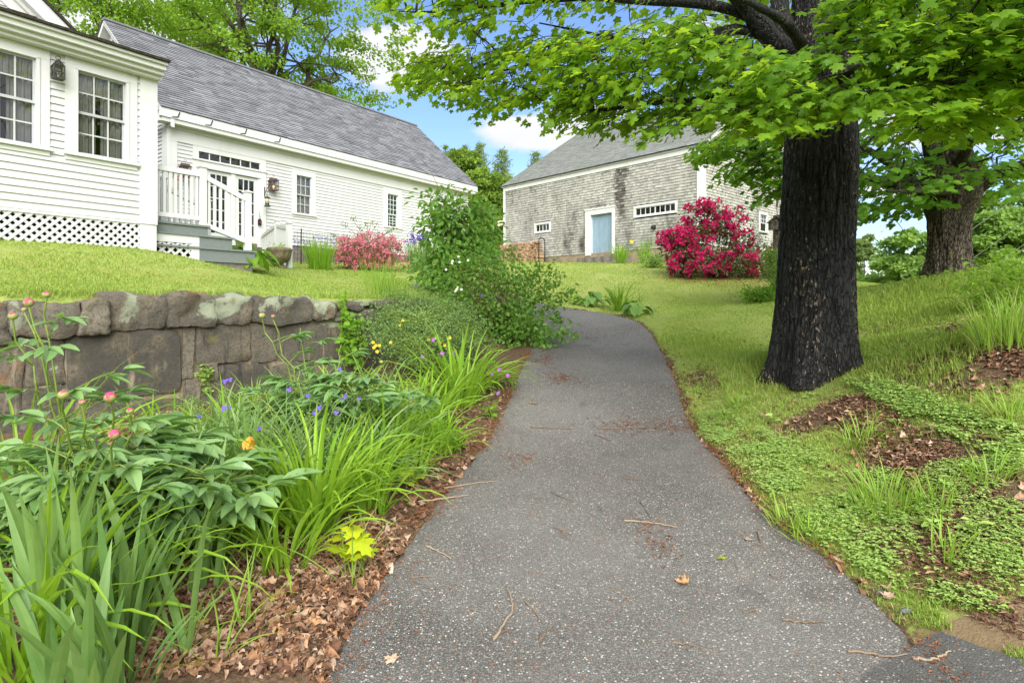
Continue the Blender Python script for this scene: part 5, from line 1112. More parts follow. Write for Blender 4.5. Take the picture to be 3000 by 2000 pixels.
def flower(parent, p, r, mat, n=3, seed=0, face=None, name='flower', centre=None):
    rg = np.random.RandomState(seed); mb = MB(); f = unit(np.array(face if face is not None else (rg.normal(0, .4), -.8, .6))); x = unit(np.cross(f, (.1, .2, 1))); y = np.cross(f, x); a = np.arange(n) * 2 * math.pi / n + rg.uniform(0, 6)
    d = np.cos(a)[:, None] * x + np.sin(a)[:, None] * y
    scatter(mb, t_oval(.46, .05, .2, (0, .3, .6, .85, 1), (.25, .85, 1, .75, .2)), np.repeat(np.array(p)[None], n, 0), d + f * .35, np.repeat(f[None], n, 0), r, rg.uniform(.2, .8, n))
    o = part(name, mb, M[mat], parent)
    if centre:
        b = MB(); b.ball(np.array(p) + f * r * .12, r * .22, 6); part('flower_centre', b, M[centre], o, True)
    return o
def shrub(name, label, base, blobs, ncl, nl, ls, T, mat, seed, droop=.2, cl_r=.16, shell=2.0, stemmat='stem_red', nstem=14, vb=.5, cat='shrub', flat=.6, up_bias=.6, group=None):
    """leaf clusters filling several ellipsoids, on stems from one base; returns root and cluster centres"""
    rg = np.random.RandomState(seed); base = np.array(base, float); root = thing(name, label, cat, base, group); lm, sm = MB(), MB()
    wts = np.array([q[1][0] * q[1][1] + q[1][0] * q[1][2] for q in blobs]); pick = rg.choice(len(blobs), ncl, p=wts / wts.sum()); bc = np.array([q[0] for q in blobs], float); br = np.array([q[1] for q in blobs], float)
    q = unit(rg.normal(0, 1, (ncl, 3))); cen = bc[pick] + q * (rg.uniform(.1, 1, (ncl, 1)) ** (1 / shell)) * br[pick] * (1 + rg.normal(0, .14, (ncl, 1)))
    gz = ground(cen[:, 0], cen[:, 1]); cen[:, 2] = np.maximum(cen[:, 2], gz + .05)
    n = ncl * nl; pt = np.repeat(cen, nl, 0) + rg.normal(0, cl_r * .5, (n, 3)) * (1, 1, flat); oo = unit(pt - np.repeat(cen, nl, 0)); od = unit(np.repeat(cen - bc[pick], nl, 0))
    y = oo * .6 + od * .5 + rg.normal(0, .4, (n, 3)) - UP * droop; nn = UP * up_bias + od * .6 + rg.normal(0, .4, (n, 3))
    scatter(lm, T, pt, y, nn, ls * rg.uniform(.55, 1.2, n), np.clip(vb + rg.normal(0, .2, n) + np.repeat(rg.normal(0, .15, ncl), nl) , 0, 1))
    for i in range(nstem):
        e = cen[rg.randint(ncl)]; st = curve(base + rg.normal(0, .06, 3) * (1, 1, 0), e, .08, 8, .03); sm.tube(st, np.linspace(.013, .004, 8), 5)
        for j in range(max(3, ncl // nstem)):
            c = cen[rg.randint(ncl)]; m = st[2 + np.linalg.norm(st[2:] - c, axis=1).argmin()]
            if np.linalg.norm(c - m) < .9: sm.tube(curve(m, c, .02, 5, .05), np.linspace(.005, .002, 5), 4, False)
    part('stems', sm, M[stemmat], root); part('foliage', lm, M[mat], root); return root, cen, rg
def trusses(parent, pts, outv, r, npet, psz, mat, seed, T=T_CARD, name='flowers', jit=.25):
    rg = np.random.RandomState(seed); mb = MB(); n = len(pts); d = unit(rg.normal(0, 1, (n * npet, 3)) + np.repeat(outv, npet, 0) * .9); p = np.repeat(pts, npet, 0) + d * r * rg.uniform(.5, 1, (n * npet, 1))
    scatter(mb, T, p, d * .6 + rg.normal(0, .6, d.shape), d + rg.normal(0, jit, d.shape), psz * rg.uniform(.6, 1.2, n * npet), np.clip(np.repeat(rg.normal(.5, .25, n), npet) + rg.normal(0, .15, n * npet), 0, 1)); part(name, mb, M[mat], parent)
# ------------------------------------------------------------------ grass, ground cover, litter
rg = np.random.RandomState(77)
BUILT = [np.array([fr.pt(s, tt, 0)[:2] for s, tt in q]) for fr, q in ((FN, ((-20, 0), (0, 0), (0, -8), (-20, -8))), (FN, ((0, 0.1), (sD, .1), (sD, -1.8), (0, -1.8))), (FE, ((s_l, 0), (s_r, 0), (s_r, -9), (s_l, -9))), (FB, ((sl2, 0), (sr2, 0), (sr2, -16), (sl2, -16))))]
def free(x, y):
    o = ~(inpoly(x, y, PATH) | inpoly(x, y, DRIVE))
    for q in BUILT: o &= ~inpoly(x, y, q)
    o &= patch(x, y, 2880, 1880, .40, .17) + .25 * np.sin(x * 31 + y * 17) < .55
    s, d = wall_coords(x, y); o &= ~((s > -2) & (s < W_LEN + .2) & (d > -.21) & (d < .12)); return o
N = 620000
d = np.exp(rg.uniform(math.log(1.9), math.log(36), N)); k = rg.uniform(-1.02, 1.02, N); x, y = k * d, d
so = soil_mask(x, y) + (np.array([mnoise.noise(Vector((a * 1.1, b_ * 1.1, 0))) for a, b_ in zip(x, y)]) * .55)
keep = free(x, y) & (so < .40 + rg.uniform(-.15, .5, N)) & ~inpoly(x, y, BED); x, y, d = x[keep], y[keep], d[keep]; n = len(x); z = ground(x, y)
pn = np.array([mnoise.noise(Vector((a * .5, b_ * .5, 3))) for a, b_ in zip(x, y)]); pf = np.array([mnoise.noise(Vector((a * 2.6, b_ * 2.6, 8))) for a, b_ in zip(x, y)])
h = .024 * (1 + .4 * pn + .5 * pf) + .0035 * d ** .5
def tall(u, v, rx, ry, amt):
    global h; h = h + patch(x, y, u, v, rx, ry) * amt
for a in ((2775, 830, 1.6, .9, .14), (2900, 860, 2.2, 1.2, .16), (2050, 1010, .5, 1.0, .07), (2200, 1100, .6, .5, .08), (2300, 1060, .6, .5, .05), (2960, 980, .8, .7, .18), (2560, 1010, .5, .4, .08)): tall(*a)
s_, d_ = wall_coords(x, y); h = h + np.exp(-((d_ + .34) / .14) ** 2) * (s_ < W_LEN) * .09 * (pf + .6).clip(0)
h = np.clip(h, .02, .4) * rg.uniform(.55, 1.35, n); ph = rg.uniform(0, 6.283, n); lean = rg.uniform(.2, 1.3, n); w = (.0013 + .00036 * d) * rg.uniform(.7, 1.4, n)
o = np.stack([np.cos(ph), np.sin(ph), 0 * ph], -1); sv = np.stack([-np.sin(ph), np.cos(ph), 0 * ph], -1); b0 = np.stack([x, y, z - .004], -1)
m1 = b0 + o * (h * lean * .35)[:, None] + UP * (h * .6)[:, None]; tp = b0 + o * (h * lean)[:, None] + UP * (h * (1.05 - .4 * lean))[:, None]; ww = sv * w[:, None]
V = np.stack([b0 - ww, b0 + ww, m1 + ww * .8, m1 - ww * .8, tp], 1).reshape(-1, 3); i = np.arange(n)[:, None] * 5
b = MB(); b.add(V, [i + np.array([[0, 1, 2, 3]]), i + np.array([[3, 2, 4]])], np.repeat(np.clip(.5 + .35 * pn + rg.normal(0, .24, n), 0, 1), 5))
solo('grass', b, M['grass'], kind='stuff')
def in_px(poly, n, rng, dmax=60):
    """ground points under a patch, spread evenly over the ground"""
    c = np.array([hit(*q)[:2] for q in poly]); lo, hi = c.min(0), c.max(0); r = np.zeros((0, 2)); tries = 0
    while len(r) < n and tries < 50:
        q = rng.uniform(lo, hi, (n * 3, 2)); q = q[inpoly(q[:, 0], q[:, 1], c)]; r = np.concatenate([r, q]); tries += 1
    r = r[:n]; return np.stack([r[:, 0], r[:, 1], ground(r[:, 0], r[:, 1])], -1)
b = MB()
def cover(poly, n, hh, ls, thr, vb, lob=3):
    p = in_px(poly, n, rg); q = np.array([mnoise.noise(Vector((e[0] * 3.1, e[1] * 3.1, 5))) for e in p]); q = q + .6 * np.array([mnoise.noise(Vector((e[0] * 9, e[1] * 9, 1))) for e in p]) + rg.normal(0, .14, len(q)) - .05; p = p[(q > thr) & free(p[:, 0], p[:, 1])]; m = len(p); hgt = hh * rg.uniform(.1, 1.1, m)
    c = p + UP * hgt[:, None] + rg.normal(0, .012, (m, 3)) * (1, 1, 0); a0 = rg.uniform(0, 6.28, m); tl_ = rg.normal(0, .25, (m, 3)) + UP
    for j in range(lob):
        a = a0 + j * 6.283 / lob; dd = np.stack([np.cos(a), np.sin(a), rg.uniform(-.25, .2, m)], -1); scatter(b, T_SMALL, c, dd, tl_, ls * rg.uniform(.6, 1.25, m), np.clip(vb + rg.normal(0, .2, m), 0, 1))
cover([(2030, 1215), (2130, 1215), (2400, 1330), (2500, 1450), (2720, 1560), (3000, 1650), (3000, 1860), (2850, 1810), (2560, 1720), (2380, 1590), (2230, 1450), (2080, 1300)], 13000, .05, .015, -.10, .62)
cover([(2000, 1130), (2110, 1090), (2240, 1180), (2160, 1290), (2080, 1260)], 1300, .05, .016, .0, .55)
cover([(2470, 1120), (2600, 1130), (2800, 1200), (3000, 1270), (3000, 1400), (2850, 1320), (2700, 1260), (2560, 1180)], 4800, .055, .020, -.10, .55)
cover([(2500, 1400), (3000, 1350), (3000, 1700), (2700, 1620)], 7000, .04, .014, -.06, .6)
cover([(0, 800), (450, 800), (1150, 830), (1050, 870), (500, 866), (0, 866)], 5000, .03, .014, .22, .5)
cover([(1950, 900), (2250, 880), (2280, 1090), (2000, 1050)], 2600, .035, .014, .16, .5)
cover([(2480, 950), (3000, 900), (3000, 1250), (2600, 1140)], 2200, .05, .019, .08, .5)
solo('ground_cover', b, M['leaf_cover'], kind='stuff')
def crumpled(curl):
    v, f = t_maple_lo(); v = v.copy(); v[:, 2] += curl * (v[:, 0] ** 2 * 1.8 - (v[:, 1] - .4) ** 2 * .9); return v, f
def strew(mb, p, sz, T, var, lift=.012, tiltv=.35):
    m = len(p)
    if not m: return
    a = rg.uniform(0, 6.28, m); scatter(mb, T, p + UP * (lift * rg.uniform(.2, 1.4, m))[:, None], np.stack([np.cos(a), np.sin(a), rg.normal(0, .2, m)], -1), UP + rg.normal(0, tiltv, (m, 3)), sz, var)
b = MB()
F1 = [(300, 2000), (420, 1800), (600, 1600), (900, 1560), (1080, 1500), (1190, 1590), (1090, 1740), (1000, 1880), (955, 2000)]
BEDP = [(0, 1990), (0, 1400), (300, 1200), (900, 1150), (1150, 1090), (1490, 1090), (1505, 1150), (1300, 1450), (1195, 1594), (1000, 1880), (955, 2000)]
def var_litter(m): return np.clip(rg.beta(1.6, 2.0, m) + np.where(rg.uniform(0, 1, m) < .05, .3, 0), 0, 1)
p = in_px(F1, 6500, rg); q = rg.uniform(0, 1, len(p))
for i, cv in enumerate((-.5, .3, .8, -1.1, 1.3)):
    e = p[(q > i * .2) & (q < i * .2 + .2)]; strew(b, e, rg.uniform(.02, .07, len(e)) * np.where(rg.uniform(0, 1, len(e)) < .22, 1.05, .5), crumpled(cv) if i % 2 else t_oval(.33, .3 * (1 if i else -1), .5, (0, .3, .65, 1), (.2, 1, .8, .1)), var_litter(len(e)), .028, .42)
p = in_px(BEDP, 7000, rg)
strew(b, p, rg.uniform(.015, .06, len(p)), crumpled(.6), var_litter(len(p)) * .85, .015, .35)
for poly, m in (([(2780, 960), (2900, 950), (3000, 1000), (3000, 1110), (2900, 1080), (2780, 1030)], 2600), ([(2450, 1170), (2560, 1160), (2720, 1300), (2900, 1400), (2980, 1560), (2800, 1560), (2620, 1380), (2450, 1260)], 2200), ([(2500, 1560), (3000, 1500), (3000, 1850), (2700, 1700)], 900), ([(2060, 800), (2260, 800), (2260, 830), (2000, 830)], 500), ([(2450, 930), (2900, 900), (2900, 960), (2500, 1000)], 500)):
    p = in_px(poly, m, rg); strew(b, p, rg.uniform(.02, .06, len(p)) * np.interp(p[:, 1], (3, 8), (.8, 1.3)), t_card(.3, .15), np.clip(var_litter(len(p)) * .9, 0, .8), .015, .3)
q = np.stack([rg.uniform(1.2, 8, 48000), rg.uniform(2.0, 9, 48000)], -1); q = q[(rg.uniform(-.03, 1.0, 48000) < soil_mask(q[:, 0], q[:, 1])) & ~inpoly(q[:, 0], q[:, 1], BED) & free(q[:, 0], q[:, 1])]; p = np.concatenate([q, ground(q[:, 0], q[:, 1])[:, None]], 1); m_ = rg.uniform(0, 1, len(p)) < .7
strew(b, p[m_], rg.uniform(.025, .07, m_.sum()), t_card(.07, .02), np.clip(rg.beta(1.5, 2.2, m_.sum()) * .8, 0, .8), .014, .3); strew(b, p[~m_], rg.uniform(.02, .06, (~m_).sum()), crumpled(.7), np.clip(var_litter((~m_).sum()) * .85, 0, .8), .014, .35)
for poly, m in (([(2400, 1165), (2560, 1160), (2720, 1270), (2950, 1400), (2980, 1560), (2800, 1600), (2600, 1400), (2440, 1260)], 7000), ([(2760, 950), (3000, 950), (3000, 1120), (2780, 1040)], 2600), ([(2500, 1560), (3000, 1480), (3000, 1900), (2700, 1760)], 3000), ([(2040, 1080), (2110, 1080), (2200, 1300), (2420, 1560), (2330, 1560), (2080, 1320)], 1500)):
    p = in_px(poly, m, rg); strew(b, p, rg.uniform(.02, .06, len(p)), t_card(.07, .02), np.clip(rg.beta(1.5, 2.2, len(p)) * .8, 0, .8), .012, .25)
solo('leaf_litter', b, M['litter'], kind='stuff')
b = MB()
def edge(E, i0, i1, n, mu, sg):
    i = rg.uniform(i0, i1, n) * 259; p = np.stack([np.interp(i, np.arange(260), E[:, j]) for j in (0, 1)], -1); nv = unit(np.stack([np.interp(i, np.arange(260), (ER - EL)[:, j]) for j in (0, 1)], -1)); p = p + nv * (mu + rg.normal(0, sg, n) )[:, None]
    return np.stack([p[:, 0], p[:, 1], ground(p[:, 0], p[:, 1]) + .014], -1)
for E, i0, i1, n, mu, sg, s in ((EL, .08, .6, 4200, -.03, .07, .018), (EL, .08, .5, 1300, .05, .16, .013), (ER, .05, .35, 2400, .03, .05, .016), (ER, .2, .6, 700, .0, .06, .016), (ER, .05, .6, 900, -.14, .2, .012)):
    p = edge(E, i0, i1, n, mu, sg); p = p[np.array([mnoise.noise(Vector((e[0] * 1.7, e[1] * 1.7, 2))) for e in p]) + rg.normal(0, .15, len(p)) > -.08]; strew(b, p, s * rg.uniform(.5, 1.6, len(p)), t_card(.22, .1), rg.uniform(0, 1, len(p)), .006, .3)
p = edge(EL, .08, .66, 4200, .9, .55); p = p[inpoly(p[:, 0], p[:, 1], PATH)]; strew(b, p, rg.uniform(.006, .018, len(p)), t_card(.2, .1), rg.uniform(0, 1, len(p)), .004, .25)
for u, v, rx, ry, n in ((1640, 1112, .22, .06, 260), (1850, 1250, .5, .06, 260), (2000, 1255, .35, .05, 200), (1580, 1060, .2, .06, 120), (1520, 1350, .16, .05, 70), (1930, 1600, .12, .06, 60), (1700, 975, .8, .12, 160), (1600, 1040, .1, .25, 130)):
    c = hit(u, v); p = np.stack([c[0] + rg.normal(0, rx * .5, n), c[1] + rg.normal(0, ry * 2.2, n)], -1); p = np.concatenate([p, (ground(p[:, 0], p[:, 1]) + .014)[:, None]], 1); strew(b, p, rg.uniform(.012, .035, n), t_card(.26, .14), rg.uniform(.2, 1, n), .008, .3)
solo('bark_flakes', b, M['flake'], kind='stuff')
# ------------------------------------------------------------------ garden bed, left
def Hh(u, d): return np.array([(u - 1500) / F * d, d, ground1((u - 1500) / F * d, d)])
DL = 'daylilies in the flower bed'
clump('daylily_clump', 'bright lime green daylily clump arching over leaf litter nearest the path', 'plant', Hh(915, 3.32), 125, .74, .025, (.05, .75), (.6, 2.4), .11, 'leaf_blade', 101, DL, .72)
clump('daylily_clump', 'small lime daylily tuft at the front of the brown leaf litter', 'plant', Hh(770, 3.12), 34, .42, .018, (.05, .7), (.5, 2.2), .06, 'leaf_blade', 102, DL, .62)
clump('daylily_clump', 'mid green daylily clump just behind the lime one', 'plant', Hh(1120, 4.35), 75, .66, .021, (.05, .7), (.5, 2.1), .13, 'leaf_blade', 103, DL, .4)
clump('daylily_clump', 'large glossy daylily clump beside the narrow part of the path', 'plant', Hh(1345, 6.5), 120, .85, .030, (.05, .85), (.5, 2.2), .18, 'leaf_blade', 104, DL, .5)
clump('daylily_clump', 'leaning green daylily clump under the wall vine, beside the potentilla', 'plant', Hh(1215, 5.6), 80, .70, .022, (.05, .75), (.5, 2.0), .15, 'leaf_blade', 105, DL, .45)
clump('daylily_clump', 'long arching daylily clump at the lower left edge', 'plant', Hh(60, 2.15), 60, .80, .028, (.1, .75), (.5, 2.2), .14, 'leaf_blade', 106, DL, .68)
clump('daylily_clump', 'daylily clump with long blades crossing in front of the peony', 'plant', Hh(330, 2.5), 46, .72, .022, (.05, .8), (.5, 2.3), .16, 'leaf_blade', 107, DL, .7)
clump('daylily_clump', 'daylily clump left of the peony against the stone wall', 'plant', Hh(60, 3.3), 60, .95, .026, (.05, .6), (.4, 1.8), .2, 'leaf_blade', 108, DL, .5)
IR = 'irises in the flower bed'
clump('iris_clump', 'broad grey green iris fans in front of the peony at lower left', 'plant', Hh(400, 2.25), 40, .60, .036, (.03, .42), (.05, .6), .11, 'leaf_iris', 111, IR, .5, fans=8, fold=.06, shape='sword')
clump('iris_clump', 'iris fans leaning over the brown leaf litter', 'plant', Hh(560, 2.75), 34, .62, .030, (.03, .42), (.05, .5), .10, 'leaf_iris', 112, IR, .62, fans=7, fold=.06, shape='sword')
clump('iris_clump', 'dark iris fan nearest the camera in the bottom left corner', 'plant', Hh(215, 1.80), 26, .55, .042, (.05, .6), (.1, .7), .10, 'leaf_iris', 113, IR, .32, fans=5, fold=.06, shape='sword')
clump('iris_clump', 'tall iris fan with one upright pale blade at the left', 'plant', Hh(190, 2.25), 22, .74, .040, (.02, .32), (.05, .5), .09, 'leaf_iris', 114, IR, .7, fans=5, fold=.06, shape='sword')
clump('iris_clump', 'slender iris blades between the peony and the lime daylilies', 'plant', Hh(650, 3.2), 30, .72, .026, (.03, .35), (.05, .5), .10, 'leaf_iris', 115, IR, .55, fans=6, fold=.06, shape='sword')
SPW = 'spiderworts before the wall'
sps = [clump('spiderwort_clump', 'spiderwort with violet flowers left, under the wall niche', 'plant', Hh(690, 3.75), 150, .66, .018, (.1, 1.15), (.5, 1.6), .20, 'leaf_spider', 121, SPW, .5, nseg=6),
       clump('spiderwort_clump', 'spiderwort with violet flowers in front of the second peony', 'plant', Hh(900, 4.0), 170, .66, .018, (.1, 1.15), (.5, 1.6), .24, 'leaf_spider', 122, SPW, .5, nseg=6),
       clump('spiderwort_clump', 'spiderwort with violet flowers right, against the daylilies', 'plant', Hh(1060, 4.5), 120, .64, .017, (.1, 1.1), (.5, 1.6), .2, 'leaf_spider', 123, SPW, .42, nseg=6)]
for i_, (u, d_, n_, L_, lab) in enumerate(((480, 5.3, 60, .5, 'low green blades at the wall foot left of the niche'), (640, 5.6, 70, .5, 'low green blades at the wall foot right of the niche'), (760, 6.1, 70, .52, 'blades at the wall foot behind the second peony'), (880, 6.4, 80, .55, 'blades at the wall foot in the middle of the wall'), (1000, 6.5, 80, .6, 'blades at the wall foot below the climbing vine'), (1110, 6.6, 80, .6, 'blades between the vine and the potentilla'), (700, 4.9, 80, .6, 'arching blades between the spiderworts and the wall'), (560, 4.5, 60, .5, 'arching blades right of the big peony'))): clump('daylily_clump', lab, 'plant', Hh(u, d_), n_, L_, .020, (.05, .9), (.5, 2.0), .22, 'leaf_spider' if i_ % 2 else 'leaf_blade', 1280 + i_, DL, .45)
for i_, (u, d_, lab) in enumerate(((560, 3.3, 'grassy spiderwort tufts between the big peony and the lime daylilies'), (780, 3.6, 'spiderwort without open flowers behind the lime daylilies'), (1000, 3.95, 'leaning spiderwort beside the mid green daylilies'), (620, 4.3, 'spiderwort at the foot of the wall niche'), (860, 4.7, 'spiderwort at the foot of the second peony'))): clump('spiderwort_clump', lab, 'plant', Hh(u, d_), 120, .62, .017, (.1, 1.15), (.5, 1.6), .22, 'leaf_spider', 1240 + i_, SPW, .5, nseg=6)
for i_, (u, d_, n_, L_, lab) in enumerate(((1075, 3.62, 55, .50, 'lime daylily tuft on the path side of the lime clump'), (1200, 4.35, 45, .42, 'short daylily tuft beside the yellow seedling'), (1290, 5.0, 55, .46, 'daylily tuft close to the path before the glossy clump'), (830, 2.95, 40, .52, 'drooping lime tuft at the front of the lime clump'), (1010, 3.75, 60, .55, 'lighter daylily tuft between the lime clump and the path'), (1190, 4.9, 70, .6, 'daylily tuft behind the yellow seedling'), (1090, 5.3, 70, .62, 'dark daylily tuft in front of the potentilla'), (480, 2.95, 50, .6, 'daylily blades rising through the right side of the big peony'), (1270, 5.7, 60, .6, 'small daylily tuft in front of the large glossy clump'))): clump('daylily_clump', lab, 'plant', Hh(u, d_), n_, L_, .023, (.05, .8), (.5, 2.2), .12, 'leaf_blade', 1250 + i_, DL, (.75, .6, .55, .8, .75, .6, .35, .55, .5)[i_])
for i, (u, v, w_, dd) in enumerate(((660, 1117, 0, 3.6), (674, 1113, 0, 3.62), (582, 1220, 0, 3.45), (657, 1196, 0, 3.5), (672, 1194, 0, 3.5), (760, 1256, 0, 3.4), (847, 1141, 1, 3.8), (903, 1160, 1, 3.8), (995, 1081, 1, 4.0), (936, 1194, 1, 3.6), (922, 1210, 1, 3.6), (985, 1209, 1, 3.7), (1010, 1160, 2, 4.1), (1052, 1168, 2, 4.2), (1003, 1168, 2, 4.1))):
    flower(sps[w_], P(u, v, dd), .017 if i % 3 else .021, 'pet_purple', 3, 500 + i)
for i, s in enumerate(sps):
    b = MB(); rr = np.random.RandomState(130 + i); c = np.array(s.location)
    for j in range(16):
        e = c + np.array((rr.normal(0, .3), rr.normal(0, .2), rr.uniform(.45, .68))); b.tube(curve(c + rr.normal(0, .06, 3) * (1, 1, 0), e, .03, 6, .02), .003, 4)
        for q in range(7): b.ball(e + rr.normal(0, .018, 3) - UP * .01, .006, 5)
    part('bud_stems', b, M['stem'], s)
def peony(label, c, tips, buds, seed, var, lsize, nlow):
    rr = np.random.RandomState(seed); root = thing('peony', label, 'plant', c, 'peonies in front of the wall'); c = np.array(c); sm, lm = MB(), MB(); TP = t_oval(.19, .09, .20, (0, .15, .4, .68, .88, 1), (.12, .7, 1, .78, .38, 0))
    allt = [(np.array(t_), True) for t_ in tips] + [(c + np.array((rr.normal(.08, .36), rr.normal(0, .24), rr.uniform(.30, .66))), False) for _ in range(nlow)]
    for tp, tall_ in allt:
        st = curve(c + rr.normal(0, .05, 3) * (1, 1, 0), tp, .05, 12, .012); sm.tube(st, np.linspace(.0065, .004, 12), 6)
        for f in np.linspace(.30, .86, 5) if tall_ else np.linspace(.38, .97, 5):
            ls_k = .72 if tall_ else 1.0
            o = st[int(f * 11)]; a = rr.uniform(0, 6.28); od = np.array((math.cos(a), math.sin(a), rr.uniform(.15, .55))); L = lsize * rr.uniform(.9, 1.6) * (1.25 - f * .5); e = o + od * L; sm.tube(curve(o, e, .01, 4), .003, 4)
            for g, sc in ((0, 1.1), (-.62, .95), (.62, .95)):
                d1 = np.array((math.cos(a + g), math.sin(a + g), rr.uniform(-.15, .35))); bb = e if g == 0 else o + od * L * .72
                for h_, s2 in ((0, 1), (-.5, .85), (.5, .85)):
                    dd = np.array((math.cos(a + g + h_), math.sin(a + g + h_), rr.uniform(-.22, .40))); p0 = bb + d1 * lsize * .22
                    scatter(lm, TP, p0[None], dd[None], (UP + rr.normal(0, .22, 3))[None], lsize * ls_k * sc * s2 * rr.uniform(.85, 1.2), np.clip(var + rr.normal(0, .2), 0, 1))
    part('stems', sm, M['stem'], root); part('foliage', lm, M['leaf_peony'], root)
    for bp, r_, k in buds:
        b = MB(); prof = [(max(.02, math.sin(math.pi * i / 11)) * (1 - .06 * math.cos(2 * math.pi * i / 11)), -math.cos(math.pi * i / 11)) for i in range(12)]; q = MB(); q.lathe((0, 0, 0), prof, 16, wob=lambda an, z: .05 * np.sin(an * 5 + z * 2)); v = np.concatenate(q.V); ax = np.arctan2(v[:, 1], v[:, 0])
        a_ = np.clip(.47 + .26 * v[:, 2] + k - .22 * (np.sin(ax * 2.5) ** 2 > .55) * (v[:, 2] < .55), 0, 1); b.add(v * r_ * .78 + np.array(bp), q.Fs, a_); part('flower_bud', b, M['bud'], root, True)
    return root
pb = [((85, 886), .026, .08, 2.65), ((136, 863), .020, 0, 2.7), ((38, 926), .022, -.05, 2.6), ((72, 906), .013, -.1, 2.65), ((186, 1156), .023, -.12, 2.2), ((241, 1177), .015, -.05, 2.25), ((323, 1163), .027, .12, 2.25), ((381, 1203), .017, .06, 2.3), ((335, 1272), .024, .12, 2.1)]
tips = [P(u, v + 12, d) for (u, v), r_, k, d in pb]
peony('large peony with pink buds in front of the lichened wall', Hh(270, 2.85), tips, [(P(u, v, d), r_, k) for (u, v), r_, k, d in pb], 141, .6, .165, 46)
pb = [((768, 924), .030, -.15, 4.5), ((800, 926), .018, 0, 4.5), ((1080, 1108), .022, 0, 4.6), ((1086, 1122), .019, 0, 4.6), ((1117, 1060), .018, -.25, 4.7)]
peony('second peony with closed buds against the right part of the wall', Hh(935, 4.75), [P(u, v + 10, d) for (u, v), r_, k, d in pb] + [P(1000, 1010, 4.8), P(880, 960, 4.7)], [(P(u, v, d), r_, k) for (u, v), r_, k, d in pb], 142, .5, .16, 30)
# withered orange iris bloom
b = MB(); rr = np.random.RandomState(5); c = P(732, 1288, 3.1); sm = MB(); sm.tube(curve(Hh(735, 3.12), c, .02, 6), .005, 5)
scatter(b, t_oval(.4, .2, .3), c + rr.normal(0, .008, (9, 3)), rr.normal(0, .5, (9, 3)) - UP, rr.normal(0, 1, (9, 3)), .05, rr.uniform(0, 1, 9)); o = thing('withered_iris', 'withered orange iris bloom on a stalk among green blades', 'flower', Hh(735, 3.12)); part('bloom', b, M['pet_orange'], o); part('stalk', sm, M['stem'], o)
# potentilla, roses, tall shrub
def at(u, v, d): return P(u, v, d)
T_LEAF5 = t_oval(.34, .08, .12, (0, .3, .65, 1), (.1, .95, .8, .03))
base = hit(1255, 1112); d0 = base[1]
po, cen, rr = shrub('potentilla_shrub', 'fine leaved potentilla with yellow flowers spilling over the wall end', base, [(at(1240, 1010, d0), (.62, .55, .40)), (at(1150, 965, d0 + .4), (.42, .4, .30)), (at(1330, 985, d0 + .3), (.48, .45, .38)), (at(1200, 905, d0 + .9), (.45, .4, .25)), (at(1290, 920, d0 + .8), (.4, .4, .25))], 1000, 26, .027, T_SMALL, 'leaf_grey', 151, .05, .14, 2.2, vb=.55, nstem=6, stemmat='stem')
for i, (u, v) in enumerate(((1172, 953), (1180, 940), (1093, 1003), (1102, 1012), (1112, 1012), (1105, 1030), (1096, 1018), (1256, 996), (1278, 990), (1289, 1004), (1318, 990), (1303, 1012), (1145, 1003), (1158, 1102))): flower(po, at(u, v, d0 - .35 if v > 980 else d0 + .1), .022, 'pet_yellow', 5, 600 + i, (0, -.9, .4))
base = hit(1450, 985); d0 = base[1]
ro, cen, rr = shrub('rose_shrub', 'sprawling rose shrub with small white flowers leaning over the path', base, [(at(1420, 900, d0), (.75, .6, .45)), (at(1490, 945, d0 - .2), (.6, .5, .35)), (at(1360, 830, d0 + .3), (.55, .5, .45)), (at(1460, 800, d0 + .5), (.45, .45, .40)), (at(1560, 900, d0), (.5, .45, .30)), (at(1550, 975, d0 - .4), (.42, .35, .18)), (at(1400, 760, d0 + .6), (.4, .4, .3)), (at(1520, 830, d0 + .3), (.4, .4, .25))], 400, 15, .072, T_LEAF5, 'leaf_rose', 152, .12, .32, 2.3, vb=.5)
lm, sm = MB(), MB()
for pts in (((1560, 900, 0), (1620, 840, 0), (1640, 800, .1)), ((1560, 880, 0), (1600, 830, .2), (1625, 770, .3)), ((1580, 920, -.1), (1640, 880, 0), (1680, 850, .1)), ((1560, 985, -.3), (1640, 975, -.4), (1690, 985, -.5)), ((1540, 1000, -.4), (1600, 1010, -.5), (1630, 1040, -.5)), ((1540, 840, .2), (1580, 790, .3), (1570, 770, .4)), ((1600, 930, 0), (1650, 930, 0), (1640, 960, -.1)), ((1500, 1010, -.4), (1540, 1050, -.5), (1580, 1060, -.5))):
    c = resample(smooth([at(u, v, d0 + e) for u, v, e in pts]), 20); sm.tube(c, np.linspace(.006, .002, 20), 4)
    k = rr.randint(3, 20, 90); p = c[k] + rr.normal(0, .05, (90, 3)); scatter(lm, T_LEAF5, p, rr.normal(0, .6, (90, 3)) + (.3, 0, -.1), UP + rr.normal(0, .4, (90, 3)), .075 * rr.uniform(.6, 1.2, 90), np.clip(rr.normal(.55, .2, 90), 0, 1))
part('arching_canes', sm, M['stem_red'], ro); part('foliage', lm, M['leaf_rose'], ro)
for i, (u, v) in enumerate(((1371, 763), (1346, 768), (1343, 752), (1324, 771), (1307, 790), (1352, 848), (1341, 842), (1335, 853), (1338, 848), (1406, 927), (1326, 765))): flower(ro, at(u, v, d0 - .45), .022, 'pet_white', 5, 640 + i, (rr.normal(0, .4), -.9, .4), centre='pet_yellow')
base = hit(1340, 880); d1 = base[1] + .3; base = Hh(1340, d1)
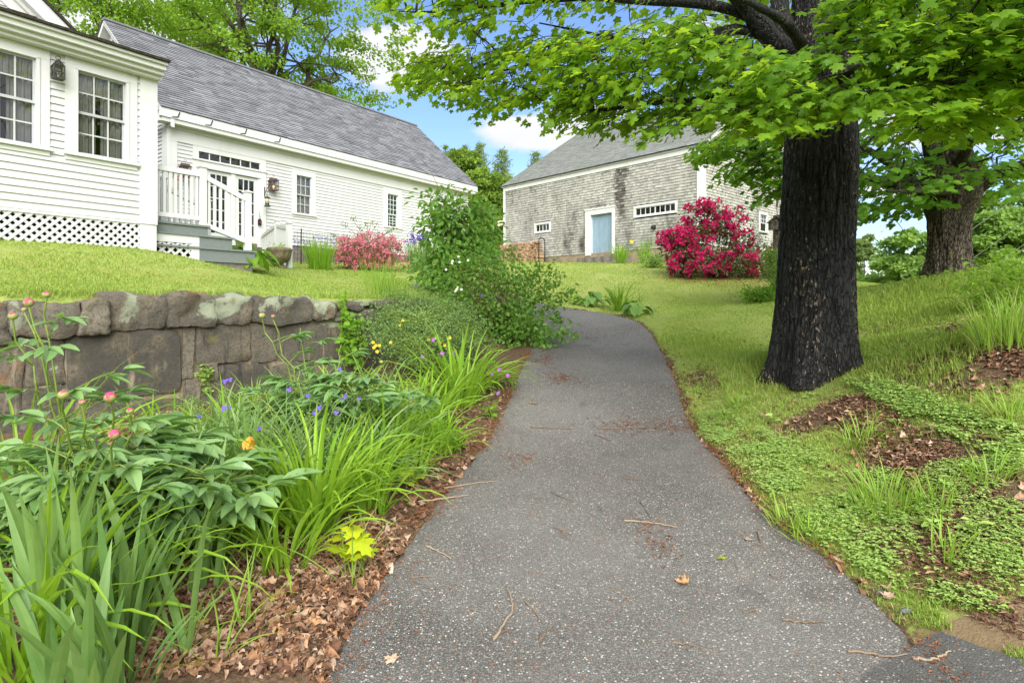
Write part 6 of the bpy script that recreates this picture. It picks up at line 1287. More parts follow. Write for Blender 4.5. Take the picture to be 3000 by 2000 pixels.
ta, cen, rr = shrub('tall_shrub', 'tall bushy viburnum like shrub with a bare arching cane above', base, [(at(1320, 640, d1), (.48, .5, .42)), (at(1350, 720, d1), (.55, .5, .5)), (at(1300, 690, d1), (.42, .4, .4)), (at(1400, 690, d1 + .2), (.38, .4, .5)), (at(1330, 800, d1), (.55, .5, .5)), (at(1270, 800, d1), (.35, .3, .25)), (at(1385, 610, d1), (.3, .3, .25)), (at(1275, 590, d1), (.25, .25, .18))], 270, 12, .13, T_OVAL, 'leaf_rose', 153, .45, .34, 1.6, vb=.45)
b = MB(); b.tube(resample(smooth([at(1330, 690, d1), at(1300, 600, d1 - .1), at(1272, 515, d1 - .2), at(1235, 465, d1 - .3)]), 24), np.linspace(.009, .0025, 24), 5); part('bare_cane', b, M['stem_red'], ta)
b = MB(); b.tube(resample(smooth([at(1290, 760, d1 - .3), at(1240, 722, d1 - .4), at(1215, 705, d1 - .5)]), 16), np.linspace(.008, .003, 16), 5); part('bare_cane', b, M['stem_red'], ta)
clump('wispy_grass', 'tall wispy grass tuft on the end of the stone wall', 'plant', Hh(1112, 9.3), 170, .62, .006, (.0, .38), (.0, .5), .22, 'tuft', 161, None, .62, nseg=4)
clump('weed_tuft', 'loose green weeds between wispy grass and the shrubs', 'plant', Hh(1185, 9.6), 130, .45, .008, (.0, .7), (.2, 1.2), .3, 'tuft', 162, None, .5, nseg=4)
def weed(name, label, c, n, h, spread, ls, mat, seed, T=T_OVAL, cat='plant', group=None, per=7, vb=.55, droop=.1):
    rr = np.random.RandomState(seed); root = thing(name, label, cat, c, group); lm, sm = MB(), MB(); c = np.array(c)
    for i in range(n):
        e = c + np.array((rr.normal(0, spread), rr.normal(0, spread), h * rr.uniform(.55, 1.1))); s0 = c + np.array((rr.normal(0, spread * .4), rr.normal(0, spread * .4), -.01)); st = curve(s0, e, .02, 8, .02); sm.tube(st, np.linspace(.003 + .003 * h, .002, 8), 4, False)
        k = rr.randint(2, 8, per); a = rr.uniform(0, 6.28, per); y = np.stack([np.cos(a), np.sin(a), rr.uniform(-.3, .5, per) - droop], -1); scatter(lm, T, st[k] + y * .01, y, UP + rr.normal(0, .3, (per, 3)), ls * rr.uniform(.5, 1.15, per), np.clip(vb + rr.normal(0, .2, per), 0, 1))
    part('stems', sm, M['stem'], root); part('foliage', lm, M[mat], root); return root
def wallplant(name, label, u, v, hgt, n, ls, mat, seed, T, per, sp):
    c = FW.pt(FW.s_at(u), .03, FW.z_at(u, v)); return weed(name, label, c, n, hgt, sp, ls, mat, seed, T, per=per, vb=.6)
wallplant('celandine', 'pale green celandine growing from the niche in the wall', 597, 1125, .20, 26, .05, 'leaf_cover', 171, T_MAPLE_LO, 8, .045)
wallplant('celandine', 'small celandine sprig lower on the wall face', 604, 1150, .05, 10, .04, 'leaf_cover', 172, T_MAPLE_LO, 6, .04)
b = MB(); rr = np.random.RandomState(9); vr = thing('climbing_vine', 'green leafy vine climbing the stone wall near its end', 'plant', Hh(1010, 7.75)); sm = MB()
for i in range(9):
    pts = [FW.pt(FW.s_at(1000 + rr.uniform(-30, 60)), .06 + rr.uniform(0, .08), FW.z_at(1010, v)) for v in (1060, 1010, 960, 915 + rr.uniform(-10, 40))]; st = resample(smooth(pts), 20); sm.tube(st, .004, 4); k = rr.randint(0, 20, 26); y = rr.normal(0, .6, (26, 3)) + np.array((*W_N * .5, -.3)); scatter(b, T_MAPLE_LO, st[k] + rr.normal(0, .04, (26, 3)) + np.array((*W_N * .06, 0)), y, np.array((*W_N, .5)) + rr.normal(0, .3, (26, 3)), .085 * rr.uniform(.5, 1.1, 26), rr.uniform(.2, .8, 26))
st = resample(smooth([FW.pt(FW.s_at(1005), .08, FW.z_at(1005, 930)), FW.pt(FW.s_at(1002), .06, FW.z_at(1005, 890)), FW.pt(FW.s_at(1008), .0, FW.z_at(1005, 862))]), 12); sm.tube(st, .005, 4); scatter(b, T_MAPLE_LO, st.repeat(3, 0) + rr.normal(0, .03, (36, 3)), rr.normal(0, .7, (36, 3)), np.array((*W_N, .5)) + rr.normal(0, .3, (36, 3)), .06, rr.uniform(.6, 1, 36))
part('stems', sm, M['stem'], vr); part('foliage', b, M['leaf_lush'], vr)
weed('maple_seedling', 'yellow green maple seedling at the edge of the leaf litter', hit(1035, 1705), 4, .30, .06, .13, 'leaf_yellow', 181, T_MAPLE, per=3, vb=.55)
weed('maple_seedling', 'yellow maple seedling by the path beyond the lime daylilies', hit(1200, 1425), 3, .10, .06, .12, 'leaf_yellow', 182, T_MAPLE, per=3, vb=.9)
WS = 'weeds along the left path edge'
for i, (u, v, h_, lab) in enumerate(((1340, 1330, .16, 'weed with toothed leaves on the path edge below the glossy daylilies'), (1270, 1290, .32, 'upright leafy weed among the daylilies near the path'), (1235, 1330, .22, 'pale leafy weed between the two middle daylily clumps'), (1300, 1300, .14, 'small weed beside the brown leaves at the path edge'), (1440, 1235, .25, 'leafy weed in front of the glossy daylilies'), (1500, 1140, .35, 'bushy green weed under the rose canes at the path edge'))): weed('weed', lab, hit(u, v), 7, h_, .07, .06, 'leaf_lush', 190 + i, group=WS, vb=.8)
for i, (u, v, lab) in enumerate(((720, 1850, 'thin grass sprig standing in the brown leaf litter'), (640, 1950, 'grass blades in the leaf litter at the bottom edge'), (1030, 1720, 'grass sprig beside the yellow seedling'), (820, 1690, 'grass tuft poking up between leaf litter and daylilies'), (560, 1880, 'wispy grass blades in front of the iris fans'))): clump('grass_sprig', lab, 'plant', hit(u, v), 11, .34, .007, (.1, 1.0), (.3, 1.3), .03, 'tuft', 200 + i, 'grass sprigs in the leaf litter', .6, nseg=6)
for i, (u, v, d_, lab) in enumerate(((1420, 1165, 0, 'geranium'), (1, 1, 1, 'x'))[:1]):
    pass
gr = weed('cranesbill', 'cranesbill with mauve flowers among the glossy daylilies', hit(1440, 1150), 14, .42, .22, .06, 'leaf_lush', 210, T_MAPLE_LO, vb=.5)
for i, (u, v) in enumerate(((1270, 996), (1296, 1035), (1238, 1046), (1328, 1036), (1463, 1083), (1443, 1095), (1487, 1100), (1460, 1152))): flower(gr, P(u, v, 6.3), .024, 'pet_mauve', 5, 660 + i)
# ------------------------------------------------------------------ right bank
TF = 'grass tufts on the right bank'
for i, (u, v, n, L, lab) in enumerate(((2590, 1490, 170, .30, 'large dense grass tuft in the middle of the right bank'), (2520, 1300, 80, .26, 'grass tuft on bare brown soil below the charred trunk'), (2730, 1490, 60, .24, 'thin grass tuft right of the large dense tuft'), (2310, 1540, 80, .20, 'grass tuft at the path edge on the right bank'), (2380, 1590, 70, .16, 'low grass tuft spilling onto the path edge'), (2900, 1410, 90, .22, 'grass tuft near the right edge of the picture'), (2170, 1190, 90, .18, 'grass tuft left of the charred trunk'), (2130, 1230, 50, .16, 'small grass tuft beside the path under the trunk'), (2960, 1230, 60, .25, 'dark grass tuft at the right edge above the ground cover'), (2780, 1640, 30, .28, 'few tall blades in the thin cover at lower right'))):
    clump('grass_tuft', lab, 'plant', hit(u, v), int(n * .7), L * .8, .0075, (.05, .95), (.2, 1.2), .05 + n * .0006, 'tuft', 220 + i, TF, .55, nseg=5)
SD = 'seedlings around the charred trunk'
for i, (u, v, h_, ls, lab) in enumerate(((2265, 1240, .07, .055, 'bright round leaved seedling on the soil'), (2370, 1170, .08, .05, 'pale seedling at the left foot of the trunk'), (2490, 1135, .12, .05, 'upright seedling before the right root'), (2330, 1125, .14, .045, 'twiggy seedling against the left side of the trunk'), (2560, 1120, .10, .06, 'pale leafy seedling right of the trunk'), (2480, 1480, .06, .05, 'round leaved seedling beside the large grass tuft'), (2770, 1440, .09, .055, 'broad leaved seedling right of the large tuft'), (2710, 1560, .06, .055, 'broad leaved seedling low on the bank'), (2850, 1580, .10, .06, 'pale broad leaved seedling in the thin cover'), (2630, 1250, .05, .045, 'small seedling on the bare soil'), (2850, 1390, .05, .06, 'plantain like rosette on the bank'))): weed('seedling', lab, hit(u, v), 4, h_, .03, ls, 'leaf_cover', 240 + i, group=SD, per=4, vb=.8)
WM = 'tall weeds on the mound edge'
for i, (u, v, n, h_, ls, lab) in enumerate(((2900, 905, 60, .50, .075, 'tall leafy weeds on the mound right of the stout trunk'), (2980, 880, 60, .60, .08, 'taller weed clump at the right edge of the mound'), (2960, 960, 50, .45, .07, 'leafy weeds above the mulch at the right edge'), (2860, 860, 30, .4, .06, 'sparse weeds at the right foot of the stout trunk'), (3060, 930, 50, .6, .08, 'weed clump running out of the right edge'))): weed('weed_clump', lab, hit(u, v), n, h_, .26, ls, 'leaf_lush', 260 + i, group=WM, per=8, vb=.6)
clump('grass_tuft', 'tall bright grass tuft below the weeds at the right edge', 'plant', hit(2965, 1010), 260, .42, .008, (.0, .5), (.1, .9), .25, 'tuft', 270, TF, .7, nseg=5)
clump('grass_tuft', 'long bent grass tuft at the foot of the stout maple', 'plant', hit(2748, 805), 60, .55, .009, (.0, .4), (.1, 1.2), .1, 'tuft', 271, TF, .6, nseg=5)
# ------------------------------------------------------------------ lawn plants and shrubs by the buildings
def hosta(label, c, n, L, ls, mat, seed, name='hosta', vb=.5, group=None, wd=.40):
    rr = np.random.RandomState(seed); root = thing(name, label, 'plant', c, group); lm, sm = MB(), MB(); c = np.array(c); T = t_oval(wd, .10, .38, (0, .12, .35, .65, .88, 1), (.35, .85, 1, .78, .38, 0))
    for i in range(n):
        a = i * 2.4 + rr.normal(0, .3); r_ = L * rr.uniform(.25, 1); e = c + np.array((math.cos(a) * r_, math.sin(a) * r_, L * rr.uniform(.45, 1.0) * (1.25 - .6 * r_ / L))); sm.tube(curve(c, e, .03, 5), .005, 4, False); scatter(lm, T, e[None], np.array([[math.cos(a), math.sin(a), -.35]]), (UP + .4 * np.array((math.cos(a), math.sin(a), 0)))[None], ls * rr.uniform(.7, 1.2), np.clip(vb + rr.normal(0, .2), 0, 1))
    part('stems', sm, M['stem'], root); part('foliage', lm, M[mat], root); return root
hs = FN.pt(sC + .35, tl - .75, 0); hs[2] = ground1(*hs[:2])
hosta('big leaved hosta growing against the porch steps', hs, 26, .55, .42, 'leaf_lush', 301, vb=.55, group='hostas'); hs2 = hit(800, 776); hosta('hosta between the steps and the stone urn', hs2 + np.array((-.25, .35, .0)), 18, .38, .36, 'leaf_lush', 302, vb=.6, group='hostas')
weed('weed', 'yellow green weed in front of the stone urn', hit(805, 783), 10, .18, .12, .07, 'leaf_lush', 303, vb=.9)
hosta('variegated hosta left of the daylily at the path bend', hit(1735, 898), 22, .34, .25, 'leaf_hosta', 304, vb=.55, group='variegated hostas'); hosta('variegated hosta right of the daylily at the path bend', hit(1862, 925), 16, .30, .24, 'leaf_hosta', 305, vb=.45, group='variegated hostas')
hosta('yellowish hosta at the left end of the group by the path bend', hit(1700, 892), 12, .26, .2, 'leaf_lush', 306, vb=.95, group='variegated hostas')
clump('daylily_clump', 'dark daylily clump between hostas at the path bend', 'plant', hit(1815, 912), 60, .62, .028, (.05, .6), (.3, 1.6), .10, 'leaf_blade', 307, None, .35)
weed('weed', 'thin yellow weed beside the hostas at the path bend', hit(1876, 905), 6, .42, .06, .07, 'leaf_lush', 308, vb=.95)
shrub('low_green_plant', 'low bushy green plant on the lawn behind the charred trunk', hit(2225, 888), [(hit(2225, 888) + UP * .18, (.45, .3, .2))], 130, 14, .06, T_OVAL, 'leaf_lush', 309, .1, .14, cat='plant', vb=.3, stemmat='stem')
clump('grass_tuft', 'arching dark blades left of the low bushy plant', 'plant', hit(2185, 886), 16, .5, .02, (.3, .8), (.6, 1.8), .06, 'leaf_blade', 310, None, .2)
clump('siberian_iris_clump', 'dense green iris clump beside the stone urn and pink azalea', 'plant', hit(935, 790), 330, .75, .016, (.0, .42), (.0, .55), .28, 'leaf_blade', 311, None, .3, nseg=5)
ir = clump('spent_iris', 'spent violet irises on thin stems along the ell foundation', 'plant', hit(915, 785) + np.array((.1, .5, 0)), 40, .9, .006, (.0, .3), (.0, .3), .5, 'leaf_iris', 312, None, .4, nseg=4)
rr = np.random.RandomState(4); pts = np.array([P(rr.uniform(858, 980), rr.uniform(692, 728), 16.2) for _ in range(46)]); trusses(ir, pts, np.repeat(UP[None], 46, 0), .035, 5, .045, 'pet_purple', 700)
ib = clump('iris_clump', 'iris clump with deep violet blooms right of the pink azalea', 'plant', hit(1215, 800) + np.array((0, 1.2, .05)), 200, .8, .024, (.0, .4), (.0, .5), .4, 'leaf_iris', 313, None, .3, nseg=5)
dd_ = ib.location[1]; pts = np.array([P(rr.uniform(1185, 1248), rr.normal(702, 9), dd_ - .2) for _ in range(34)]); trusses(ib, pts, np.repeat(UP[None], 34, 0), .06, 7, .075, 'pet_purple', 701)
b = MB()
for p in pts: b.tube(curve(np.array(ib.location) + rr.normal(0, .2, 3) * (1, 1, 0), p, 0, 4), .006, 4, False)
part('flower_stalks', b, M['stem'], ib)
ac = hit(1080, 792); ad = ac[1]
az, cen, rr = shrub('azalea_bush', 'pink flowering azalea bush in front of the white ell', ac, [(P(1080, 725, ad), (.85, .7, .45)), (P(1020, 738, ad - .1), (.5, .5, .38)), (P(1145, 730, ad), (.45, .45, .38)), (P(1075, 760, ad - .2), (.95, .6, .3))], 520, 14, .045, T_CARD, 'leaf_azalea', 321, .0, .2, 2.2, nstem=26, vb=.5)
sel = cen[(cen[:, 1] < ad + .4)]; trusses(az, sel, unit(sel - P(1080, 745, ad)), .07, 18, .055, 'pet_pink', 702)
lm, sm = MB(), MB()
for u, v in ((1010, 660), (1035, 640), (1085, 655), (1100, 662), (1055, 668), (975, 690), (1140, 680), (1155, 670), (1075, 660)):
    e = P(u, v, ad); sm.tube(curve(P(1075, 715, ad), e, 0, 6, .02), .007, 4); m = 16; scatter(lm, T_CARD, np.repeat(e[None], m, 0) + rr.normal(0, .05, (m, 3)), rr.normal(0, .7, (m, 3)) + UP * .4, rr.normal(0, .6, (m, 3)) + UP, .06, rr.uniform(.5, 1, m))
part('shoots', sm, M['stem_red'], az); part('foliage', lm, M['leaf_azalea'], az)
rc = hit(2085, 812); rd = rc[1]
RB = [(P(2075, 645, rd), (.85, .8, .62)), (P(2140, 680, rd + .2), (.85, .8, .75)), (P(2010, 725, rd - .2), (1.0, .8, .65)), (P(2000, 700, rd), (.75, .7, .4)), (P(2040, 780, rd - .3), (1.1, .8, .4)), (P(2140, 770, rd - .2), (1.0, .8, .5)), (P(2210, 745, rd + .3), (1.0, .8, .5)), (P(2230, 790, rd), (.8, .7, .4))]
rh, cen, rr = shrub('rhododendron', 'magenta flowering rhododendron at the corner of the shingle barn', rc, RB, 620, 12, .11, T_CARD, 'leaf_dull', 331, .15, .26, 2.2, nstem=34, vb=.5, stemmat='twig')
wgt = np.interp(px(cen)[0], (1900, 2130, 2200, 2280), (1, 1, .5, .3)) * np.interp(px(cen)[1], (600, 700, 770, 820), (1, .85, .5, .35)); sel = cen[(cen[:, 1] < rd + .3) & (rr.uniform(0, 1, len(cen)) < wgt * 1.0)]
trusses(rh, sel + unit(sel - P(2090, 740, rd + .8)) * .13, unit(sel - P(2090, 740, rd + .8)), .12, 26, .10, 'pet_rhodo', 703, T_SMALL)
b = MB(); p = in_px([(1900, 812), (2250, 818), (2260, 845), (1950, 828)], 420, rr); strew(b, p, .05, T_CARD, rr.uniform(0, 1, len(p)), .03, .3); solo('fallen_petals', b, M['pet_rhodo'], kind='stuff')
clump('daylily_clump', 'daylily clump right of the blue barn door', 'plant', hit(1818, 772), 70, .95, .034, (.05, .65), (.2, 1.4), .2, 'leaf_blade', 341, None, .4, nseg=5)
yl = clump('daylily_clump', 'thinner lily clump further right under the long barn window', 'plant', hit(1888, 772), 50, 1.05, .03, (.0, .5), (.1, 1.0), .15, 'leaf_blade', 342, None, .4, nseg=5)
flower(yl, P(1850, 708, yl.location[1]), .09, 'pet_yellow', 5, 710)
shrub('pale_weed', 'pale grey green weed left of the magenta rhododendron', hit(1915, 785), [(hit(1915, 785) + UP * .25, (.5, .3, .28))], 60, 12, .09, T_CARD, 'leaf_light', 343, .1, .2, cat='plant', vb=.8, stemmat='stem')
shrub('vine_on_post', 'pale green vine climbing the birdhouse post', hit(2268, 852), [(P(2262, 800, 15.6), (.16, .16, .42)), (P(2258, 750, 15.6), (.14, .14, .25))], 60, 9, .08, T_CARD, 'leaf_light', 344, .1, .14, cat='plant', vb=.7, stemmat='stem')
# ------------------------------------------------------------------ small made things
def lantern(label, fr, s, tt, zb_, h, w, lit, style, name='wall_lantern', group=None):
    root = thing(name, label, 'lantern', fr.pt(s, 0, zb_), group); c = fr.pt(s, tt, zb_); f = MB(); ax = np.array((*fr.a, 0)); nx_ = np.array((*fr.n, 0)); hw = w / 2
    cor = [c + ax * i * hw + nx_ * j * hw for i, j in ((-1, -1), (1, -1), (1, 1), (-1, 1))]; hb = h * .62
    for q in cor: f.bar(q + UP * .01, q + UP * hb, .014, .014, up=(1, 0, 0))
    for z_ in (.012, hb * (.5 if style else .52), hb):
        for a_, b_ in zip(cor, cor[1:] + cor[:1]): f.bar(a_ + UP * z_, b_ + UP * z_, .012, .012)
    f.add([p_ + UP * z_ for z_ in (0, .012) for p_ in [c + (q - c) * 1.12 for q in cor]], [[(0, 1, 2, 3), (7, 6, 5, 4), (0, 4, 5, 1), (1, 5, 6, 2), (2, 6, 7, 3), (3, 7, 4, 0)]])
    fm = 'pewter' if not style else 'copper'; part('cage', f, M[fm], root)
    r_ = MB()
    if style:   # barrel roof
        an = np.linspace(0, math.pi, 9); n = len(an); v = [c + ax * e * hw * .95 + nx_ * math.cos(a) * hw * .8 + UP * (hb + .02 + math.sin(a) * h * .16) for e in (-1, 1) for a in an]; i = np.arange(n - 1); r_.add(v, [np.stack([i, i + 1, i + 1 + n, i + n], -1), np.array([list(range(n)), list(range(2 * n - 1, n - 1, -1))])]); 
        r_.add([p_ + UP * z_ for z_ in (hb, hb + .02) for p_ in [c + (q - c) * 1.15 for q in cor]], [[(0, 1, 2, 3), (7, 6, 5, 4), (0, 4, 5, 1), (1, 5, 6, 2), (2, 6, 7, 3), (3, 7, 4, 0)]])
    else:
        top = [c + (q - c) * .38 + UP * (h * .86) for q in cor]; bot = [c + (q - c) * 1.12 + UP * hb for q in cor]; r_.add(bot + top, [[(0, 1, 5, 4), (1, 2, 6, 5), (2, 3, 7, 6), (3, 0, 4, 7), (4, 5, 6, 7)]]); r_.tube([c + UP * h * .84, c + UP * h * .92], .018, 8)
    part('cap', r_, M[fm], root)
    g = MB(); an = np.linspace(0, 2 * math.pi, 15); g.tube([c + UP * (h * .97 + .03 * math.sin(a)) + ax * .028 * math.cos(a) for a in an], .005, 5); part('ring', g, M[fm], root)
    k = MB(); k.bar(c - nx_ * hw + UP * hb * .6, fr.pt(s, .01, zb_ + hb * .6), .02, .02); k.box((s - hw * .7, s + hw * .7, .015, .035, zb_ + hb * .25, zb_ + hb * .85), fr); part('bracket', k, M[fm], root)
    e = MB(); e.ball(c + UP * hb * .42, .022 if not lit else .02, 8, sq=(1, 1, 1.8)); part('bulb', e, M['flame'] if lit else M['lampglass'], root, True)
    cd = MB(); cd.tube([c + UP * .012, c + UP * hb * .36], .011, 7); part('candle', cd, M['trim'], root)
    gl = MB()
    for a_, b_ in zip(cor, cor[1:] + cor[:1]): gl.add([a_ + UP * .02, b_ + UP * .02, b_ + UP * hb, a_ + UP * hb], [[(0, 1, 2, 3)]])
    part('glass_pane', gl, M['lampglass'], root); return root
lantern('unlit pewter lantern between the two wing windows', FN, FN.s_at(171, .14), .13, FN.z_at(171, 233, .13), (235 - 172) / F * FN.pt(FN.s_at(171), 0, 0)[1], .115, False, 0)
s = FE.s_at(802, .16); lantern('lit copper lantern right of the glazed entry doors', FE, s, .15, FE.z_at(802, 559, .15), .46, .20, True, 1, group='lit copper lanterns')
s = FE.s_at(543, .16); lantern('lit copper lantern left of the doors, behind the porch railing', FE, s, .15, FE.z_at(543, 520, .15), .44, .20, True, 1, group='lit copper lanterns')
# hanging things by the entry
def hook(root, fr, s, z, L):
    b = MB(); p = [fr.pt(s, .04, z - .22), fr.pt(s, .10, z - .10), fr.pt(s, .22, z), fr.pt(s, L - .02, z + .01), fr.pt(s, L, z - .05)]; b.tube(resample(smooth(p), 14), .008, 5); b.bar(fr.pt(s, .04, z - .26), fr.pt(s, .04, z + .02), .025, .012, up=(*fr.n, 0)); part('hook', b, M['black_iron'], root)
s = FE.s_at(780, .25); zh = FE.z_at(780, 545, .3); root = thing('bird_feeder', 'dark green tube bird feeder hanging by the entry doors', 'bird feeder', FE.pt(s, .3, zh - .7)); hook(root, FE, FE.s_at(776, .05), zh, .32)
c = FE.pt(s, .3, 0); z0, z1 = FE.z_at(780, 606, .3), FE.z_at(780, 577, .3); b = MB(); b.lathe((c[0], c[1], 0), [(.05, z0), (.09, z0 + .01), (.09, z0 + .03), (.06, z0 + .035), (.06, z0 + .10)], 12); part('seed_tray', b, M['greenplastic'], root); b = MB(); b.lathe((c[0], c[1], 0), [(.055, z0 + .10), (.055, z1 - .03)], 12); part('tube', b, M['tan'], root, True); b = MB(); b.lathe((c[0], c[1], 0), [(.085, z1 - .03), (.085, z1 - .015), (.03, z1 + .02)], 12); part('lid', b, M['greenplastic'], root); b = MB(); b.tube([(c[0], c[1], z1), (c[0], c[1], zh - .04)], .005, 4); part('wire', b, M['black_iron'], root)
s = FE.s_at(760, .06); z0 = FE.z_at(760, 660, .06); root = thing('hanging_thermometer', 'small black hanging box with a red mark on the door trim', 'thermometer', FE.pt(s, .06, z0)); b = MB(); b.box((s - .045, s + .045, .05, .10, z0, z0 + .15), FE); b.box((s - .03, s + .03, .05, .09, z0 + .15, z0 + .18), FE); part('case', b, M['black_iron'], root); b = MB(); b.ball(FE.pt(s + .005, .10, z0 + .08), .018, 6); part('red_mark', b, M['red'], root, True); b = MB(); b.tube([FE.pt(s - .02, .07, z0 + .18), FE.pt(s, .07, z0 + .38), FE.pt(s + .02, .07, z0 + .18)], .004, 4); part('cord', b, M['black_iron'], root)
s = FE.s_at(522, .3); z0 = FE.z_at(522, 528, .3); root = thing('hummingbird_feeder', 'red hummingbird feeder hanging behind the porch railing', 'bird feeder', FE.pt(s, .3, z0)); hook(root, FE, FE.s_at(508, .05), z0 + .33, .3); c = FE.pt(s, .3, 0)
b = MB(); b.lathe((c[0], c[1], 0), [(.03, z0), (.085, z0 + .01), (.085, z0 + .045), (.03, z0 + .05)], 14); part('base', b, M['red'], root); b = MB(); b.lathe((c[0], c[1], 0), [(.035, z0 + .05), (.05, z0 + .12), (.045, z0 + .17)], 12); part('bottle', b, M['lampglass'], root, True); b = MB(); b.lathe((c[0], c[1], 0), [(.08, z0 + .17), (.085, z0 + .19), (.04, z0 + .225)], 14); part('lid', b, M['red'], root)
# stone urn
c = hit(818, 783); du = c[1]; h_ = (783 - 724) / F * du; rw = 34 / F * du; root = thing('stone_urn', 'mossy fluted stone urn planter beside the white railing', 'urn', c)
b = MB(); prof = [(.62, 0), (.62, .10), (.50, .11), (.42, .17), (.36, .24), (.40, .28), (.62, .33), (.86, .48), (.97, .66), (1.0, .84), (1.04, .86), (1.06, .90), (1.06, .97), (.98, 1.0), (.9, .98), (.86, .9)]
b.lathe((c[0], c[1], c[2] - .03), [(r_ * rw, z_ * h_) for r_, z_ in prof], 72, wob=lambda an, z: .03 * np.abs(np.sin(an * 12)) * (.3 * h_ < z < .85 * h_)); part('bowl', b, M['urn'], root, True)
b = MB(); b.lathe((c[0], c[1], c[2] - .03 + h_ * .93), [(rw * .97, .0), (rw * .93, .04), (rw * .5, .055), (.01, .05)], 40, wob=lambda an, z: .02 * np.sin(an * 9)); part('moss_top', b, M['moss'], root, True)
rr = np.random.RandomState(6); lm = MB(); scatter(lm, T_CARD, c + np.array((0, 0, h_ - .02)) + rr.normal(0, rw * .4, (40, 3)) * (1, 1, .25) + UP * .04, rr.normal(0, .6, (40, 3)) + UP, rr.normal(0, .5, (40, 3)) + UP, .05, rr.uniform(.4, 1, 40)); part('sprout', lm, M['leaf_cover'], root)
# wire fence behind the irises
p0, p1 = FE.pt(FE.s_at(862, .8), .8, 0), FE.pt(FE.s_at(985, .8), .8, 0); g0 = ground1(*p0[:2]); root = thing('wire_fence', 'thin black wire mesh fence behind the irises', 'fence', (p0[0], p0[1], g0)); b = MB()
for i in range(15): q = lerp(p0, p1, i / 14); gz = ground1(q[0], q[1]); b.tube([(q[0], q[1], gz), (q[0], q[1], gz + .95)], .004, 4)
for j in range(7): b.tube([(q[0], q[1], ground1(q[0], q[1]) + .15 + j * .13) for q in (lerp(p0, p1, i / 6) for i in range(7))], .004, 4)
part('mesh', b, M['black_iron'], root); q = lerp(p0, p1, .16); gz = ground1(q[0], q[1]); b = MB(); b.tube([(q[0], q[1], gz - .1), (q[0], q[1], gz + 1.05)], .016, 6); part('post', b, M['black_iron'], root)
# birdhouse on its post
c = hit(2275, 852); dp = c[1]; zt = CZ + (HOR - 631) / F * dp; pw = 14.5 / F * dp
b = MB(); b.box((c[0] - pw / 2, c[0] + pw / 2, dp - pw / 2, dp + pw / 2, c[2] - .1, zt)); solo('wooden_post', b, M['greywood'], 'weathered grey wooden post carrying the birdhouse', 'post', loc=c)
bw, hb0, hb1 = 30 / F * dp, CZ + (HOR - 675) / F * dp, CZ + (HOR - 653) / F * dp; x0 = (2262.5 - 1500) / F * dp; yb = dp - pw / 2 - .002; root = thing('birdhouse', 'small wooden birdhouse with a round hole on a grey post', 'birdhouse', (x0, yb, hb0))
b = MB(); dpt = .15; hr = hb1 + .12; b.prism([(x0 - bw / 2, yb, hb0), (x0 + bw / 2, yb, hb0), (x0 + bw / 2, yb, hb1), (x0, yb, hr), (x0 - bw / 2, yb, hb1)], (0, -dpt, 0)); part('box', b, M['greywood'], root)
b = MB()
for sg in (-1, 1): b.prism([(x0, yb + .002, hr + .005), (x0 + sg * (bw / 2 + .05), yb + .002, hb1 - .035), (x0 + sg * (bw / 2 + .05), yb + .002, hb1 - .008), (x0, yb + .002, hr + .032)], (0, -dpt - .05, 0))
part('roof', b, M['bark'], root); b = MB(); an = np.arange(16) * math.pi / 8; b.add([(x0 - .01 + .03 * math.cos(a), yb - dpt - .002, hb1 - .02 + .03 * math.sin(a)) for a in an], [[tuple(range(16))]]); part('entrance_hole', b, M['dark'], root)
rr = np.random.RandomState(3); b = MB(); b.tube([(c[0] + .02, dp, zt - .01), (c[0], dp, zt + .45), (c[0] + .05, dp + .02, zt + .9)], .012, 5); b.tube([(c[0] + .01, dp, zt + .25), (c[0] + .06, dp, zt + .85)], .03, 6); solo('rusty_hanger', b, M['stem_red'], 'rusty brown rod rising from the top of the birdhouse post', 'rod', loc=(c[0], dp, zt))
# barn things
c = hit(1657, 764); zt = CZ + (HOR - 714) / F * c[1]; root = thing('standpipe', 'pale metal standpipe in the grass left of the barn door', 'pipe', c); b = MB(); b.tube([c - UP * .1, (c[0], c[1], zt)], .045, 8); part('pipe', b, M['grey_metal'], root); b = MB(); b.tube([(c[0], c[1], zt), (c[0], c[1], zt + .07)], .06, 8); b.bar((c[0], c[1], zt + .05), (c[0] + .13, c[1] - .05, zt + .02), .03, .03); part('head', b, M['grey_metal'], root)
s = FB.s_at(1473, .15); z0 = FB.z_at(1473, 655, .2); root = thing('floodlight', 'small twin floodlight on the left corner of the barn', 'lamp', FB.pt(s, .06, z0)); b = MB(); b.box((s - .05, s + .08, .05, .10, z0 - .05, z0 + .1), FB); part('plate', b, M['black_iron'], root)
for dz in (-.02, .16): b = MB(); b.tube([FB.pt(s, .1, z0 + dz), FB.pt(s - .12, .22, z0 + dz - .03), FB.pt(s - .22, .34, z0 + dz - .1)], [.04, .06, .10], 8); part('lamp_head', b, M['tan'], root)
s = FB.s_at(1915, .1); z0 = FB.z_at(1915, 665, .1); root = thing('barn_lamp', 'small dark lamp on the shingles under the long barn window', 'lamp', FB.pt(s, .03, z0)); b = MB(); b.box((s - .07, s + .07, .03, .08, z0 - .1, z0 + .1), FB); part('plate', b, M['black_iron'], root); b = MB(); b.lathe(FB.pt(s, .16, z0 - .08), [(.10, 0), (.12, .05), (.05, .15), (.02, .17)], 10); part('shade', b, M['black_iron'], root)
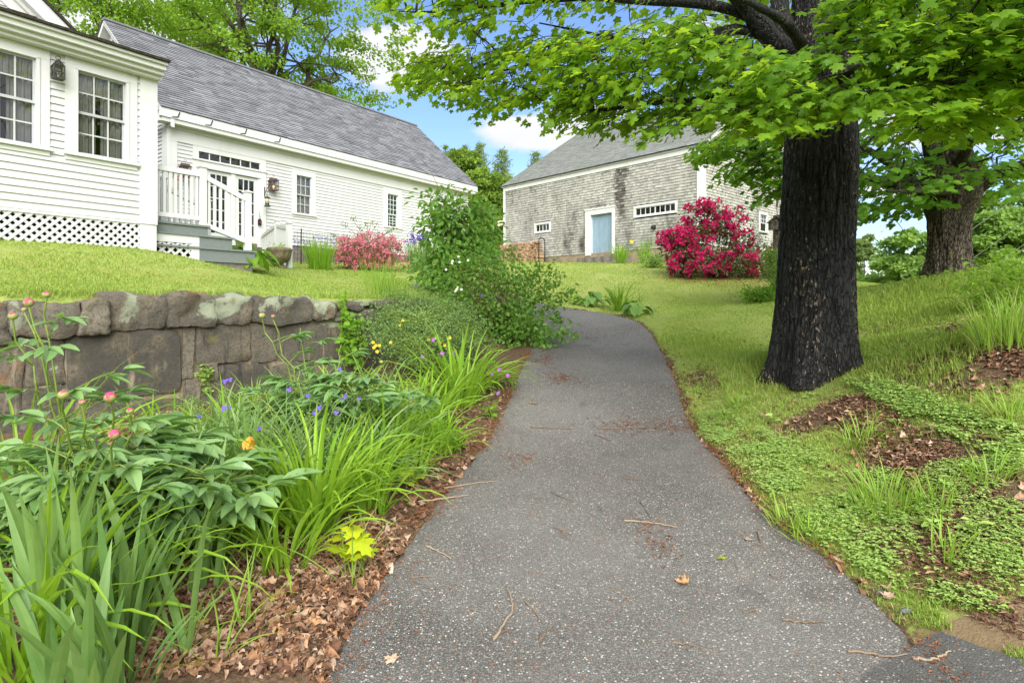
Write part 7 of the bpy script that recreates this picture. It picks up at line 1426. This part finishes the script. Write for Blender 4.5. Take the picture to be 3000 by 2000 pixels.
c = at(1422, 690, 16); g0 = ground1(c[0], c[1]); zt = CZ + (HOR - 664) / F * 16; root = thing('feeder_post', 'dark flat topped feeder on a pole behind the rose shrub', 'bird feeder', (c[0], c[1], g0)); b = MB(); b.tube([(c[0], c[1], g0), (c[0], c[1], zt - .12)], .02, 6); part('pole', b, M['black_iron'], root); b = MB(); b.box((c[0] - .2, c[0] + .2, c[1] - .15, c[1] + .15, zt - .03, zt)); part('roof', b, M['black_iron'], root); b = MB(); b.box((c[0] - .13, c[0] + .13, c[1] - .1, c[1] + .1, zt - .22, zt - .03)); part('box', b, M['dark'], root)
# firewood rack: every split log a thing
fs0, fs1 = FB.s_at(1452, 1.0), FB.s_at(1580, 1.0); tF = 1.05; zb0 = ground1(*FB.pt(fs1, tF, 0)[:2]); zt0 = FB.z_at(1560, 710, tF); e = FB.pt((fs0 + fs1) / 2, tF, zb0)
root = thing('log_rack', 'black arched metal firewood rack against the barn', 'rack', e); b = MB()
for s in (fs1 + .03, fs0 - .03):
    pts = [FB.pt(s, tF + .02, zb0 - .1), FB.pt(s, tF + .02, zt0 + .02)] + [FB.pt(s, tF - .21 + .23 * math.cos(a), zt0 + .02 + .2 * math.sin(a)) for a in np.linspace(.2, math.pi - .2, 7)] + [FB.pt(s, tF - .44, zt0 + .02), FB.pt(s, tF - .44, zb0 - .1)]; b.tube(pts, .028, 6)
part('hoop', b, M['black_iron'], root); b = MB()
for tt in (tF + .0, tF - .42): b.bar(FB.pt(fs0, tt, zb0 + .02), FB.pt(fs1, tt, zb0 + .02), .03, .03)
part('base_rail', b, M['black_iron'], root)
rr = np.random.RandomState(12); first = []
for kx in range(12):
    n = rr.randint(3, 6); an = np.sort(rr.uniform(0, 6.28, n)) if n > 3 else np.array((.3, 2.2, 4.3)) + rr.normal(0, .3, 3); an = np.linspace(0, 6.28, n, endpoint=False) + rr.normal(0, .25, n); r_ = .078 * rr.uniform(.85, 1.15, n); v = [np.array((*(FB.a * math.cos(a) * q), math.sin(a) * q)) for a, q in zip(an, r_)]
    b = MB(); dep = np.array((*(FB.n * -.42), 0)); b.prism(v, dep, rr.uniform(.0, 1.0)); first.append((b, rr.uniform(0, 1)))
protos = []
def log_at(i, s, z_):
    p = FB.pt(s, tF + rr.uniform(-.03, .03), z_)
    if i < 12: o = solo('split_log', first[i][0], M['log']); protos.append(o)
    else: o = protos[i % 12].copy(); COL.objects.link(o)
    o.location = [float(q) for q in p]; o.rotation_mode = 'AXIS_ANGLE'; o.rotation_axis_angle = (rr.uniform(0, 6.28), float(FB.n[0]), float(FB.n[1]), 0); sc_l = rr.uniform(.68, 1.25); o.scale = (sc_l, sc_l, sc_l); tag(o, 'split firewood log stacked in the black rack beside the barn', 'log', 'split logs stacked in the rack')
i = 0; row = 0; z_ = zb0 + .10
while z_ < zt0 + .02:
    s = fs0 + .09 + (row % 2) * .06
    while s < fs1 - .06:
        zz_ = z_ + rr.uniform(-.035, .035)
        if px(FB.pt(s, tF, zz_))[0] > 1455 and i < 290: log_at(i, s, zz_); i += 1
        s += .14 + rr.uniform(-.03, .035)
    z_ += .118; row += 1
# cables at the right
for k_, (a, b_) in enumerate((((2720, 757, 30), (3060, 520, 22)), ((2820, 775, 30), (3060, 605, 22)), ((2870, 800, 30), (3080, 660, 22)))):
    b = MB(); p, q = P(*a), P(*b_); p = p + (p - q) * .35; b.tube(curve(p, q, -.06, 8), .012, 5); solo('power_cable', b, M['wire'], ('uppermost pale cable crossing the far trees at right', 'middle pale cable crossing the far trees at right', 'lowest pale cable crossing the far trees at right')[k_], 'cable', 'cables at the right edge', loc=p)
# twigs, stones and leaves on the paving
def twig(pts, r_, lab, var, grp='twigs on the asphalt path'):
    c = []
    for u, v in pts: h0 = hit(u, v); c.append(h0 + UP * (.016 + r_))
    c = resample(smooth(c, 2), 16); c[:, 2] = ground(c[:, 0], c[:, 1]) + .013 + r_ + .004 * np.abs(np.sin(np.arange(16) * .8)); rr = np.random.RandomState(int(pts[0][0])); c[1:-1] += rr.normal(0, r_ * .5, (14, 3)) * (1, 1, 0); b = MB(); b.tube(c, np.linspace(r_, r_ * .45, 16) * (1 + .25 * rr.uniform(0, 1, 16)), 6, True, var)
    return solo('twig', b, M['stick'], lab, 'twig', grp, loc=c[8])
for pts, r_, lab, var in ((((1447, 1886), (1480, 1840), (1503, 1800), (1498, 1760), (1485, 1735)), .0052, 'curved tan twig near the bottom middle of the path', .95), (((1830, 1537), (1884, 1544), (1930, 1546), (1983, 1560)), .0055, 'pale longer twig of the crossed pair on the path', .85), (((1871, 1567), (1910, 1545), (1947, 1529)), .005, 'dark shorter twig lying across the pale one', .1), (((1305, 1437), (1400, 1425), (1455, 1420)), .005, 'pale straight twig reaching in from the left path edge', .75), (((1225, 1480), (1310, 1470), (1373, 1460)), .006, 'thick pale stick at the left edge beside the lime daylilies', .9), (((1552, 1259), (1620, 1262), (1675, 1264)), .006, 'dark straight twig across the path near the mulch line', .15), (((1740, 1280), (1792, 1299)), .004, 'short dark twig right of the straight one', .1), (((1616, 1450), (1640, 1465), (1685, 1478)), .004, 'thin dark twig in the middle of the path', .15), (((1876, 1480), (1890, 1500), (1907, 1526)), .0035, 'thin twig slanting towards the crossed pair', .3), (((1825, 1407), (1860, 1412), (1899, 1414)), .004, 'reddish twig at mid path', .3), (((1623, 1557), (1650, 1568), (1672, 1575)), .004, 'short brown twig left of the crossed pair', .2), (((1248, 1608), (1290, 1628), (1322, 1654)), .005, 'bent pale twig by the left path edge', .9), (((1537, 1776), (1570, 1810), (1593, 1848)), .0035, 'thin grey twig right of the curved tan one', .5), (((2293, 1830), (2350, 1838), (2414, 1842)), .005, 'brown twig near the driveway seam', .25), (((2485, 1925), (2560, 1940), (2595, 1946), (2659, 1936)), .0045, 'forked grey twig at the bottom right of the path', .5), (((2676, 1946), (2731, 1951), (2786, 1934)), .006, 'knobbly pale twig on the dark driveway', .8), (((2219, 1571), (2235, 1612), (2213, 1612)), .005, 'hooked brown twig by the right path edge', .3), (((1580, 1900), (1600, 1870), (1622, 1848)), .0035, 'short rusty twig near the bottom of the path', .3), (((1980, 1900), (2020, 1908), (2060, 1918)), .0035, 'thin reddish twig near the bottom right', .35), (((1750, 1262), (1890, 1258), (1960, 1262)), .005, 'rusty twig along the mulch line', .2)):
    twig(pts, r_, lab, var)
rr = np.random.RandomState(31)
for i in range(26):
    u, v = rr.uniform(1320, 2050), rr.uniform(1000, 1900); u = np.interp(v, (1000, 1300, 1900), (np.interp(u, (1320, 2050), (1620, 1900)), np.interp(u, (1320, 2050), (1480, 2020)), np.interp(u, (1320, 2050), (1050, 2550)))); a = rr.uniform(0, 3.14); L = rr.uniform(14, 36)
    twig(((u, v), (u + math.cos(a) * L * .5 + rr.normal(0, 3), v + math.sin(a) * L * .2), (u + math.cos(a) * L, v + math.sin(a) * L * .45)), rr.uniform(.002, .004), 'short thin twig scrap lying on the asphalt path', rr.uniform(0, .8), 'thin twig scraps on the path')
def fallen(u, v, sz, var, lab, seed, mat='litter', curl=.5, T=None):
    rr = np.random.RandomState(seed); b = MB(); c = hit(u, v) + UP * .02; a = rr.uniform(0, 6.28); v_, f_ = t_maple(); v_ = v_.copy(); v_[:, 2] += curl * (v_[:, 0] ** 2 * 1.2 + (v_[:, 1] - .4) ** 2 * .6); scatter(b, T or (v_, f_), c[None], np.array([[math.cos(a), math.sin(a), 0]]), (UP + rr.normal(0, .15, 3))[None], sz, var); return solo('fallen_leaf', b, M[mat], lab, 'leaf', 'single leaves on the ground', loc=c)
fallen(2015, 1722, .07, .9, 'curled yellow brown leaf lying alone on the asphalt', 1, curl=1.2); fallen(1160, 1958, .06, .97, 'pale tan maple leaf at the bottom left of the path', 2, curl=.2); fallen(2123, 1645, .055, .8, 'light green maple leaf on the right half of the path', 3, 'leaf_yellow', .1); fallen(2183, 1597, .045, .72, 'small dry brown leaf by the hooked twig', 4); fallen(560, 1985, .10, .88, 'orange maple leaf in the litter at the bottom edge', 5); fallen(570, 1845, .085, .86, 'ochre maple leaf in the litter by the iris fans', 6); fallen(640, 1740, .09, .99, 'bleached grey leaf in the litter', 7, curl=.9); fallen(2590, 1765, .05, .75, 'brown leaf on the orange flakes at the right path edge', 8); fallen(2230, 1145, .08, .6, 'curled brown leaf on the bank left of the trunk', 9); fallen(2815, 1395, .07, .82, 'tan leaf on the bank near the grass tufts', 10); fallen(1560, 1190, .10, .85, 'orange brown leaf at the path edge beside the daylilies', 11)
for i, (u, v, r_, lab) in enumerate(((2655, 1803, .020, 'rounded grey pebble on the dirt by the driveway seam'), (2580, 1752, .018, 'long grey pebble at the right path edge'), (2447, 1655, .011, 'small grey pebble among orange flakes'), (1243, 1503, .012, 'dark chip of stone at the left path edge'))):
    b = MB(); b.ball((0, 0, 0), 1, 10); c = hit(u, v) + UP * (r_ * .25); v_ = np.concatenate(b.V); dsp = np.array([1 + .25 * mnoise.noise(Vector(e * 1.6 + i * 3)) for e in v_])[:, None]; q = MB(); q.add(v_ * dsp * r_ * np.array((1.35, .9, .65)) + c, b.Fs); solo('pebble', q, M['pebble'], lab, 'pebble', loc=c, smooth=True)
